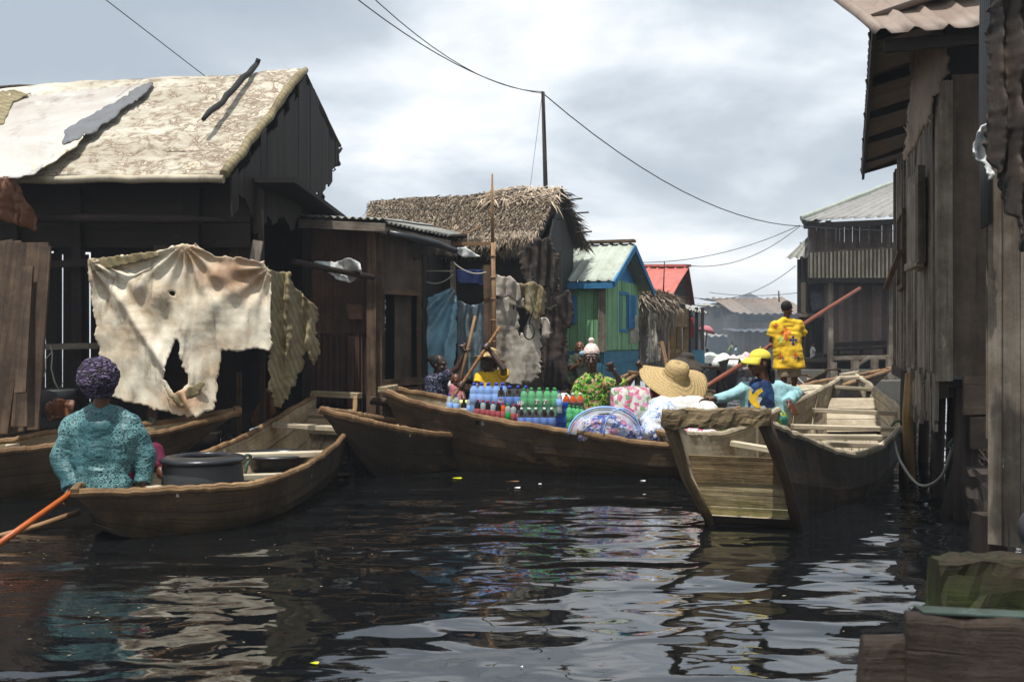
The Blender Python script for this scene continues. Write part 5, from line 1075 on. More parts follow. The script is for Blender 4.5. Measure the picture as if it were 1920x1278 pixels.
for f_, nm in ((.0, 'stem_post'), (1.0, 'stem_post')):
    t_, L_, R_, at_ = RB; P = L_ if f_ == 0 else R_; hull = [o for o in t_.children if o.name.startswith('hull')][0]; base = V(hull.data.vertices[2 if f_ == 0 else 3].co)+ROOT[t_.name]; mid = V(hull.data.vertices[1 if f_ == 0 else 4].co)+ROOT[t_.name]
    mb = MB(); tp = P[0]+V((0, 0, .03)); mb.tube([tp, tp.lerp(mid, .5)+V((0, -.02, 0)), mid, mid.lerp(base, .5), base], [.07, .058, .048, .045, .04], 8, side=(0, 1, 0), flat=.8); obj(nm, mb, M['bar_wood' if f_ == 0 else 'boat_out'], t_, rough=.014)
# the canoe with the basins, left
LB = canoe('canoe', 'long canoe with black basins that the woman in turquoise sits on',
  [UZ(144, 6.85, .34), UZ(200, 7.4, .325), UZ(300, 8.0, .33), UZ(440, 9.4, .41), UZ(520, 10.6, .54), UZ(592, 11.8, .71)],
  [UZ(136, 6.6, .34), UZ(330, 6.85, .325), UZ(490, 7.3, .31), UZ(590, 8.3, .35), UZ(656, 10.1, .46), UZ(670, 11.6, .70)],
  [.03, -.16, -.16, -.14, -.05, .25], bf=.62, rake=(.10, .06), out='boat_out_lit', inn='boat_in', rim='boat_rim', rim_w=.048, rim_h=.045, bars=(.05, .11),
  thw=((.53, -.05, .14, .68), (.43, -.12, .1, .60), (.77, -.04, .17, .82), (.22, -.03, .1)), trans=((.02, .28, -.1, 'boat_out'), (.97, .58, .3, 'boat_in')), ribs=(.56, .72), N=44, lum=.02, chine=.5)
# left background canoe A
canoe('canoe', 'plain canoe whose pale bow ends below the cream tarpaulin',
  [UZ(-190, 9.0, .40), UZ(0, 9.1, .43), UZ(100, 9.25, .50), UZ(300, 9.5, .57), UZ(446, 9.85, .67)],
  [UZ(-190, 8.0, .40), UZ(0, 8.25, .43), UZ(110, 8.5, .46), UZ(300, 9.0, .52), UZ(450, 9.7, .66)],
  [-.12, -.14, -.1, .05, .4], bf=.6, rake=(.02, .14), out='boat_out_lit', inn='boat_in', bars=(.06, .07), thw=((.3, -.05, .12),), N=30)
# dark canoe between
canoe('canoe', 'dark canoe with pointed bow between the basin canoe and the drinks canoe',
  [UZ(602, 9.62, .69), UZ(660, 10.2, .60), UZ(740, 10.8, .48), UZ(820, 11.1, .40), UZ(872, 11.2, .36)],
  [UZ(598, 9.55, .69), UZ(680, 9.72, .57), UZ(760, 9.95, .46), UZ(822, 10.2, .39), UZ(866, 10.5, .35)],
  [.40, -.02, -.16, -.16, -.12], bf=.6, rake=(.14, .02), bars=(0, 0), N=32, out='boat_out', inn='boat_out_lit', rim_w=.06, thw=((.5, -.05, .12),))
# the drinks canoe
MBT = canoe('canoe', 'big dark trading canoe loaded with drinks and bundles',
  [UZ(735, 11.0, .82), UZ(830, 11.35, .70), UZ(960, 11.5, .52), UZ(1110, 11.5, .42), UZ(1250, 11.2, .35), UZ(1330, 10.9, .40)],
  [UZ(716, 10.5, .82), UZ(800, 10.35, .68), UZ(950, 10.15, .52), UZ(1100, 9.95, .415), UZ(1236, 9.75, .325), UZ(1320, 9.6, .36)],
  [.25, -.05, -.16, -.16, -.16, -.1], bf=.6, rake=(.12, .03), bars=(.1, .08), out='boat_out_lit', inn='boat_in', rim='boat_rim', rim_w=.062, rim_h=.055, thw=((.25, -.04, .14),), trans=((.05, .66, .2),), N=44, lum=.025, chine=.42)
# canoe behind with the two paddling women
canoe('canoe', 'canoe behind the drinks canoe carrying the two paddling women',
  [UZ(790, 12.7, .5), UZ(900, 12.9, .45), UZ(1040, 13.2, .46), UZ(1184, 13.8, .9)],
  [UZ(785, 11.7, .5), UZ(900, 11.9, .45), UZ(1060, 12.4, .46), UZ(1196, 13.3, .9)],
  [0, -.12, -.1, .4], bf=.6, rake=(.1, .12), bars=(.06, .08), out='boat_in', inn='boat_in', N=26, thw=((.5, -.04, .16), (.8, -.04, .16)))
# long canoe carrying the boy and the woman in the cap
CB = canoe('canoe', 'brown canoe the boy stands on, its bow showing behind the empty canoe',
  [UZ(1235, 9.9, .42), UZ(1330, 11.6, .44), UZ(1420, 13.2, .55), UZ(1520, 15.2, .70), UZ(1668, 17.2, .86)],
  [UZ(1330, 9.0, .40), UZ(1415, 10.4, .42), UZ(1475, 11.9, .5), UZ(1545, 14.2, .62), UZ(1672, 16.9, .86)],
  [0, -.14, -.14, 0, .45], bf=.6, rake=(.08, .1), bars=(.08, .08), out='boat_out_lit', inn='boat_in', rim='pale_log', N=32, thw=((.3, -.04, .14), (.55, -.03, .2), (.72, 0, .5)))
# background canoes
def canoe_small(label, a, b, w, z=(.45, .3, .5), out='boat_out', **k):
    a = V(a); b = V(b); d = (b-a).normalized(); n_ = V((-d.y, d.x, 0))*w/2; P = [a, a.lerp(b, .25), a.lerp(b, .5), a.lerp(b, .75), b]; W_ = (.35, .9, 1, .9, .3); zz_ = (z[0], z[1]+.04, z[1], z[1]+.05, z[2])
    return canoe('canoe', label, [p+n_*w_+V((0, 0, q)) for p, w_, q in zip(P, W_, zz_)], [p-n_*w_+V((0, 0, q)) for p, w_, q in zip(P, W_, zz_)], [z[0]*.5, -.1, -.12, -.1, z[2]*.5], rake=(.1, .1), N=20, out=out, thw=((.5, -.03, .12),), rim='boat_out_lit', **k)
canoe_small('black canoe with upturned bow right behind the giant straw hat', UZ(1285, 17.0, 0), UZ(1332, 13.4, 0), .8, (.5, .5, .98))
canoe_small('dark canoe loaded with rubbish in the smoky distance', UZ(1322, 33, 0), UZ(1376, 29, 0), 1.1, (.8, .6, .8))
canoe_small('black moored canoe right of the boy before the low wall', UZ(1500, 21.5, 0), UZ(1562, 20.3, 0), 1.0, (.6, .45, .75))
canoe_small('small dark canoe by the green house base', UZ(1150, 16.6, 0), UZ(1250, 17.4, 0), .8, (.5, .4, .5))
canoe_small('dark canoe at the green netting behind the woman in the beanie', UZ(1010, 14.1, 0), UZ(1072, 14.6, 0), .6, (.55, .5, .6), out='boat_out_lit')
# mooring ropes
def rope(pts, r_, mat, label, cat='rope'):
    mb = MB(); mb.tube(catmull(pts, 40), r_, 6); return obj('mooring_rope', mb, M[mat], label=label, cat=cat)
rope([UZ(1676, 9.6, .40), UZ(1690, 9.0, .25), UZ(1725, 8.5, .12), UZ(1765, 8.1, .25), UZ(1788, 7.8, .55)], .012, 'rope_white', 'pale rope sagging from the empty canoe to a stilt')
rope([UZ(1788, 7.8, .55), UZ(1800, 7.8, .57), UZ(1795, 7.75, .50), UZ(1780, 7.8, .53), UZ(1790, 7.75, .6)], .015, 'rope_green', 'green rope knot on the stilt at the right')
rope([UZ(1672, 10.0, .50), UZ(1680, 9.9, .55), UZ(1694, 9.95, .54), UZ(1697, 10.0, .46), UZ(1684, 9.9, .42)], .014, 'rope_green', 'green rope tied round the gunwale of the empty canoe')
rope([UZ(1560, 15, .7), UZ(1520, 17, .55), UZ(1490, 19, .7)], .012, 'rope_white', 'thin rope from the black moored canoe towards the boy')
# posts in the water by the left canoes
for px, y0, y1, D, w_, l_ in ((286, 738, 790, 9.6, .085, 'short square post in front of the cream tarpaulin'), (448, 698, 810, 10.3, .05, 'slim upright post between the two left canoes')):
    mb = MB(); B(mb, U(px+2, y1, D)-V((0, 0, .8)), U(px, y0, D), w_, w_*.7, t=.9); obj('post', mb, M['wall_brown'], label=l_, cat='post', rough=.006)
rope([U(284, 790, 9.55), U(268, 792, 9.5), U(276, 800, 9.5), U(290, 790, 9.45), U(282, 784, 9.5)], .014, 'rope_green', 'turquoise rope wound around the short square post')
TMP = bpy.data.scenes.new('workbench')
def tmpdg():
    with bpy.context.temp_override(scene=TMP, view_layer=TMP.view_layers[0]): return bpy.context.evaluated_depsgraph_get()
# ================================================================ people
def prim(mb, pr):
    k = pr[0]
    if k == 'c':      # tapered capsule, optional (side vector, flatness)
        a, b, r0, r1 = pr[1:5]; a = V(a); b = V(b); sd = V(pr[5]) if len(pr) > 5 else None; fl = pr[6] if len(pr) > 6 else 1
        d = (b-a); L = d.length; d = d.normalized() if L > 1e-6 else V((0, 0, 1)); pts = []; rr = []
        for i in range(1, 5): th = math.pi/2*(1-i/4); pts.append(a-d*r0*math.sin(th)); rr.append(r0*math.cos(th)+1e-4)
        for i in range(0, 5): th = math.pi/2*i/4; pts.append(b+d*r1*math.sin(th)); rr.append(r1*math.cos(th)+1e-4)
        mb.tube(pts, rr, 14, side=sd if sd is not None else d.orthogonal(), flat=fl)
    elif k == 'f':    # flat-ended taper
        a, b, r0, r1 = pr[1:5]; sd = V(pr[5]) if len(pr) > 5 else (V(b)-V(a)).orthogonal(); fl = pr[6] if len(pr) > 6 else 1
        mb.tube([a, V(a).lerp(V(b), .5), b], [r0, (r0+r1)/2, r1], 14, side=sd, flat=fl)
    elif k == 'e': mb.ell(pr[1], pr[2], pr[3] if len(pr) > 3 else None, 16, 12)
def blob(name, prims, mat, parent, vox=.012, smooth=3, wr=0, wf=9, seed=0, cut=None):
    mb = MB()
    for p in prims: prim(mb, p)
    loc = ROOT[parent.name]; me = mesh_from(mb, name, loc, [M[mat]]); o = bpy.data.objects.new(name, me); TMP.collection.objects.link(o)
    m = o.modifiers.new('r', 'REMESH'); m.mode = 'VOXEL'; m.voxel_size = vox; m.use_smooth_shade = True
    if smooth: s_ = o.modifiers.new('s', 'SMOOTH'); s_.factor = .5; s_.iterations = smooth
    dg = tmpdg(); me2 = bpy.data.meshes.new_from_object(o.evaluated_get(dg)); TMP.collection.objects.unlink(o); COL.objects.link(o); o.modifiers.clear(); o.data = me2; me2.name = name
    if wr:
        nv = len(me2.vertices); cs = [0.0]*(nv*3); ns = [0.0]*(nv*3); me2.vertices.foreach_get('co', cs); me2.vertices.foreach_get('normal', ns)
        for i in range(0, nv*3, 3):
            x, y, z = cs[i:i+3]
            n_ = noise.noise((x*wf+seed, y*wf, z*wf))+.5*noise.noise((x*wf*2.2+seed, y*wf*2.2, z*wf*1.1))+.8*abs(noise.noise((x*wf*.8+seed+4, y*wf*.8, z*wf*1.7)))
            n_ *= wr; cs[i] = x+ns[i]*n_; cs[i+1] = y+ns[i+1]*n_; cs[i+2] = z+ns[i+2]*n_
        me2.vertices.foreach_set('co', cs); me2.update()
    if cut:
        bm = bmesh.new(); bm.from_mesh(me2); bmesh.ops.delete(bm, geom=[v for v in bm.verts if cut(v.co+loc)], context='VERTS'); bm.to_mesh(me2); bm.free()
    if not me2.materials: me2.materials.append(M[mat])
    a_ = me2.attributes.get('tint') or me2.attributes.new('tint', 'FLOAT', 'FACE'); a_.data.foreach_set('value', [1.0]*len(a_.data))
    me2.polygons.foreach_set('use_smooth', [True]*len(me2.polygons)); o.parent = parent; ROOT[o.name] = loc
    return o
def frame(f, up=V((0, 0, 1))):
    f = V(f).normalized(); r_ = f.cross(up).normalized(); u = r_.cross(f).normalized(); return f, r_, u    # forward, right, up
def rotm(f, r_, u): return Matrix((r_, f, u)).transposed()
def head(c, face, s=1.0, tilt=0, up=V((0, 0, 1)), female=True):
    f, r_, u = frame(face, up); m = rotm(f, r_, u); c = V(c); P = []
    q = lambda x, y, z: c+(r_*x+f*y+u*z)*s
    P.append(('e', q(0, -.012, .03), (.074*s, .092*s, .088*s), m)); P.append(('e', q(0, .02, -.035), (.058*s, .066*s, .078*s), m))
    P.append(('c', q(0, .055, -.085), q(0, .06, -.092), .024*s, .022*s)); P.append(('c', q(0, .082, .012), q(0, .104, -.028), .009*s, .016*s)); P.append(('e', q(0, .098, -.032), (.020*s, .014*s, .011*s), m))
    P.append(('c', q(-.02, .09, -.058), q(.02, .09, -.058), .0085*s, .0085*s)); P.append(('c', q(-.017, .087, -.07), q(.017, .087, -.07), .0095*s, .0095*s))
    P.append(('c', q(-.045, .072, .03), q(.045, .072, .03), .012*s, .012*s)); P.append(('e', q(-.04, .058, -.02), (.02*s, .02*s, .016*s), m)); P.append(('e', q(.04, .058, -.02), (.02*s, .02*s, .016*s), m))
    for x in (-1, 1): P.append(('e', q(.075*x, -.008, -.01), (.011*s, .018*s, .03*s), m))
    return P, q
def eyes(q, s, t):
    for x in (-1, 1):
        mb = MB(); mb.ell(q(.031*x, .0755, .010), (.0125*s,)*3, n=10, m=8); e = obj('eye', mb, M['eye'], t); mb = MB(); mb.ell(q(.031*x, .0855, .010), (.006*s, .004*s, .006*s), n=8, m=6); obj('pupil', mb, M['hair'], e)
def hand(wrist, d, palm_n, s=1.0, curl=.6, spread=.16, thumb=1):
    # five separate fingers; d = towards the fingers, palm_n = way the palm faces
    d = V(d).normalized(); n_ = V(palm_n); n_ = (n_-d*n_.dot(d)).normalized(); sd = d.cross(n_); w_ = V(wrist); P = []
    pc = w_+d*.045*s; P.append(('c', w_, w_+d*.03*s, .025*s, .032*s, sd, .6)); P.append(('c', pc-sd*.012*s, pc-sd*.012*s+d*.035*s, .026*s, .02*s, sd, .6)); P.append(('c', pc+sd*.012*s, pc+sd*.012*s+d*.035*s, .026*s, .02*s, sd, .6))
    for i, ln in enumerate((.068, .078, .073, .058)):
        o_ = (-1.5+i)*.0195*s; a = w_+d*.082*s+sd*o_; dd = (d+sd*spread*(-1.5+i)*.5).normalized(); p = a; ang = curl*.5
        for seg, fr in enumerate((.45, .3, .25)):
            v = (dd*math.cos(ang)+n_*math.sin(ang)); q = p+v*ln*fr*s; r0 = (.0092-.0010*seg)*s; P.append(('c', p, q, r0, r0-.0008)); p = q; ang += curl
    p = w_+d*.03*s-sd*.026*s*thumb; v = (d*.6-sd*.75*thumb+n_*.35*(curl>.3)).normalized(); q = p+v*.034*s; P.append(('c', p, q, .0115*s, .010*s)); v2 = (d*.85-sd*.2*thumb+n_*.6*curl).normalized(); P.append(('c', q, q+v2*.03*s, .0098*s, .008*s))
    return P
def grip(c, axis, toward, s=1.0):
    # a hand closed round a pole: c on the pole axis, axis along the pole, toward = from the wrist to the pole
    ax = V(axis).normalized(); tw = V(toward); tw = (tw-ax*tw.dot(ax)).normalized(); o_ = ax.cross(tw); P = [('c', c-tw*.045*s-ax*.028*s, c-tw*.045*s+ax*.028*s, .023*s, .023*s), ('c', c-tw*.06*s, c-tw*.085*s, .026*s, .025*s)]
    for i in range(4):
        b = c+ax*(-1.5+i)*.021*s; rr = (.036, .038, .037, .033)[i]*s; pts = [b-tw*rr*math.cos(a)+o_*rr*math.sin(a) for a in (0.3, 1.2, 2.1, 3.0, 3.8)]
        for p, q in zip(pts, pts[1:]): P.append(('c', p, q, .0092*s, .0088*s))
    pts = [c-ax*.04*s-tw*.045*s, c-ax*.045*s-o_*.03*s, c-ax*.03*s-o_*.035*s+tw*.02*s, c-ax*.01*s-o_*.02*s+tw*.035*s]
    for p, q in zip(pts, pts[1:]): P.append(('c', p, q, .011*s, .0095*s))
    return P
def arm(sh, el, wr_, s=1.0): return [('c', sh, el, .046*s, .037*s), ('c', el, V(el).lerp(V(wr_), .4), .036*s, .034*s), ('c', V(el).lerp(V(wr_), .4), wr_, .034*s, .024*s)]
def leg(h, k_, a, s=1.0): return [('c', h, k_, .08*s, .052*s), ('c', k_, V(k_).lerp(V(a), .4), .05*s, .05*s), ('c', V(k_).lerp(V(a), .4), a, .05*s, .03*s)]
def foot(a, d, s=1.0):
    a = V(a); d = V(d).normalized(); sd = d.cross(V((0, 0, 1))); P = [('c', a+V((0, 0, -.01))*s-d*.02*s, a-V((0, 0, .045*s))-d*.03*s, .03*s, .028*s), ('c', a-V((0, 0, .03*s)), a-V((0, 0, .055*s))+d*.1*s, .033*s, .022*s), ('c', a-V((0, 0, .055*s))-d*.03*s, a-V((0, 0, .058*s))+d*.1*s, .026*s, .022*s, sd, .8)]
    for i in range(5): b = a-V((0, 0, .06*s))+d*.11*s+sd*(-.03+.0145*i)*s; P.append(('c', b, b+d*(.034-.003*i)*s, (.012 if i == 0 else .0085)*s, .008*s))
    return P
RT = V((1, 0, 0)); UPV = V((0, 0, 1))
# ---- 1 woman in turquoise, seen from behind, sitting on the stern of the basin canoe
D = 7.12
t = thing('person', 'woman seen from behind in turquoise scroll-print blouse and purple knitted head wrap', 'person', U(195, 915, D), None)
hc = U(190, 712, D-.03); neck = U(190, 755, D+.0); ch = U(188, 812, D); pel = U(192, 888, D-.02)
hp, q = head(hc, (.3, 1, -.05), 1.12)
shL = U(138, 797, D+.02); shR = U(246, 795, D+.02); elL = U(116, 862, D-.02); wrL = U(132, 915, D-.12); elR = U(272, 858, D+.05); wrR = U(268, 906, D+.0)
bodyp = hp+[('c', neck+V((0, 0, -.03)), hc-V((0, 0, .03)), .055, .052), ('c', ch, pel, .14, .15, RT, .7), ('c', shL, shR, .05, .05)]+arm(shL, elL, wrL, 1.05)+arm(shR, elR, wrR, 1.05)+hand(wrL, (-.3, -.3, -.7), (.8, 0, -.3), 1.0, .7)+hand(wrR, (-.2, .4, -.5), (-.8, .1, 0), 1.0, .7, thumb=-1)
kL = UZ(170, D+.5, .52); kR = UZ(285, D+.42, .50); bodyp += leg(pel+V((-.1, 0, -.02)), kL, UZ(200, D+.55, .16))+leg(pel+V((.1, 0, -.02)), kR, UZ(302, D+.30, .38), 1.0)+foot(UZ(303, D+.27, .40), (.5, -.6, 0))
blob('body', bodyp, 'skin_l', t, .009, 2)
bl = [('c', ch+V((0, 0, .02)), pel, .165, .185, RT, .75), ('c', shL+V((0, 0, -.005)), shR+V((0, 0, -.005)), .075, .075), ('f', neck+V((0, 0, .0)), ch, .075, .17, RT, .75), ('c', neck+V((-.02, 0, -.045)), shL, .06, .075), ('c', neck+V((.02, 0, -.045)), shR, .06, .075), ('c', shL+V((.02, 0, -.05)), pel+V((-.09, 0, .05)), .11, .11), ('c', shR+V((-.02, 0, -.05)), pel+V((.09, 0, .05)), .11, .11), ('f', pel+V((0, 0, .05)), pel+V((0, -.0, -.125)), .2, .215, RT, .72),
      ('c', shL, elL, .078, .075), ('f', elL, wrL, .076, .06), ('c', elL, elL+V((0, 0, -.01)), .074, .07), ('c', shR, elR, .078, .074), ('f', elR, wrR, .074, .058), ('c', elR, elR+V((0, 0, -.01)), .072, .07)]
blob('blouse', bl, 'scroll', t, .0105, 4, .022, 5.5, 3)
blob('skirt', [('c', pel+V((-.1, .02, -.03)), kL+V((0, .0, 0)), .12, .085), ('c', pel+V((.1, .02, -.03)), kR, .12, .085), ('c', kR, UZ(298, D+.34, .42), .082, .06)], 'maroon', t, .013, 3, .01, 8)
wc = U(184, 706, D-.03); wp = []
blob('head_wrap', [('e', wc+V((0, -.0, .0)), (.142, .15, .14)), ('e', wc+V((-.02, -.06, -.02)), (.10, .10, .11)), ('c', wc+V((-.03, 0, -.1)), wc+V((.05, 0, -.1)), .06, .06)], 'wrapprint', t, .008, 2, .012, 22)
# paddle held by her
t = thing('paddle', 'orange paddle shaft reaching down to the water at the left edge', 'paddle', U(60, 980, 6.5)); mb = MB(); pA = U(150, 912, 6.95); pB = U(-25, 1035, 6.1); mb.tube([pA, pA.lerp(pB, .5), pB], [.02, .021, .022], 10); obj('shaft', mb, M['orange_pole'], t)
mb = MB(); e_ = (pB-pA).normalized(); mb.tube([pB-e_*.02, pB+e_*.25, pB+e_*.55], [.03, .07, .05], 10, side=(0, 0, 1), flat=.25); obj('blade', mb, M['orange_pole'], t)
mb = MB(); mb.tube([UZ(150, 7.3, .1), UZ(70, 7.1, .03), UZ(-20, 6.9, -.02)], [.022, .022, .02], 8); obj('pole', mb, M['pale_log'], label='pale bamboo pole floating behind the orange paddle', cat='pole')
# ---- 2 boy on the canoe
D = 13.3; S = D/FPX
t = thing('person', 'boy seen from behind in long yellow T-shirt with printed crosses, standing', 'person', U(1480, 735, D))
hc = U(1476, 580, D); neck = U(1475, 596, D); hp, q = head(hc+V((0, 0, .0)), (.75, .65, -.05), .88)
shL = U(1454, 610, D); shR = U(1496, 609, D+.02); hipL = U(1468, 690, D); hipR = U(1489, 690, D+.02); elL = U(1446, 638, D+.03); wrL = U(1455, 661, D+.12); elR = U(1506, 632, D+.06); wrR = U(1497, 640, D+.22)
kL = U(1470, 712, D+.0); kR = U(1490, 714, D+.03); aL = U(1470, 730, D+.03); aR = U(1488, 727, D+.06); pc = U(1456, 665, D+.2); pd = (U(1612, 540, 14.8)-U(1300, 741, 12.4)).normalized()
PA = U(1300, 741, 12.45); PB = U(1612, 540, 14.9)
def onpole(px): f_ = 0.0; return min((PA.lerp(PB, i/400) for i in range(401)), key=lambda p: abs(960+p.x/p.y*FPX-px))
g1 = onpole(1452); g2 = onpole(1497)
elR = U(1507, 632, D+.1)
wrL = g1-V((0, .07, 0)); wrR = g2-V((.02, .07, 0)); wrL = wrL+V((-.01, 0, .0))
bp = hp+[('c', neck+V((0, 0, -.05)), hc-V((0, 0, .04)), .042, .04), ('c', neck-V((0, 0, .2)), U(1479, 690, D), .085, .09, RT, .55), ('c', shL, shR, .038, .038)]
bp += arm(shL, elL, wrL, .8)+arm(shR, elR, wrR, .8)+grip(g1, PB-PA, (0, 1, 0), .8)+grip(g2, PB-PA, (0, 1, 0), .8)
bp += [('c', hipL, kL, .062, .042), ('c', kL, aL, .042, .027), ('c', hipR, kR, .062, .042), ('c', kR, aR, .042, .027)]+foot(aL, (-.2, 1, 0), .8)+foot(aR, (.9, .5, 0), .85)
blob('body', bp, 'skin_l', t, .008, 2)
blob('hair', [('e', q(0, -.018, .042), (.079*.9, .095*.9, .088*.9), rotm(*frame((.75, .65, -.05))))], 'hair', t, .008, 1, .002, 60)
sh = [('f', U(1475, 596, D), U(1478, 645, D), .06, .155, RT, .55), ('c', U(1470, 601, D), shL, .045, .06), ('c', U(1480, 601, D), shR, .045, .06), ('c', shL, shR, .062, .062), ('c', shL+V((.03, 0, -.05)), U(1463, 680, D), .08, .08), ('c', shR+V((-.03, 0, -.05)), U(1494, 680, D), .08, .08), ('f', U(1478, 625, D), U(1480, 690.5, D), .17, .215, RT, .55),
      ('f', shL, shL.lerp(elL, .75), .07, .078), ('c', shL, shL+V((.01, 0, -.02)), .068, .07), ('f', shR, shR.lerp(elR, .75), .07, .078), ('c', shR, shR+V((-.01, 0, -.02)), .068, .07)]
so_ = blob('t_shirt', sh, 'yellow', t, .010, 4, .014, 9, 2)
blob('shorts', [('c', U(1474, 688, D), U(1486, 688, D), .1, .1), ('f', U(1470, 688, D), U(1471, 706, D), .085, .092), ('f', U(1489, 688, D), U(1490, 706, D), .085, .092)], 'khaki', t, .009, 2, .005, 10)
# crosses printed on the back of the shirt
rootloc = ROOT[t.name]; bvh = BVHTree.FromPolygons([v.co+rootloc for v in so_.data.vertices], [p.vertices[:] for p in so_.data.polygons])
def cross(px, py, sz, mat):
    r_ = sz/2; pts = []
    def lobe(ax, ay):   # flared arm
        n_ = (-ay, ax); return [(ax*.12+n_[0]*.13, ay*.12+n_[1]*.13), (ax*.55+n_[0]*.18, ay*.55+n_[1]*.18), (ax*.68+n_[0]*.32, ay*.68+n_[1]*.32), (ax*.8+n_[0]*.16, ay*.8+n_[1]*.16), (ax*1.0, ay*1.0), (ax*.8-n_[0]*.16, ay*.8-n_[1]*.16), (ax*.68-n_[0]*.32, ay*.68-n_[1]*.32), (ax*.55-n_[0]*.18, ay*.55-n_[1]*.18), (ax*.12-n_[0]*.13, ay*.12-n_[1]*.13)]
    pol = []
    for a in ((0, 1), (1, 0), (0, -1.25), (-1, 0)): pol += lobe(*a)[::1]
    mb = MB(); n_ = 26; G = []; ok = {}
    for i in range(n_+1):
        c_ = []
        for j in range(n_+1):
            x = (i/n_*2-1)*1.3; y = (j/n_*2-1)*1.3; p = U(px+x*r_, py+y*r_, 1.0)-V((0, 0, CAMZ)); h, nn, ix, ds = bvh.ray_cast(V((0, 0, CAMZ)), p.normalized())
            if h is None: h = U(px, py, D); ok[(i, j)] = False
            c_.append(h+(nn*.004 if nn else V((0, 0, 0))))
        G.append(c_)
    def keep(i, j):
        x = ((i+.5)/n_*2-1)*1.3; y = -((j+.5)/n_*2-1)*1.3
        return all(ok.get((i+a, j+b), True) for a in (0, 1) for b in (0, 1)) and any(inpoly(x, y, lobe(*a)) for a in ((0, 1), (1, 0), (0, -1.25), (-1, 0))) or (abs(x) < .14 and abs(y) < .14)
    mb.grid(G, keep=keep); obj('printed_cross', mb, M[mat], t)
for a in ((1474, 624, 22, 'cross_orange'), (1487, 637, 17, 'cross_blue'), (1464, 635, 14, 'cross_pale'), (1463, 667, 11, 'cross_red'), (1468, 672, 7, 'cross_blue'), (1491, 666, 11, 'cross_red'), (1497, 671, 8, 'cross_blue'), (1487, 670, 7, 'cross_pale'), (1455, 610, 11, 'cross_orange')): cross(*a)
t = thing('punting_pole', 'long reddish punting pole held by the boy in yellow', 'pole', PA); mb = MB(); mb.tube([PA.lerp(PB, i/8)+V((0, 0, .01*nz((i, 0, 0), .6))) for i in range(9)], [.031, .032, .031, .030, .030, .029, .028, .027, .025], 10); obj('shaft', mb, M['red_pole'], t)
# ---- 3 woman in yellow cap
D = 9.75
t = thing('person', 'woman in yellow cap and light blue cardigan leaning on the canoe', 'person', U(1425, 775, D))
hc = U(1423, 681, D); hp, q = head(hc, (-.95, -.42, .03), 1.12); neck = U(1432, 712, D)
shL = U(1399, 730, D); shR = U(1459, 728, D+.02); elL = U(1368, 741, D-.05); wrL = U(1342, 749, D-.1); elR = U(1487, 746, D+.0); wrR = U(1484, 744, D-.05); wrR = U(1479, 753, D-.12)
elR = U(1490, 738, D+.1); pel = U(1430, 785, D)
bp = hp+[('c', neck-V((0, 0, .02)), hc-V((-.02, 0, .04)), .058, .054), ('c', U(1428, 740, D), pel, .13, .15, RT, .7), ('c', shL, shR, .05, .05)]+arm(shL, elL, wrL, 1.1)+arm(shR, elR, wrR, 1.1)+hand(wrL, (-1, -.1, .1), (0, -.3, -1), 1.1, .35, thumb=-1)+hand(wrR, (.35, -.35, -.75), (-.4, .6, -.3), 1.1, .25, .3)
blob('body', bp, 'skin_l', t, .008, 2); eyes(q, 1.1, t)
blob('hair', [('e', q(0, -.045, .0), (.082, .07, .095)), ('c', q(0, -.085, -.03), q(0, -.08, -.16), .045, .03), ('c', U(1447, 695, D), U(1449, 716, D), .028, .02)], 'hair', t, .009, 1, .004, 40)
f_, r_, u_ = frame((-.95, -.42, .03)); m_ = rotm(f_, r_, u_)
cp = [('e', q(0, -.015, .07), (.1, .12, .085), m_)]
def capcut(p): return (p-hc).dot(u_) < .045
o = blob('cap', [('e', q(0, -.012, .055), (.096, .116, .083), m_)], 'yellowcap', t, .007, 2, 0, cut=capcut)
mb = MB(); G = []
for i in range(13):
    a = (i/12-.5)*2.2; c_ = []
    for j in range(6):
        v = j/5; rr = 1+.75*v*math.cos(a*.72)**1.2; c_.append(q(math.sin(a)*.096*(1+.12*v), math.cos(a)*.112*rr-.012, .052-.045*v*v-.03*abs(math.sin(a))*v))
    G.append(c_)
mb.grid(G); obj('cap_brim', mb, M['yellowcap'], t, solid=.005)
mb = MB(); mb.ell(q(0, -.012, .139), (.011, .011, .007), n=8, m=6); obj('cap_button', mb, M['yellowcap'], t)
blob('shirt', [('c', U(1424, 732, D-.02), U(1427, 775, D-.02), .125, .15, RT, .75), ('f', U(1428, 715, D-.02), U(1425, 735, D), .09, .15, RT, .7)], 'tshirtprint', t, .01, 3, .006, 8)
blob('cardigan', [('c', neck+V((-.06, .05, -.05)), shL, .045, .07), ('c', neck+V((.06, .05, -.05)), shR, .045, .075), ('c', shL, U(1405, 770, D+.02), .075, .08), ('c', shR, U(1463, 772, D+.02), .085, .1), ('c', shL+V((0, .05, 0)), shR+V((0, .06, 0)), .075, .075), ('c', U(1430, 740, D+.1), U(1433, 775, D+.1), .13, .14, RT, .6), ('c', shL, elL, .068, .056), ('f', elL, wrL, .056, .046), ('c', elL, elL+V((.01, 0, 0)), .055, .055), ('c', shR, elR, .078, .068), ('f', elR, wrR, .066, .052), ('c', elR, elR+V((0, 0, .01)), .064, .064)], 'cyan', t, .0095, 3, .013, 8, 5)
blob('wrap_skirt', [('c', pel+V((-.12, -.02, .0)), pel+V((.1, -.05, 0)), .13, .13), ('c', pel+V((-.1, 0, -.05)), pel+V((-.28, .35, -.1)), .11, .09), ('c', pel+V((.1, 0, -.05)), pel+V((-.05, .42, -.1)), .11, .09)], 'wrapskirt', t, .013, 3, .012, 8)
mb = MB(); dgv = BVHTree.FromObject([o_ for o_ in t.children if o_.name.startswith('shirt')][0], bpy.context.evaluated_depsgraph_get()) if False else None
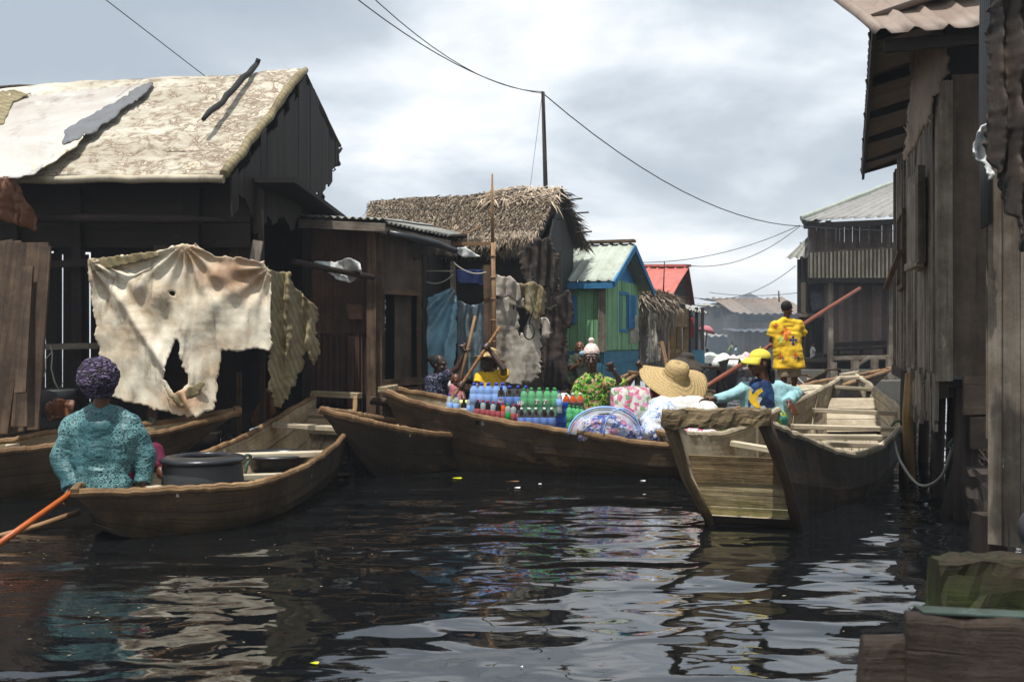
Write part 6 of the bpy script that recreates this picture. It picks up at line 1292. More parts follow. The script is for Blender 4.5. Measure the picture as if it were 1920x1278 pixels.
sho = [o_ for o_ in bpy.data.objects if o_.parent == t and o_.name.split('.')[0] == 'shirt'][0]; bvh = BVHTree.FromPolygons([v.co+ROOT[t.name] for v in sho.data.vertices], [p.vertices[:] for p in sho.data.polygons])
def decal(poly, mat, name, cell=1.0):
    x0 = min(p[0] for p in poly); x1 = max(p[0] for p in poly); y0 = min(p[1] for p in poly); y1 = max(p[1] for p in poly); nx = int((x1-x0)/cell)+1; ny = int((y1-y0)/cell)+1; G = []; ok = {}; mb = MB()
    for i in range(nx+1):
        c_ = []
        for j in range(ny+1):
            p = U(x0+i*cell, y0+j*cell, 1.0)-V((0, 0, CAMZ)); h, nn, ix, ds = bvh.ray_cast(V((0, 0, CAMZ)), p.normalized())
            if h is None: h = U(x0, y0, D); ok[(i, j)] = False
            c_.append(h+(nn*.004 if nn else V((0, 0, 0))))
        G.append(c_)
    mb.grid(G, keep=lambda i, j: inpoly(x0+(i+.5)*cell, y0+(j+.5)*cell, poly) and all(ok.get((i+a, j+b), True) for a in (0, 1) for b in (0, 1))); obj(name, mb, M[mat], t)
decal([(1401, 722), (1407, 728), (1412, 740), (1418, 732), (1428, 727), (1431, 733), (1422, 741), (1419, 750), (1424, 757), (1427, 765), (1418, 764), (1408, 756), (1402, 744)], 'yellow', 'yellow_print', .8)
# ---- 4 woman in green, pink beanie
D = 10.7
t = thing('person', 'woman in green floral blouse and pale pink bobble hat with raised fist', 'person', U(1112, 760, D))
hc = U(1109, 673, D); hp, q = head(hc, (-.12, -1, -.05), 1.12); neck = U(1111, 697, D)
shL = U(1089, 719, D); shR = U(1136, 718, D); elL = U(1079, 738, D-.02); wrL = U(1086, 760, D-.18); elR = U(1170, 728, D-.06); wrR = U(1152, 697, D-.2)
bp = hp+[('c', neck-V((0, 0, .02)), hc-V((0, -.01, .04)), .054, .05), ('c', U(1111, 725, D), U(1112, 775, D), .12, .14, RT, .7), ('c', shL, shR, .045, .045)]+arm(shL, elL, wrL, 1.05)+arm(shR, elR, wrR, 1.05)+hand(wrL, (.5, -.5, -.5), (.2, -.3, -.9), 1.0, .7)+hand(wrR, (-.45, -.1, .8), (-.4, -.9, .1), 1.05, 1.15)
blob('body', bp, 'skin', t, .008, 2); eyes(q, 1.05, t)
blob('blouse', [('c', shL, shR, .062, .062), ('c', neck+V((-.03, 0, -.03)), shL, .042, .06), ('c', neck+V((.03, 0, -.03)), shR, .042, .06), ('f', neck+V((0, 0, -.01)), U(1112, 722, D), .06, .15, RT, .7), ('c', U(1111, 722, D), U(1112, 760, D), .15, .155, RT, .75), ('f', U(1112, 740, D), U(1112, 775, D), .165, .175, RT, .75), ('c', shL, elL, .066, .06), ('f', elL, wrL, .06, .05), ('c', shR, elR, .068, .06), ('f', elR, elR.lerp(wrR, .45), .062, .062), ('c', elR, elR+V((0, 0, .01)), .06, .06)], 'greenprint', t, .0095, 3, .01, 8, 2)
bf_, br_, bu = frame((-.12, -1, .15))
blob('beanie', [('e', q(0, -.014, .064), (.088, .102, .094), rotm(bf_, br_, bu)), ('e', q(0, -.02, .075), (.08, .09, .09), rotm(bf_, br_, bu))], 'beanie', t, .007, 2, .003, 40, cut=lambda p: (p-hc).dot(bu) < .048)
mb = MB(); mb.ell(q(0, -.03, .178), (.034, .034, .032), n=14, m=10); mb.v = [p+V((nz(p, 60), nz(p, 60, 3), nz(p, 60, 5)))*.008 for p in mb.v]; obj('bobble', mb, M['beanie'], t)
blob('skirt', [('c', U(1112, 790, D), U(1100, 800, D-.35), .15, .1), ('c', U(1112, 790, D), U(1135, 800, D-.3), .15, .1)], 'camo', t, .014, 3, .01, 8)
mb = MB(); mb.tube([U(1152, 690, D-.25), U(1154, 700, D-.25), U(1160, 725, D-.2), U(1158, 745, D-.3)], [.016, .014, .012, .012], 8); obj('strap', mb, M['rubber'], label='dark strap hanging from the raised fist of the woman in green', cat='strap')
# ---- 5 woman in yellow with straw hat, paddling
D = 12.3
t = thing('person', 'woman in bright yellow T-shirt and small straw hat gripping a bamboo pole', 'person', U(926, 740, D))
hc = U(917, 678, D); hp, q = head(hc, (-.8, -.6, -.05), 1.1); neck = U(921, 699, D); P1_ = U(938, 612, D-.15); P2_ = U(838, 762, D-.55)
def onp(py): return min((P1_.lerp(P2_, i/300) for i in range(301)), key=lambda p: abs(639-(p.z-CAMZ)/p.y*FPX-py))
g1 = onp(650); g2 = onp(722)
shL = U(901, 707, D); shR = U(943, 703, D); elR = U(945, 692, D-.25); wrR = g1+V((.02, .08, -.02)); elL = U(893, 729, D-.1); wrL = g2+V((.06, .05, -.01))
bp = hp+[('c', neck-V((0, 0, .03)), hc-V((0, 0, .04)), .056, .052), ('c', U(924, 715, D), U(926, 760, D), .12, .14, RT, .7), ('c', shL, shR, .048, .048)]+arm(shL, elL, wrL, 1.1)+arm(shR, elR, wrR, 1.1)+grip(g1, P1_-P2_, (-.3, -1, 0), 1.05)+grip(g2, P1_-P2_, (-1, -.3, 0), 1.05)
blob('body', bp, 'skin', t, .009, 2)
blob('t_shirt', [('c', shL, shR, .07, .07), ('f', U(922, 702, D-.01), U(924, 718, D), .09, .15, RT, .72), ('c', U(924, 718, D), U(926, 752, D), .155, .165, RT, .78), ('f', shL, shL.lerp(elL, .6), .072, .07), ('f', shR, shR.lerp(elR, .5), .075, .07)], 'yellow', t, .010, 3, .009, 9)
blob('hair', [('e', q(0, -.04, .0), (.084, .07, .1))], 'hair', t, .01, 1, .004, 30)
def hat(t, c, tilt, rc, hcr, rb, droop, mat='strawhat', n=40, wav=.0, name='hat'):
    m = tilt; mb = MB(); prof = [(rb, -droop), (rb*.9, -droop*.85), (rb*.75, -droop*.6), (rb*.6, -droop*.35), (rc*1.25, -droop*.08), (rc*1.02, .01), (rc, .03), (rc*.96, hcr*.6), (rc*.8, hcr*.88), (rc*.45, hcr*.99), (0.001, hcr)]
    b0 = len(mb.v); G = []
    for k_ in range(n+1):
        a = 2*math.pi*k_/n; c_ = []
        for r_, z in prof:
            w_ = wav*(r_/rb)**2*(math.sin(a*2+.6)+.5*math.sin(a*3)); c_.append(V((r_*math.cos(a), r_*math.sin(a), z+w_)))
        G.append(c_)
    mb.grid(G); mb.v = [p for p in mb.v]; me = mesh_from(mb, name, V((0, 0, 0)), [M[mat]], solid=.006, weld=True); o = bpy.data.objects.new(name, me); COL.objects.link(o); o.parent = t; o.location = V(c)-ROOT[t.name]; o.rotation_euler = tilt; ROOT[o.name] = V(c); return o
hat(t, hc+V((.01, .01, .075)), (R(-10), R(8), 0), .095, .10, .205, .05)
t = thing('bamboo_pole', 'knotty bamboo pole gripped by the woman in the yellow T-shirt', 'pole', P2_); mb = MB(); mb.tube([P2_.lerp(P1_, i/10) for i in range(11)], .021, 9)
for i in range(1, 14): p = P2_.lerp(P1_, i/14); e_ = (P1_-P2_).normalized()*.006; mb.tube([p-e_, p+e_], .025, 9)
obj('shaft', mb, M['bamboo'], t)
# ---- 6 woman in navy with baby
D = 12.5
t = thing('person', 'woman in dark navy patterned dress reaching up to a thin pole', 'person', U(825, 750, D))
hc = U(823, 684, D); hp, q = head(hc, (.95, -.3, -.1), 1.1); neck = U(818, 703, D); P1_ = U(891, 592, D-.1); P2_ = U(858, 735, D-.3); g1 = P1_.lerp(P2_, .42)
shL = U(806, 716, D+.05); shR = U(836, 708, D-.1); elR = U(857, 690, D-.15); wrR = g1+V((-.05, .03, -.06)); elL = U(820, 745, D); wrL = U(845, 752, D-.15)
bp = hp+[('c', neck-V((0, 0, .03)), hc-V((0, 0, .04)), .056, .052), ('c', U(822, 725, D), U(825, 775, D), .12, .14, RT, .75), ('c', shL, shR, .048, .048)]+arm(shR, elR, wrR, 1.1)+arm(shL, elL, wrL, 1.1)+grip(g1, P1_-P2_, (1, 0, .4), 1.05)+hand(wrL, (1, -.2, 0), (0, 0, -1), 1, .6)
blob('body', bp, 'skin', t, .009, 2)
blob('dress', [('c', shL, shR, .085, .08), ('c', U(820, 722, D), U(825, 765, D), .165, .18, RT, .8), ('f', U(826, 740, D), U(828, 780, D), .18, .2, RT, .8), ('f', shR, shR.lerp(elR, .6), .08, .07), ('f', shL, shL.lerp(elL, .6), .08, .07)], 'navyprint', t, .011, 3, .012, 8)
blob('hair', [('e', q(0, -.03, .035), (.09, .095, .09)), ('e', q(0, -.11, .06), (.05, .045, .045))], 'hair', t, .01, 1, .005, 30)
t = thing('paddle_pole', 'thin pale pole held up by the woman in navy', 'pole', P2_); mb = MB(); mb.tube([P1_, P1_.lerp(P2_, .5), P2_], [.018, .02, .02], 8); obj('shaft', mb, M['pale_log'], t)
D = 12.25; t = thing('person', 'small child in pink between the woman in navy and the pole', 'person', U(856, 740, D)); hc = U(854, 714, D); hp, q = head(hc, (.5, -.8, -.3), .78)
blob('body', hp+[('c', hc-V((0, 0, .05)), U(856, 728, D), .035, .04), ('c', U(856, 732, D), U(857, 748, D), .07, .09), ('c', U(866, 734, D), U(870, 748, D-.1), .03, .025)]+hand(U(870, 748, D-.1), (.3, -.2, -1), (0, -1, 0), .6, .5), 'skin_l', t, .008, 2)
blob('shirt', [('c', U(851, 727, D), U(863, 728, D), .06, .06), ('f', U(856, 727, D), U(857, 752, D), .09, .115, RT, .8)], 'pinkcloth', t, .01, 3, .008, 9)
blob('bib', [('e', U(845, 722, D+.02), (.035, .05, .06))], 'white_cloth', t, .009, 2, .006, 20)
# ---- 7 child behind woman in green
D = 14.0; t = thing('person', 'child in dark green clothes crouching behind the woman in the bobble hat', 'person', U(1085, 700, D)); hc = U(1087, 653, D); hp, q = head(hc, (.3, -1, -.1), .85)
blob('body', hp+[('c', hc-V((0, 0, .05)), U(1086, 672, D), .04, .045), ('c', U(1084, 680, D), U(1086, 705, D), .1, .12)]+arm(U(1074, 675, D), U(1072, 692, D-.1), U(1083, 684, D-.25), .85)+hand(U(1083, 684, D-.25), (.4, 0, .9), (0, -1, 0), .8, .9), 'skin_l', t, .01, 2)
blob('clothes', [('c', U(1075, 674, D), U(1096, 673, D), .065, .065), ('c', U(1085, 682, D), U(1086, 712, D), .15, .2, RT, .9), ('f', U(1074, 675, D), U(1072, 690, D-.08), .065, .06)], 'camo', t, .014, 3, .012, 8)
blob('scarf', [('e', U(1092, 663, D-.08), (.05, .05, .045))], 'tarp_blue', t, .012, 2, .006, 15)
# ---- 8 person under the giant straw hat
D = 10.9; t = thing('person', 'person in red stooping, almost hidden by the giant straw hat', 'person', U(1255, 770, D)); hc = U(1262, 708, D+.05); hp, q = head(hc, (-.3, -.8, -.6), 1.05)
blob('body', hp+[('c', U(1262, 735, D+.1), hc, .06, .055), ('c', U(1258, 748, D+.1), U(1262, 790, D+.2), .14, .16, RT, .8)]+arm(U(1222, 738, D+.1), U(1212, 705, D+.12), U(1203, 690, D), 1.0)+hand(U(1204, 692, D), (-.4, -.2, .5), (.5, -.5, 0), 1.0, 1.0), 'skin', t, .009, 2)
blob('blouse', [('c', U(1224, 742, D+.12), U(1292, 742, D+.12), .1, .09), ('c', U(1255, 748, D+.12), U(1258, 790, D+.15), .22, .24, RT, .7)], 'red', t, .013, 3, .01, 8)
o = hat(t, U(1266, 704, D-.12), (R(30), R(15), R(0)), .135, .16, .385, .09, wav=.06, n=64, name='straw_hat')
# ---- 9 person behind with dark hat
D = 13.5; t = thing('person', 'person in a dark brimmed hat with face in shade behind the giant straw hat', 'person', U(1288, 710, D)); hc = U(1288, 680, D); hp, q = head(hc, (-.2, -1, -.1), 1.0)
blob('body', hp+[('c', hc-V((0, 0, .05)), U(1288, 700, D), .05, .05), ('c', U(1288, 705, D), U(1288, 735, D), .12, .14)], 'skin', t, .01, 2)
blob('shirt', [('c', U(1276, 698, D), U(1302, 698, D), .07, .07), ('c', U(1289, 700, D), U(1289, 730, D), .15, .16, RT, .8)], 'bagpale', t, .013, 3, .01, 8)
hat(t, hc+V((0, 0, .06)), (R(8), R(8), 0), .1, .08, .27, .09, mat='tarp_black', wav=.02, name='dark_hat')
# ---- distant people
def small(label, px, py_head, py_foot, D, shirt, pants='camo', sit=False, face=(-1, -.3, 0), lean=0):
    h = (py_foot-py_head)/FPX*D; s_ = h/1.7 if not sit else h/1.15; b = U(px, py_foot, D); t = thing('person', label, 'person', b)
    f_, r_, u_ = frame(face); q_ = lambda x, y, z: b+(r_*x+f_*y+V((0, 0, z)))*s_
    top = 1.7 if not sit else 1.15; hp, _ = head(q_(0, lean, top-.13), face, s_)
    hipz = .88 if not sit else .3; P = hp+[('c', q_(0, lean*.8, top-.36), q_(0, lean, top-.2), .055*s_, .05*s_), ('c', q_(0, lean*.6, top-.5), q_(0, 0, hipz), .13*s_, .13*s_)]
    sh_ = [q_(x, lean*.8, top-.36) for x in (-.18, .18)]; el = [q_(x*1.2, .12+lean, top-.62) for x in (-.2, .2)]; wr_ = [q_(x*.6, .36+lean, top-.72) for x in (-.2, .2)]
    for i in (0, 1): P += arm(sh_[i], el[i], wr_[i], s_)+hand(wr_[i], f_, (0, 0, -1), s_, .5, thumb=1-2*i)
    if sit:
        for x in (-.1, .1): P += leg(q_(x, 0, .28), q_(x, .42, .5), q_(x, .62, .08), s_)+foot(q_(x, .62, .08), f_, s_)
        T = [('c', q_(x, 0, .28), q_(x, .42, .5), .1*s_, .08*s_) for x in (-.1, .1)]
    else:
        for x in (-.1, .1): P += leg(q_(x, 0, .85), q_(x, .04, .46), q_(x, 0, .08), s_)+foot(q_(x, 0, .08), f_, s_)
        T = [('c', q_(x, 0, .85), q_(x, .02, .5), .1*s_, .09*s_) for x in (-.1, .1)]
    blob('body', P, 'skin', t, .016, 1); blob('trousers', T, pants, t, .02, 1)
    blob('shirt', [('c', sh_[0], sh_[1], .085*s_, .085*s_), ('c', q_(0, lean*.7, top-.45), q_(0, 0, hipz), .17*s_, .17*s_, r_, .75)]+[('f', sh_[i], sh_[i].lerp(el[i], .7), .075*s_, .07*s_) for i in (0, 1)], shirt, t, .02, 2, .01, 8)
    blob('hair', [('e', _(0, -.02, .045), (.08*s_, .095*s_, .085*s_))], 'hair', t, .016, 1); return t
small('person in white and green sitting in the shade under the annex', 1524, 640, 680, 26.6, 'white_cloth', sit=True, face=(1, -.2, 0))
small('far person in pale orange sitting low beyond the stall', 1326, 652, 690, 33, 'pinkcloth', sit=True, face=(1, .2, 0))
small('far standing person in light blue by the smoky shacks', 1380, 646, 683, 36, 'cyan', 'navy', face=(-1, .1, 0))
small('far person in green bending at the steps of the far shacks', 1366, 640, 680, 38, 'greenprint', face=(1, -.3, 0), lean=.3)
small('far person in dark clothes beside the one in light blue', 1392, 636, 680, 38.5, 'camo', face=(-1, -.3, 0))
# ================================================================ goods
def basin(label, c, r_, h, mats='rubber', rim=.03):
    t = thing('basin', label, 'basin', c); mb = MB(); mb.lathe([(r_*.72, 0), (r_*.8, h*.5), (r_, h), (r_+rim, h+.008), (r_+rim, h-.012), (r_+rim-.006, h+.014), (r_-.004, h+.014), (r_-.02, h-.01), (r_*.76, h*.5), (r_*.66, .02), (0, .015)], c, 36); obj('bowl', mb, M[mats], t); return t
c = UZ(381, 7.42, .19)
t = thing('drum', 'upturned black tub on the basin canoe with a black ring lid on top', 'tub', c)
mb = MB(); mb.lathe([(.30, 0), (.295, .12), (.28, .24), (.275, .26), (.24, .262), (.23, .2), (.22, .05), (0, .04)], c, 40); obj('body', mb, M['drum'], t, rough=.003)
mb = MB(); mb.lathe([(.29, .262), (.31, .27), (.312, .285), (.29, .30), (.26, .305), (.20, .315), (.185, .305), (.18, .268), (.2, .262), (.28, .262)], c, 40); obj('rim', mb, M['rubber'], t)
basin('wide shallow black basin behind the thwart of the basin canoe', UZ(522, 9.15, .16), .33, .15)
basin('shallow black basin just right of the upturned tub', UZ(482, 8.1, .12), .31, .10)
mb = MB(); mb.tube(catmull([UZ(455, 8.35, .36), UZ(462, 8.3, .40), UZ(470, 8.35, .38), UZ(464, 8.3, .33), UZ(460, 8.3, .25)], 20), .014, 6); obj('rope_knot', mb, M['rope_green'], label='dark green rope tied on the thwart behind the upturned tub', cat='rope')
# bottles
def bottle_parts(kind):
    body, cap, lab = kind
    p = [(.036, 0), (.040, .01), (.040, .06), (.037, .08), (.040, .10), (.040, .20), (.038, .222), (.030, .244), (.016, .260), (.0145, .264), (.0145, .28)]
    mb = MB(); mb.lathe(p, (0, 0, 0), 14); mc = MB(); mc.lathe([(.0155, .268), (.0155, .288), (.013, .290)], (0, 0, 0), 10); ml = MB(); ml.lathe([(.0405, .10), (.0413, .101), (.0413, .188), (.0405, .189)], (0, 0, 0), 14)
    return mb, mc, ml
proto = {}
def bottle(kind, loc, parent=None, label=None, group=None, scale=1.0, lab=True):
    if kind not in proto:
        b_, c_, l_ = bottle_parts(kind); proto[kind] = [mesh_from(x, n_, V((0, 0, 0)), [M[m_]]) for x, n_, m_ in ((b_, 'bottle', kind[0]), (c_, 'cap', kind[1]), (l_, 'label', kind[2]))]
    me = proto[kind]; o = bpy.data.objects.new('bottle', me[0]); COL.objects.link(o); o.scale = (scale,)*3; o.rotation_euler = (rnd(-.03, .03), rnd(-.03, .03), rnd(0, 6))
    if parent is not None: o.parent = parent; o.location = V(loc)-ROOT[parent.name]
    else: o.location = V(loc); tag(o, label, 'bottle', group)
    ROOT[o.name] = V(loc)
    for i, n_ in ((1, 'cap'), (2, 'label')):
        if i == 2 and not lab: continue
        q = bpy.data.objects.new(n_, me[i]); COL.objects.link(q); q.parent = o
    return o
def text(s, size, loc, rot, mat, parent, name='print', ext=.001):
    c = bpy.data.curves.new(name, 'FONT'); c.body = s; c.size = size; c.extrude = ext; c.align_x = 'CENTER'; c.align_y = 'CENTER'; c.offset = size*.02
    o = bpy.data.objects.new(name, c); TMP.collection.objects.link(o); dg = tmpdg(); me = bpy.data.meshes.new_from_object(o.evaluated_get(dg)); bpy.data.objects.remove(o)
    me.transform(Euler(rot).to_matrix().to_4x4()); me.materials.clear(); me.materials.append(M[mat]); o = bpy.data.objects.new(name, me); COL.objects.link(o)
    if parent is not None: o.parent = parent; o.location = V(loc)-ROOT[parent.name]
    return o
def pack(label, px, py_bot, D, nx, ny, kind, pitch=.084, ang=0, scale=1.0, film=True, extra=None):
    c = U(px, py_bot, D); t = thing('bottle_pack', label, 'bottle pack', c, 'shrink wrapped packs of drinks')
    dx = V((math.cos(ang), math.sin(ang), 0)); dy = V((-math.sin(ang), math.cos(ang), 0)); P = []
    for j in range(ny):
        for i in range(nx):
            p = c+dx*(i-(nx-1)/2)*pitch*scale+dy*(j)*pitch*scale; o = bottle(kind, p, t, scale=scale); P.append(p)
    if film:
        mb = MB(); w_ = (nx/2)*pitch*scale+.004; y0 = -.045*scale; y1 = (ny-.5)*pitch*scale+.004; h = .262*scale; prof = [(0, .0), (0, .19*scale), (.02, h), (.0, h)]
        P_ = []
        n_ = 16
        for i in range(n_+1):
            f_ = -w_+2*w_*i/n_; col = []
            for (yy, z) in ((y0, .0), (y0-.006, .1), (y0-.003, .19*scale), (y0+.03, h), ((y0+y1)/2, h+.004), (y1-.03, h), (y1, .19*scale), (y1, 0)):
                col.append(c+dx*f_+dy*yy+V((0, 0, z))+V((0, 1, 1))*.004*nz((f_*30, yy*40, z*30)))
            P_.append(col)
        mb.grid(P_); obj('shrink_film', mb, M['film'], t)
    if extra: extra(t, c, dx, dy, scale)
    return t
def pepsi(t, c, dx, dy, sc):
    # round red, white and blue emblem on the left-most labels
    for i, s_ in ((0, 1.0), (1, .0), (2, .0)):
        if not s_: continue
        p = c+dx*(i-1.5)*.084*sc-dy*.0455*sc+V((0, 0, .148*sc)); r_ = .026*sc
        def disc(z0, z1, mat, nm, rr=r_):
            mb = MB(); pts = []
            for k_ in range(25):
                a = z0+(z1-z0)*k_/24; pts.append(p+dx*rr*math.cos(a)+V((0, 0, rr*math.sin(a))))
            mb.poly(pts, -dy*.0015); obj(nm, mb, M[mat], t)
        disc(0, 2*math.pi*.999, 'lab_white', 'emblem', r_*1.0); p = p-dy*.002
        disc(.18, math.pi-.35, 'lab_red', 'emblem_top', r_*.93); disc(math.pi+.35, 2*math.pi-.18, 'lab_blue', 'emblem_bottom', r_*.93)
def seven(t, c, dx, dy, sc):
    ang = math.atan2(dx.y, dx.x)
    for i, s_ in ((0, 'up'), (2, '7'), (3, '7')):
        text(s_, .07*sc, c+dx*(i-2.4)*.084*sc-dy*.058*sc+V((0, 0, .15*sc)), (R(90), 0, ang), 'lab_red' if s_ == 'up' and False else 'lab_white', t, 'print')
        if s_ == '7': 
            mb = MB(); p = c+dx*(i-2.25)*.084*sc-dy*.06*sc+V((0, 0, .152*sc)); mb.poly([p+dx*.012*math.cos(a*.5)+V((0, 0, .012*math.sin(a*.5))) for a in range(12)], -dy*.001); obj('red_dot', mb, M['lab_red'], t)
sc_ = 1.02
pack('pack of clear blue water bottles, leftmost on the drinks canoe', 916, 776, 10.45, 5, 3, ('pet_blue', 'cap_blue', 'lab_sky'), pitch=.068, scale=1.12)
pack('pack of dark cola bottles with blue labels and round emblem', 963, 779, 10.42, 4, 3, ('cola', 'cap_blue', 'lab_blue'), pitch=.078, scale=1.06, extra=pepsi)
pack('pack of bright green soda bottles beside the cola pack', 1012, 780, 10.35, 5, 3, ('pet_green', 'cap_green', 'pet_green'), pitch=.078, scale=1.0, extra=seven)
pack('lower pack of dark cola bottles under the green soda pack', 1006, 815, 10.2, 5, 2, ('cola', 'cap_white', 'lab_blue'), pitch=.082, scale=.95)
pack('pack of orange soda bottles behind the blue crate', 1075, 786, 10.5, 3, 2, ('orangeade', 'cap_white', 'cola'), pitch=.075, scale=.95)
def row(kinds, x0, x1, ybot, D, sc, labs):
    n_ = len(kinds)
    for i, kd in enumerate(kinds):
        px = x0+(x1-x0)*i/(n_-1); bottle(kd, U(px, ybot+(px-x0)*.13, D), None, labs[i], 'loose bottles along the rim of the drinks canoe', sc)
K = {'r': ('clear', 'cap_red', 'lab_red'), 'c': ('cola', 'cap_red', 'lab_red'), 'o': ('orangeade', 'cap_red', 'lab_red'), 'g': ('clear', 'cap_green', 'lab_green'), 'b': ('clear', 'cap_blue', 'lab_sky'), 'k': ('cola', 'cola', 'lab_white'), 'gg': ('pet_green', 'cap_green', 'pet_green')}
red_l = ['leftmost small red capped bottle under the blue water pack', 'second small red capped bottle under the water pack', 'third small red capped bottle under the water pack', 'fourth small red capped bottle under the water pack', 'fifth small red capped bottle, under the water pack right edge', 'orange labelled bottle under the cola pack', 'green labelled bottle under the cola pack', 'tall red capped bottle left of the lower cola pack', 'red capped bottle touching the lower cola pack']
row([K['c'], K['r'], K['c'], K['r'], K['c'], K['o'], K['g'], K['r'], K['c']], 896, 972, 796, 10.25, .9, red_l)
for px, y, kd, l_ in ((844, 776, 'b', 'leftmost blue capped bottle near the bow of the drinks canoe'), (856, 778, 'b', 'blue capped bottle before the pale yellow box'), (880, 782, 'b', 'small clear bottle before the right end of the yellow box'), (869, 787, 'k', 'short black capped bottle below the yellow box')):
    bottle(K[kd], U(px, y+6, 10.5), None, l_, 'loose bottles along the rim of the drinks canoe', .85)
for i in range(4):
    bottle(K['gg'], U(1068+i*7.5, 806+i, 10.3+(i % 2)*.08), None, ['leftmost', 'second', 'third', 'rightmost'][i]+' green bottle between blue crate and net cover', 'green bottles beside the blue crate', .9)
# crate
c = U(1050, 806, 10.35); t = thing('crate', 'upright blue plastic bottle crate beside the green soda pack', 'crate', c)
mb = MB()
for x in (-.075, .075): 
    for y in (-.02, .22): mb.box(c+V((x, y, .14)), (.014, .014, .28))
for z in (.01, .1, .2, .275):
    for y in (-.022, .222): mb.box(c+V((0, y, z)), (.16, .01, .03 if z != .1 else .05))
    for x in (-.077, .077): mb.box(c+V((x, .1, z)), (.01, .24, .03))
mb.box(c+V((0, -.012, .13)), (.145, .006, .26)); obj('shell', mb, M['crate'], t, bevel=.003)
mb = MB(); mb.box(c+V((0, -.03, .22)), (.07, .008, .05), (0, 0, 0)); obj('handle', mb, M['inside'], t)
bottle(K['b'], U(1049, 775, 10.3), None, 'blue bottle standing on top of the blue crate', None, .8)
c = U(868, 772, 10.75); mb = MB(); mb.box(c+V((.03, .1, -.04)), (.34, .3, .26)); t = thing('box', 'pale yellow box left of the water bottles', 'box', c); obj('body', mb, M['yellowbox'], t, bevel=.012); mb = MB(); mb.box(c+V((.03, .1, .10)), (.36, .32, .03)); obj('lid', mb, M['yellowbox'], t, bevel=.006)
# soft bundles
def bundle(name, label, cat, prims, mat, vox=.012, wr=.012, seed=0, film=False):
    t = thing(name, label, cat, prims[0][1]); o = blob('body', prims, mat, t, vox, 3, wr, 7, seed=seed); return t
def U_(px, py, D): return U(px, py, D)
c = U(1184, 765, 10.35)
def pillow(c, w_, h, d, rot):
    m = Euler(rot).to_matrix(); mb = MB(); P = []
    n_ = 22
    for sgn in (1, -1):
        G = []
        for i in range(n_+1):
            r_ = []
            for j in range(n_+1):
                u = i/n_*2-1; v = j/n_*2-1; th_ = (max(0, 1-abs(u)**3.2)*max(0, 1-abs(v)**3.2))**.5
                q = V((u*w_/2*(1-.06*v*v), sgn*d/2*th_, v*h/2*(1-.06*u*u))); q = q+V((nz(q*9, 1, 1), nz(q*9, 1, 2), nz(q*9, 1, 3)))*.012; r_.append(c+m@q)
            G.append(r_)
        mb.grid(G)
    return mb
t = thing('bedding_pack', 'square pink floral cushion wrapped in clear plastic', 'bedding', U(1185, 812, 10.35)); obj('body', pillow(c, .44, .46, .22, (R(-12), 0, R(8))), M['floral'], t, weld=True); obj('plastic_wrap', pillow(c, .47, .49, .26, (R(-12), 0, R(8))), M['film'], t, weld=True)
def blob_later(): pass
# ---- soft bundles, floating bits
def bun(name, label, prims, mat, vox=.012, wr=.02, seed=0, wf=8, cat='bundle'):
    t = thing(name, label, cat, prims[0][1]); blob('body', prims, mat, t, vox, 3, wr, wf, seed); return t
bun('bundle', 'blue and white plastic bundle right of the floral cushion', [('c', U(1225, 790, 10.1), U(1245, 775, 10.2), .13, .14), ('c', U(1218, 808, 10.0), U(1240, 812, 10.05), .09, .09), ('e', U(1235, 770, 10.3), (.13, .15, .13))], 'bagprint', seed=1)
bun('bundle', 'large white sack in front of the woman in the yellow cap', [('c', U(1265, 775, 10.3), U(1325, 775, 10.3), .17, .12), ('e', U(1298, 765, 10.4), (.25, .2, .12))], 'white_cloth', seed=2)
bun('bundle', 'pale green patterned bundle under the giant straw hat', [('c', U(1238, 765, 10.5), U(1275, 768, 10.4), .13, .13), ('e', U(1250, 775, 10.3), (.16, .15, .11))], 'bagpale', seed=3)
bun('bundle', 'dark blue bundle at the rim below the floral cushion', [('c', U(1200, 812, 10.05), U(1225, 815, 10.0), .08, .08)], 'netting', seed=4, vox=.01)
bun('bundle', 'orange and red cloth seen through the stern frame of the empty canoe', [('c', U(1290, 818, 9.9), U(1340, 822, 9.8), .09, .08)], 'floral', seed=5, vox=.012)
bun('bundle', 'clear plastic bag of white things behind the blue crate', [('e', U(1062, 755, 10.6), (.1, .1, .1)), ('e', U(1075, 765, 10.6), (.07, .07, .08))], 'bagpale', seed=6, vox=.01)
# net food covers / bundled bedding under clear domes
c = U(1132, 812, 10.0)
t = thing('bedding_bundle', 'domed clear bag of blue bedding with rounded rim at the canoe edge', 'bedding', c)
mb = MB(); rx, rz = .36, .27; m = Matrix.Rotation(R(0), 3, 'X')
blob('bedding', [('e', c+V((.0, .08, .02)), (rx*.9, .16, rz*.62)), ('c', c+V((-.2, .05, 0)), c+V((.25, .05, 0)), .1, .1)], 'netting', t, .012, 3, .014, 9)
mb = MB(); G = []
for i in range(25):
    a = math.pi*i/24; G.append([c+V((rx*math.cos(a)*math.cos(ph), .18*math.sin(ph)-.02, rz*math.sin(a)*math.cos(ph)*1.0))+V((1, 1, 1))*.006*nz((i, ph*9, 0), .7) for ph in [(-.5+k_/8)*1.5*.9 for k_ in range(9)]])
mb.grid(G); obj('clear_dome', mb, M['veil'], t)
mb = MB(); mb.tube([c+V((rx*math.cos(math.pi*i/24)*1.0, -.1, rz*math.sin(math.pi*i/24))) for i in range(25)], .011, 7); mb.tube([c+V((rx*.5*math.cos(math.pi*i/24)+.17, -.12, rz*.95*math.sin(math.pi*i/24))) for i in range(25)], .007, 6); obj('hoop', mb, M['lab_sky'], t)
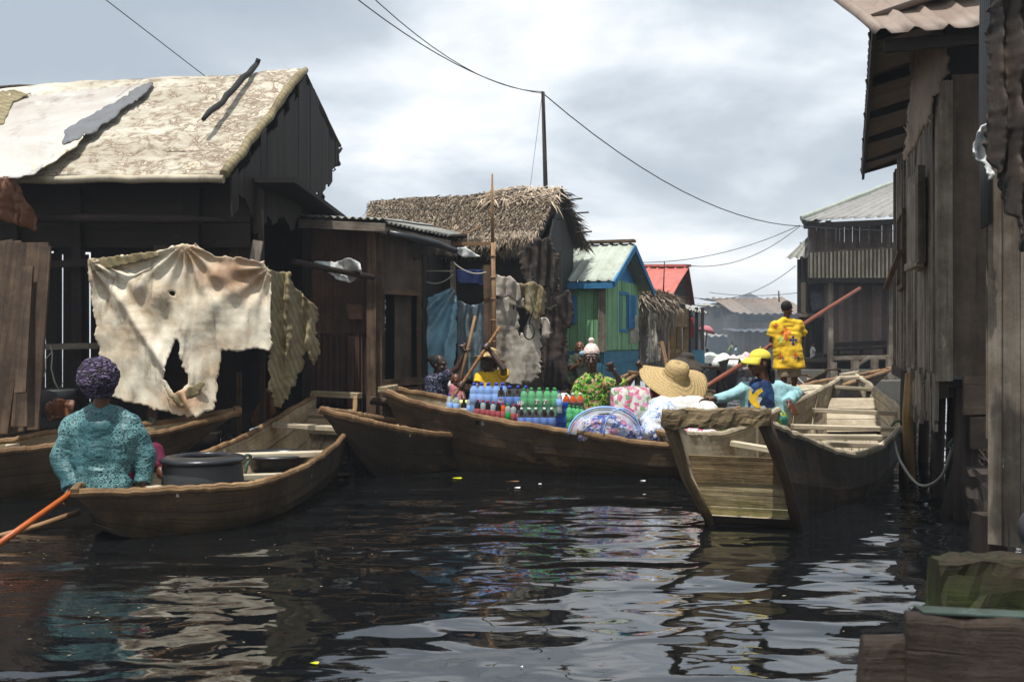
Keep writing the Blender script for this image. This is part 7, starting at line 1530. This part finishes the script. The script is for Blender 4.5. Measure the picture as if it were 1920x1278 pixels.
bun('rubbish_heap', 'pale rubbish heaped in the far dark canoe', [('e', U(1350, 680, 30.5), (.7, .6, .25)), ('e', U(1366, 684, 29.8), (.5, .5, .2)), ('c', U(1338, 676, 31), U(1360, 672, 30.5), .2, .15)], 'bagpale', .05, .12, 3, 2.5, 'rubbish')
bun('rubbish_heap', 'heap of washing on the steps of the far shacks', [('e', U(1392, 684, 34), (.9, .6, .3)), ('e', U(1372, 682, 35), (.5, .5, .25))], 'floral', .05, .15, 5, 2.5, 'rubbish')
# floating leaf and scraps
def scrap(px, py, w_, l_, mat, label, name='leaf', cat='leaf', ang=0):
    D = CAMZ*FPX/(py-639); c = UZ(px, D, .006); mb = MB(); n_ = 8; pts = []
    for i in range(n_): a = 2*math.pi*i/n_; pts.append(c+V((math.cos(a)*w_*rnd(.8, 1.1), math.sin(a)*l_*rnd(.7, 1.1), .002*math.sin(a*2))))
    mb.poly(pts, (0, 0, .002)); return obj(name, mb, M[mat], label=label, cat=cat)
scrap(590, 1245, .022, .018, 'leaf', 'yellow leaf floating in the near water at bottom left of centre')
scrap(858, 897, .05, .06, 'leaf', 'yellow green leaf floating below the drinks canoe')
scrap(970, 915, .03, .04, 'lab_white', 'white scrap floating below the drinks canoe', 'scrap', 'scrap')
scrap(1012, 908, .02, .03, 'lab_white', 'small round white scrap floating right of the larger one', 'scrap', 'scrap')
scrap(962, 903, .07, .015, 'pale_log', 'sliver of reed floating under the drinks canoe', 'reed', 'reed')
scrap(1290, 905, .05, .02, 'pale_log', 'thin reed floating left of the empty canoe stern', 'reed', 'reed')
scrap(1200, 878, .02, .03, 'lab_white', 'tiny white scrap nearest the empty canoe stern', 'scrap', 'scrap')
scrap(1585, 1070, .02, .006, 'pale_log', 'tiny twig floating in the dark reflection at lower right', 'twig', 'twig')
scrap(1605, 1110, .006, .006, 'orange_pole', 'tiny orange speck floating at lower right', 'scrap', 'scrap')
scrap(978, 1252, .006, .005, 'lab_white', 'tiny pale speck floating at bottom centre', 'scrap', 'scrap')
scrap(1205, 602+300, .03, .03, 'lab_white', 'white scrap floating beneath the right end of the drinks canoe', 'scrap', 'scrap')

mb = MB()
for _ in range(170):
    if random.random() < .5: x, y = rnd(-3.4, -1.2), rnd(4.2, 6.8)
    else: x, y = rnd(-2.5, 3.4), rnd(4.5, 9.4)
    r_ = rnd(.003, .009); a0 = rnd(0, 3); b0 = len(mb.v); n_ = random.choice((3, 4, 5)); el_ = rnd(.3, 1)
    for i in range(n_): a = 2*math.pi*i/n_; p = V((math.cos(a)*r_, math.sin(a)*r_*el_*2, 0)); p.rotate(Euler((0, 0, a0))); mb.v.append(V((x, y, .004))+p)
    mb.face(list(range(b0, b0+n_)), None, rnd(.5, 1.2))
obj('floating_debris', mb, M['reed_bits'], kind='stuff')
bpy.data.scenes.remove(TMP)
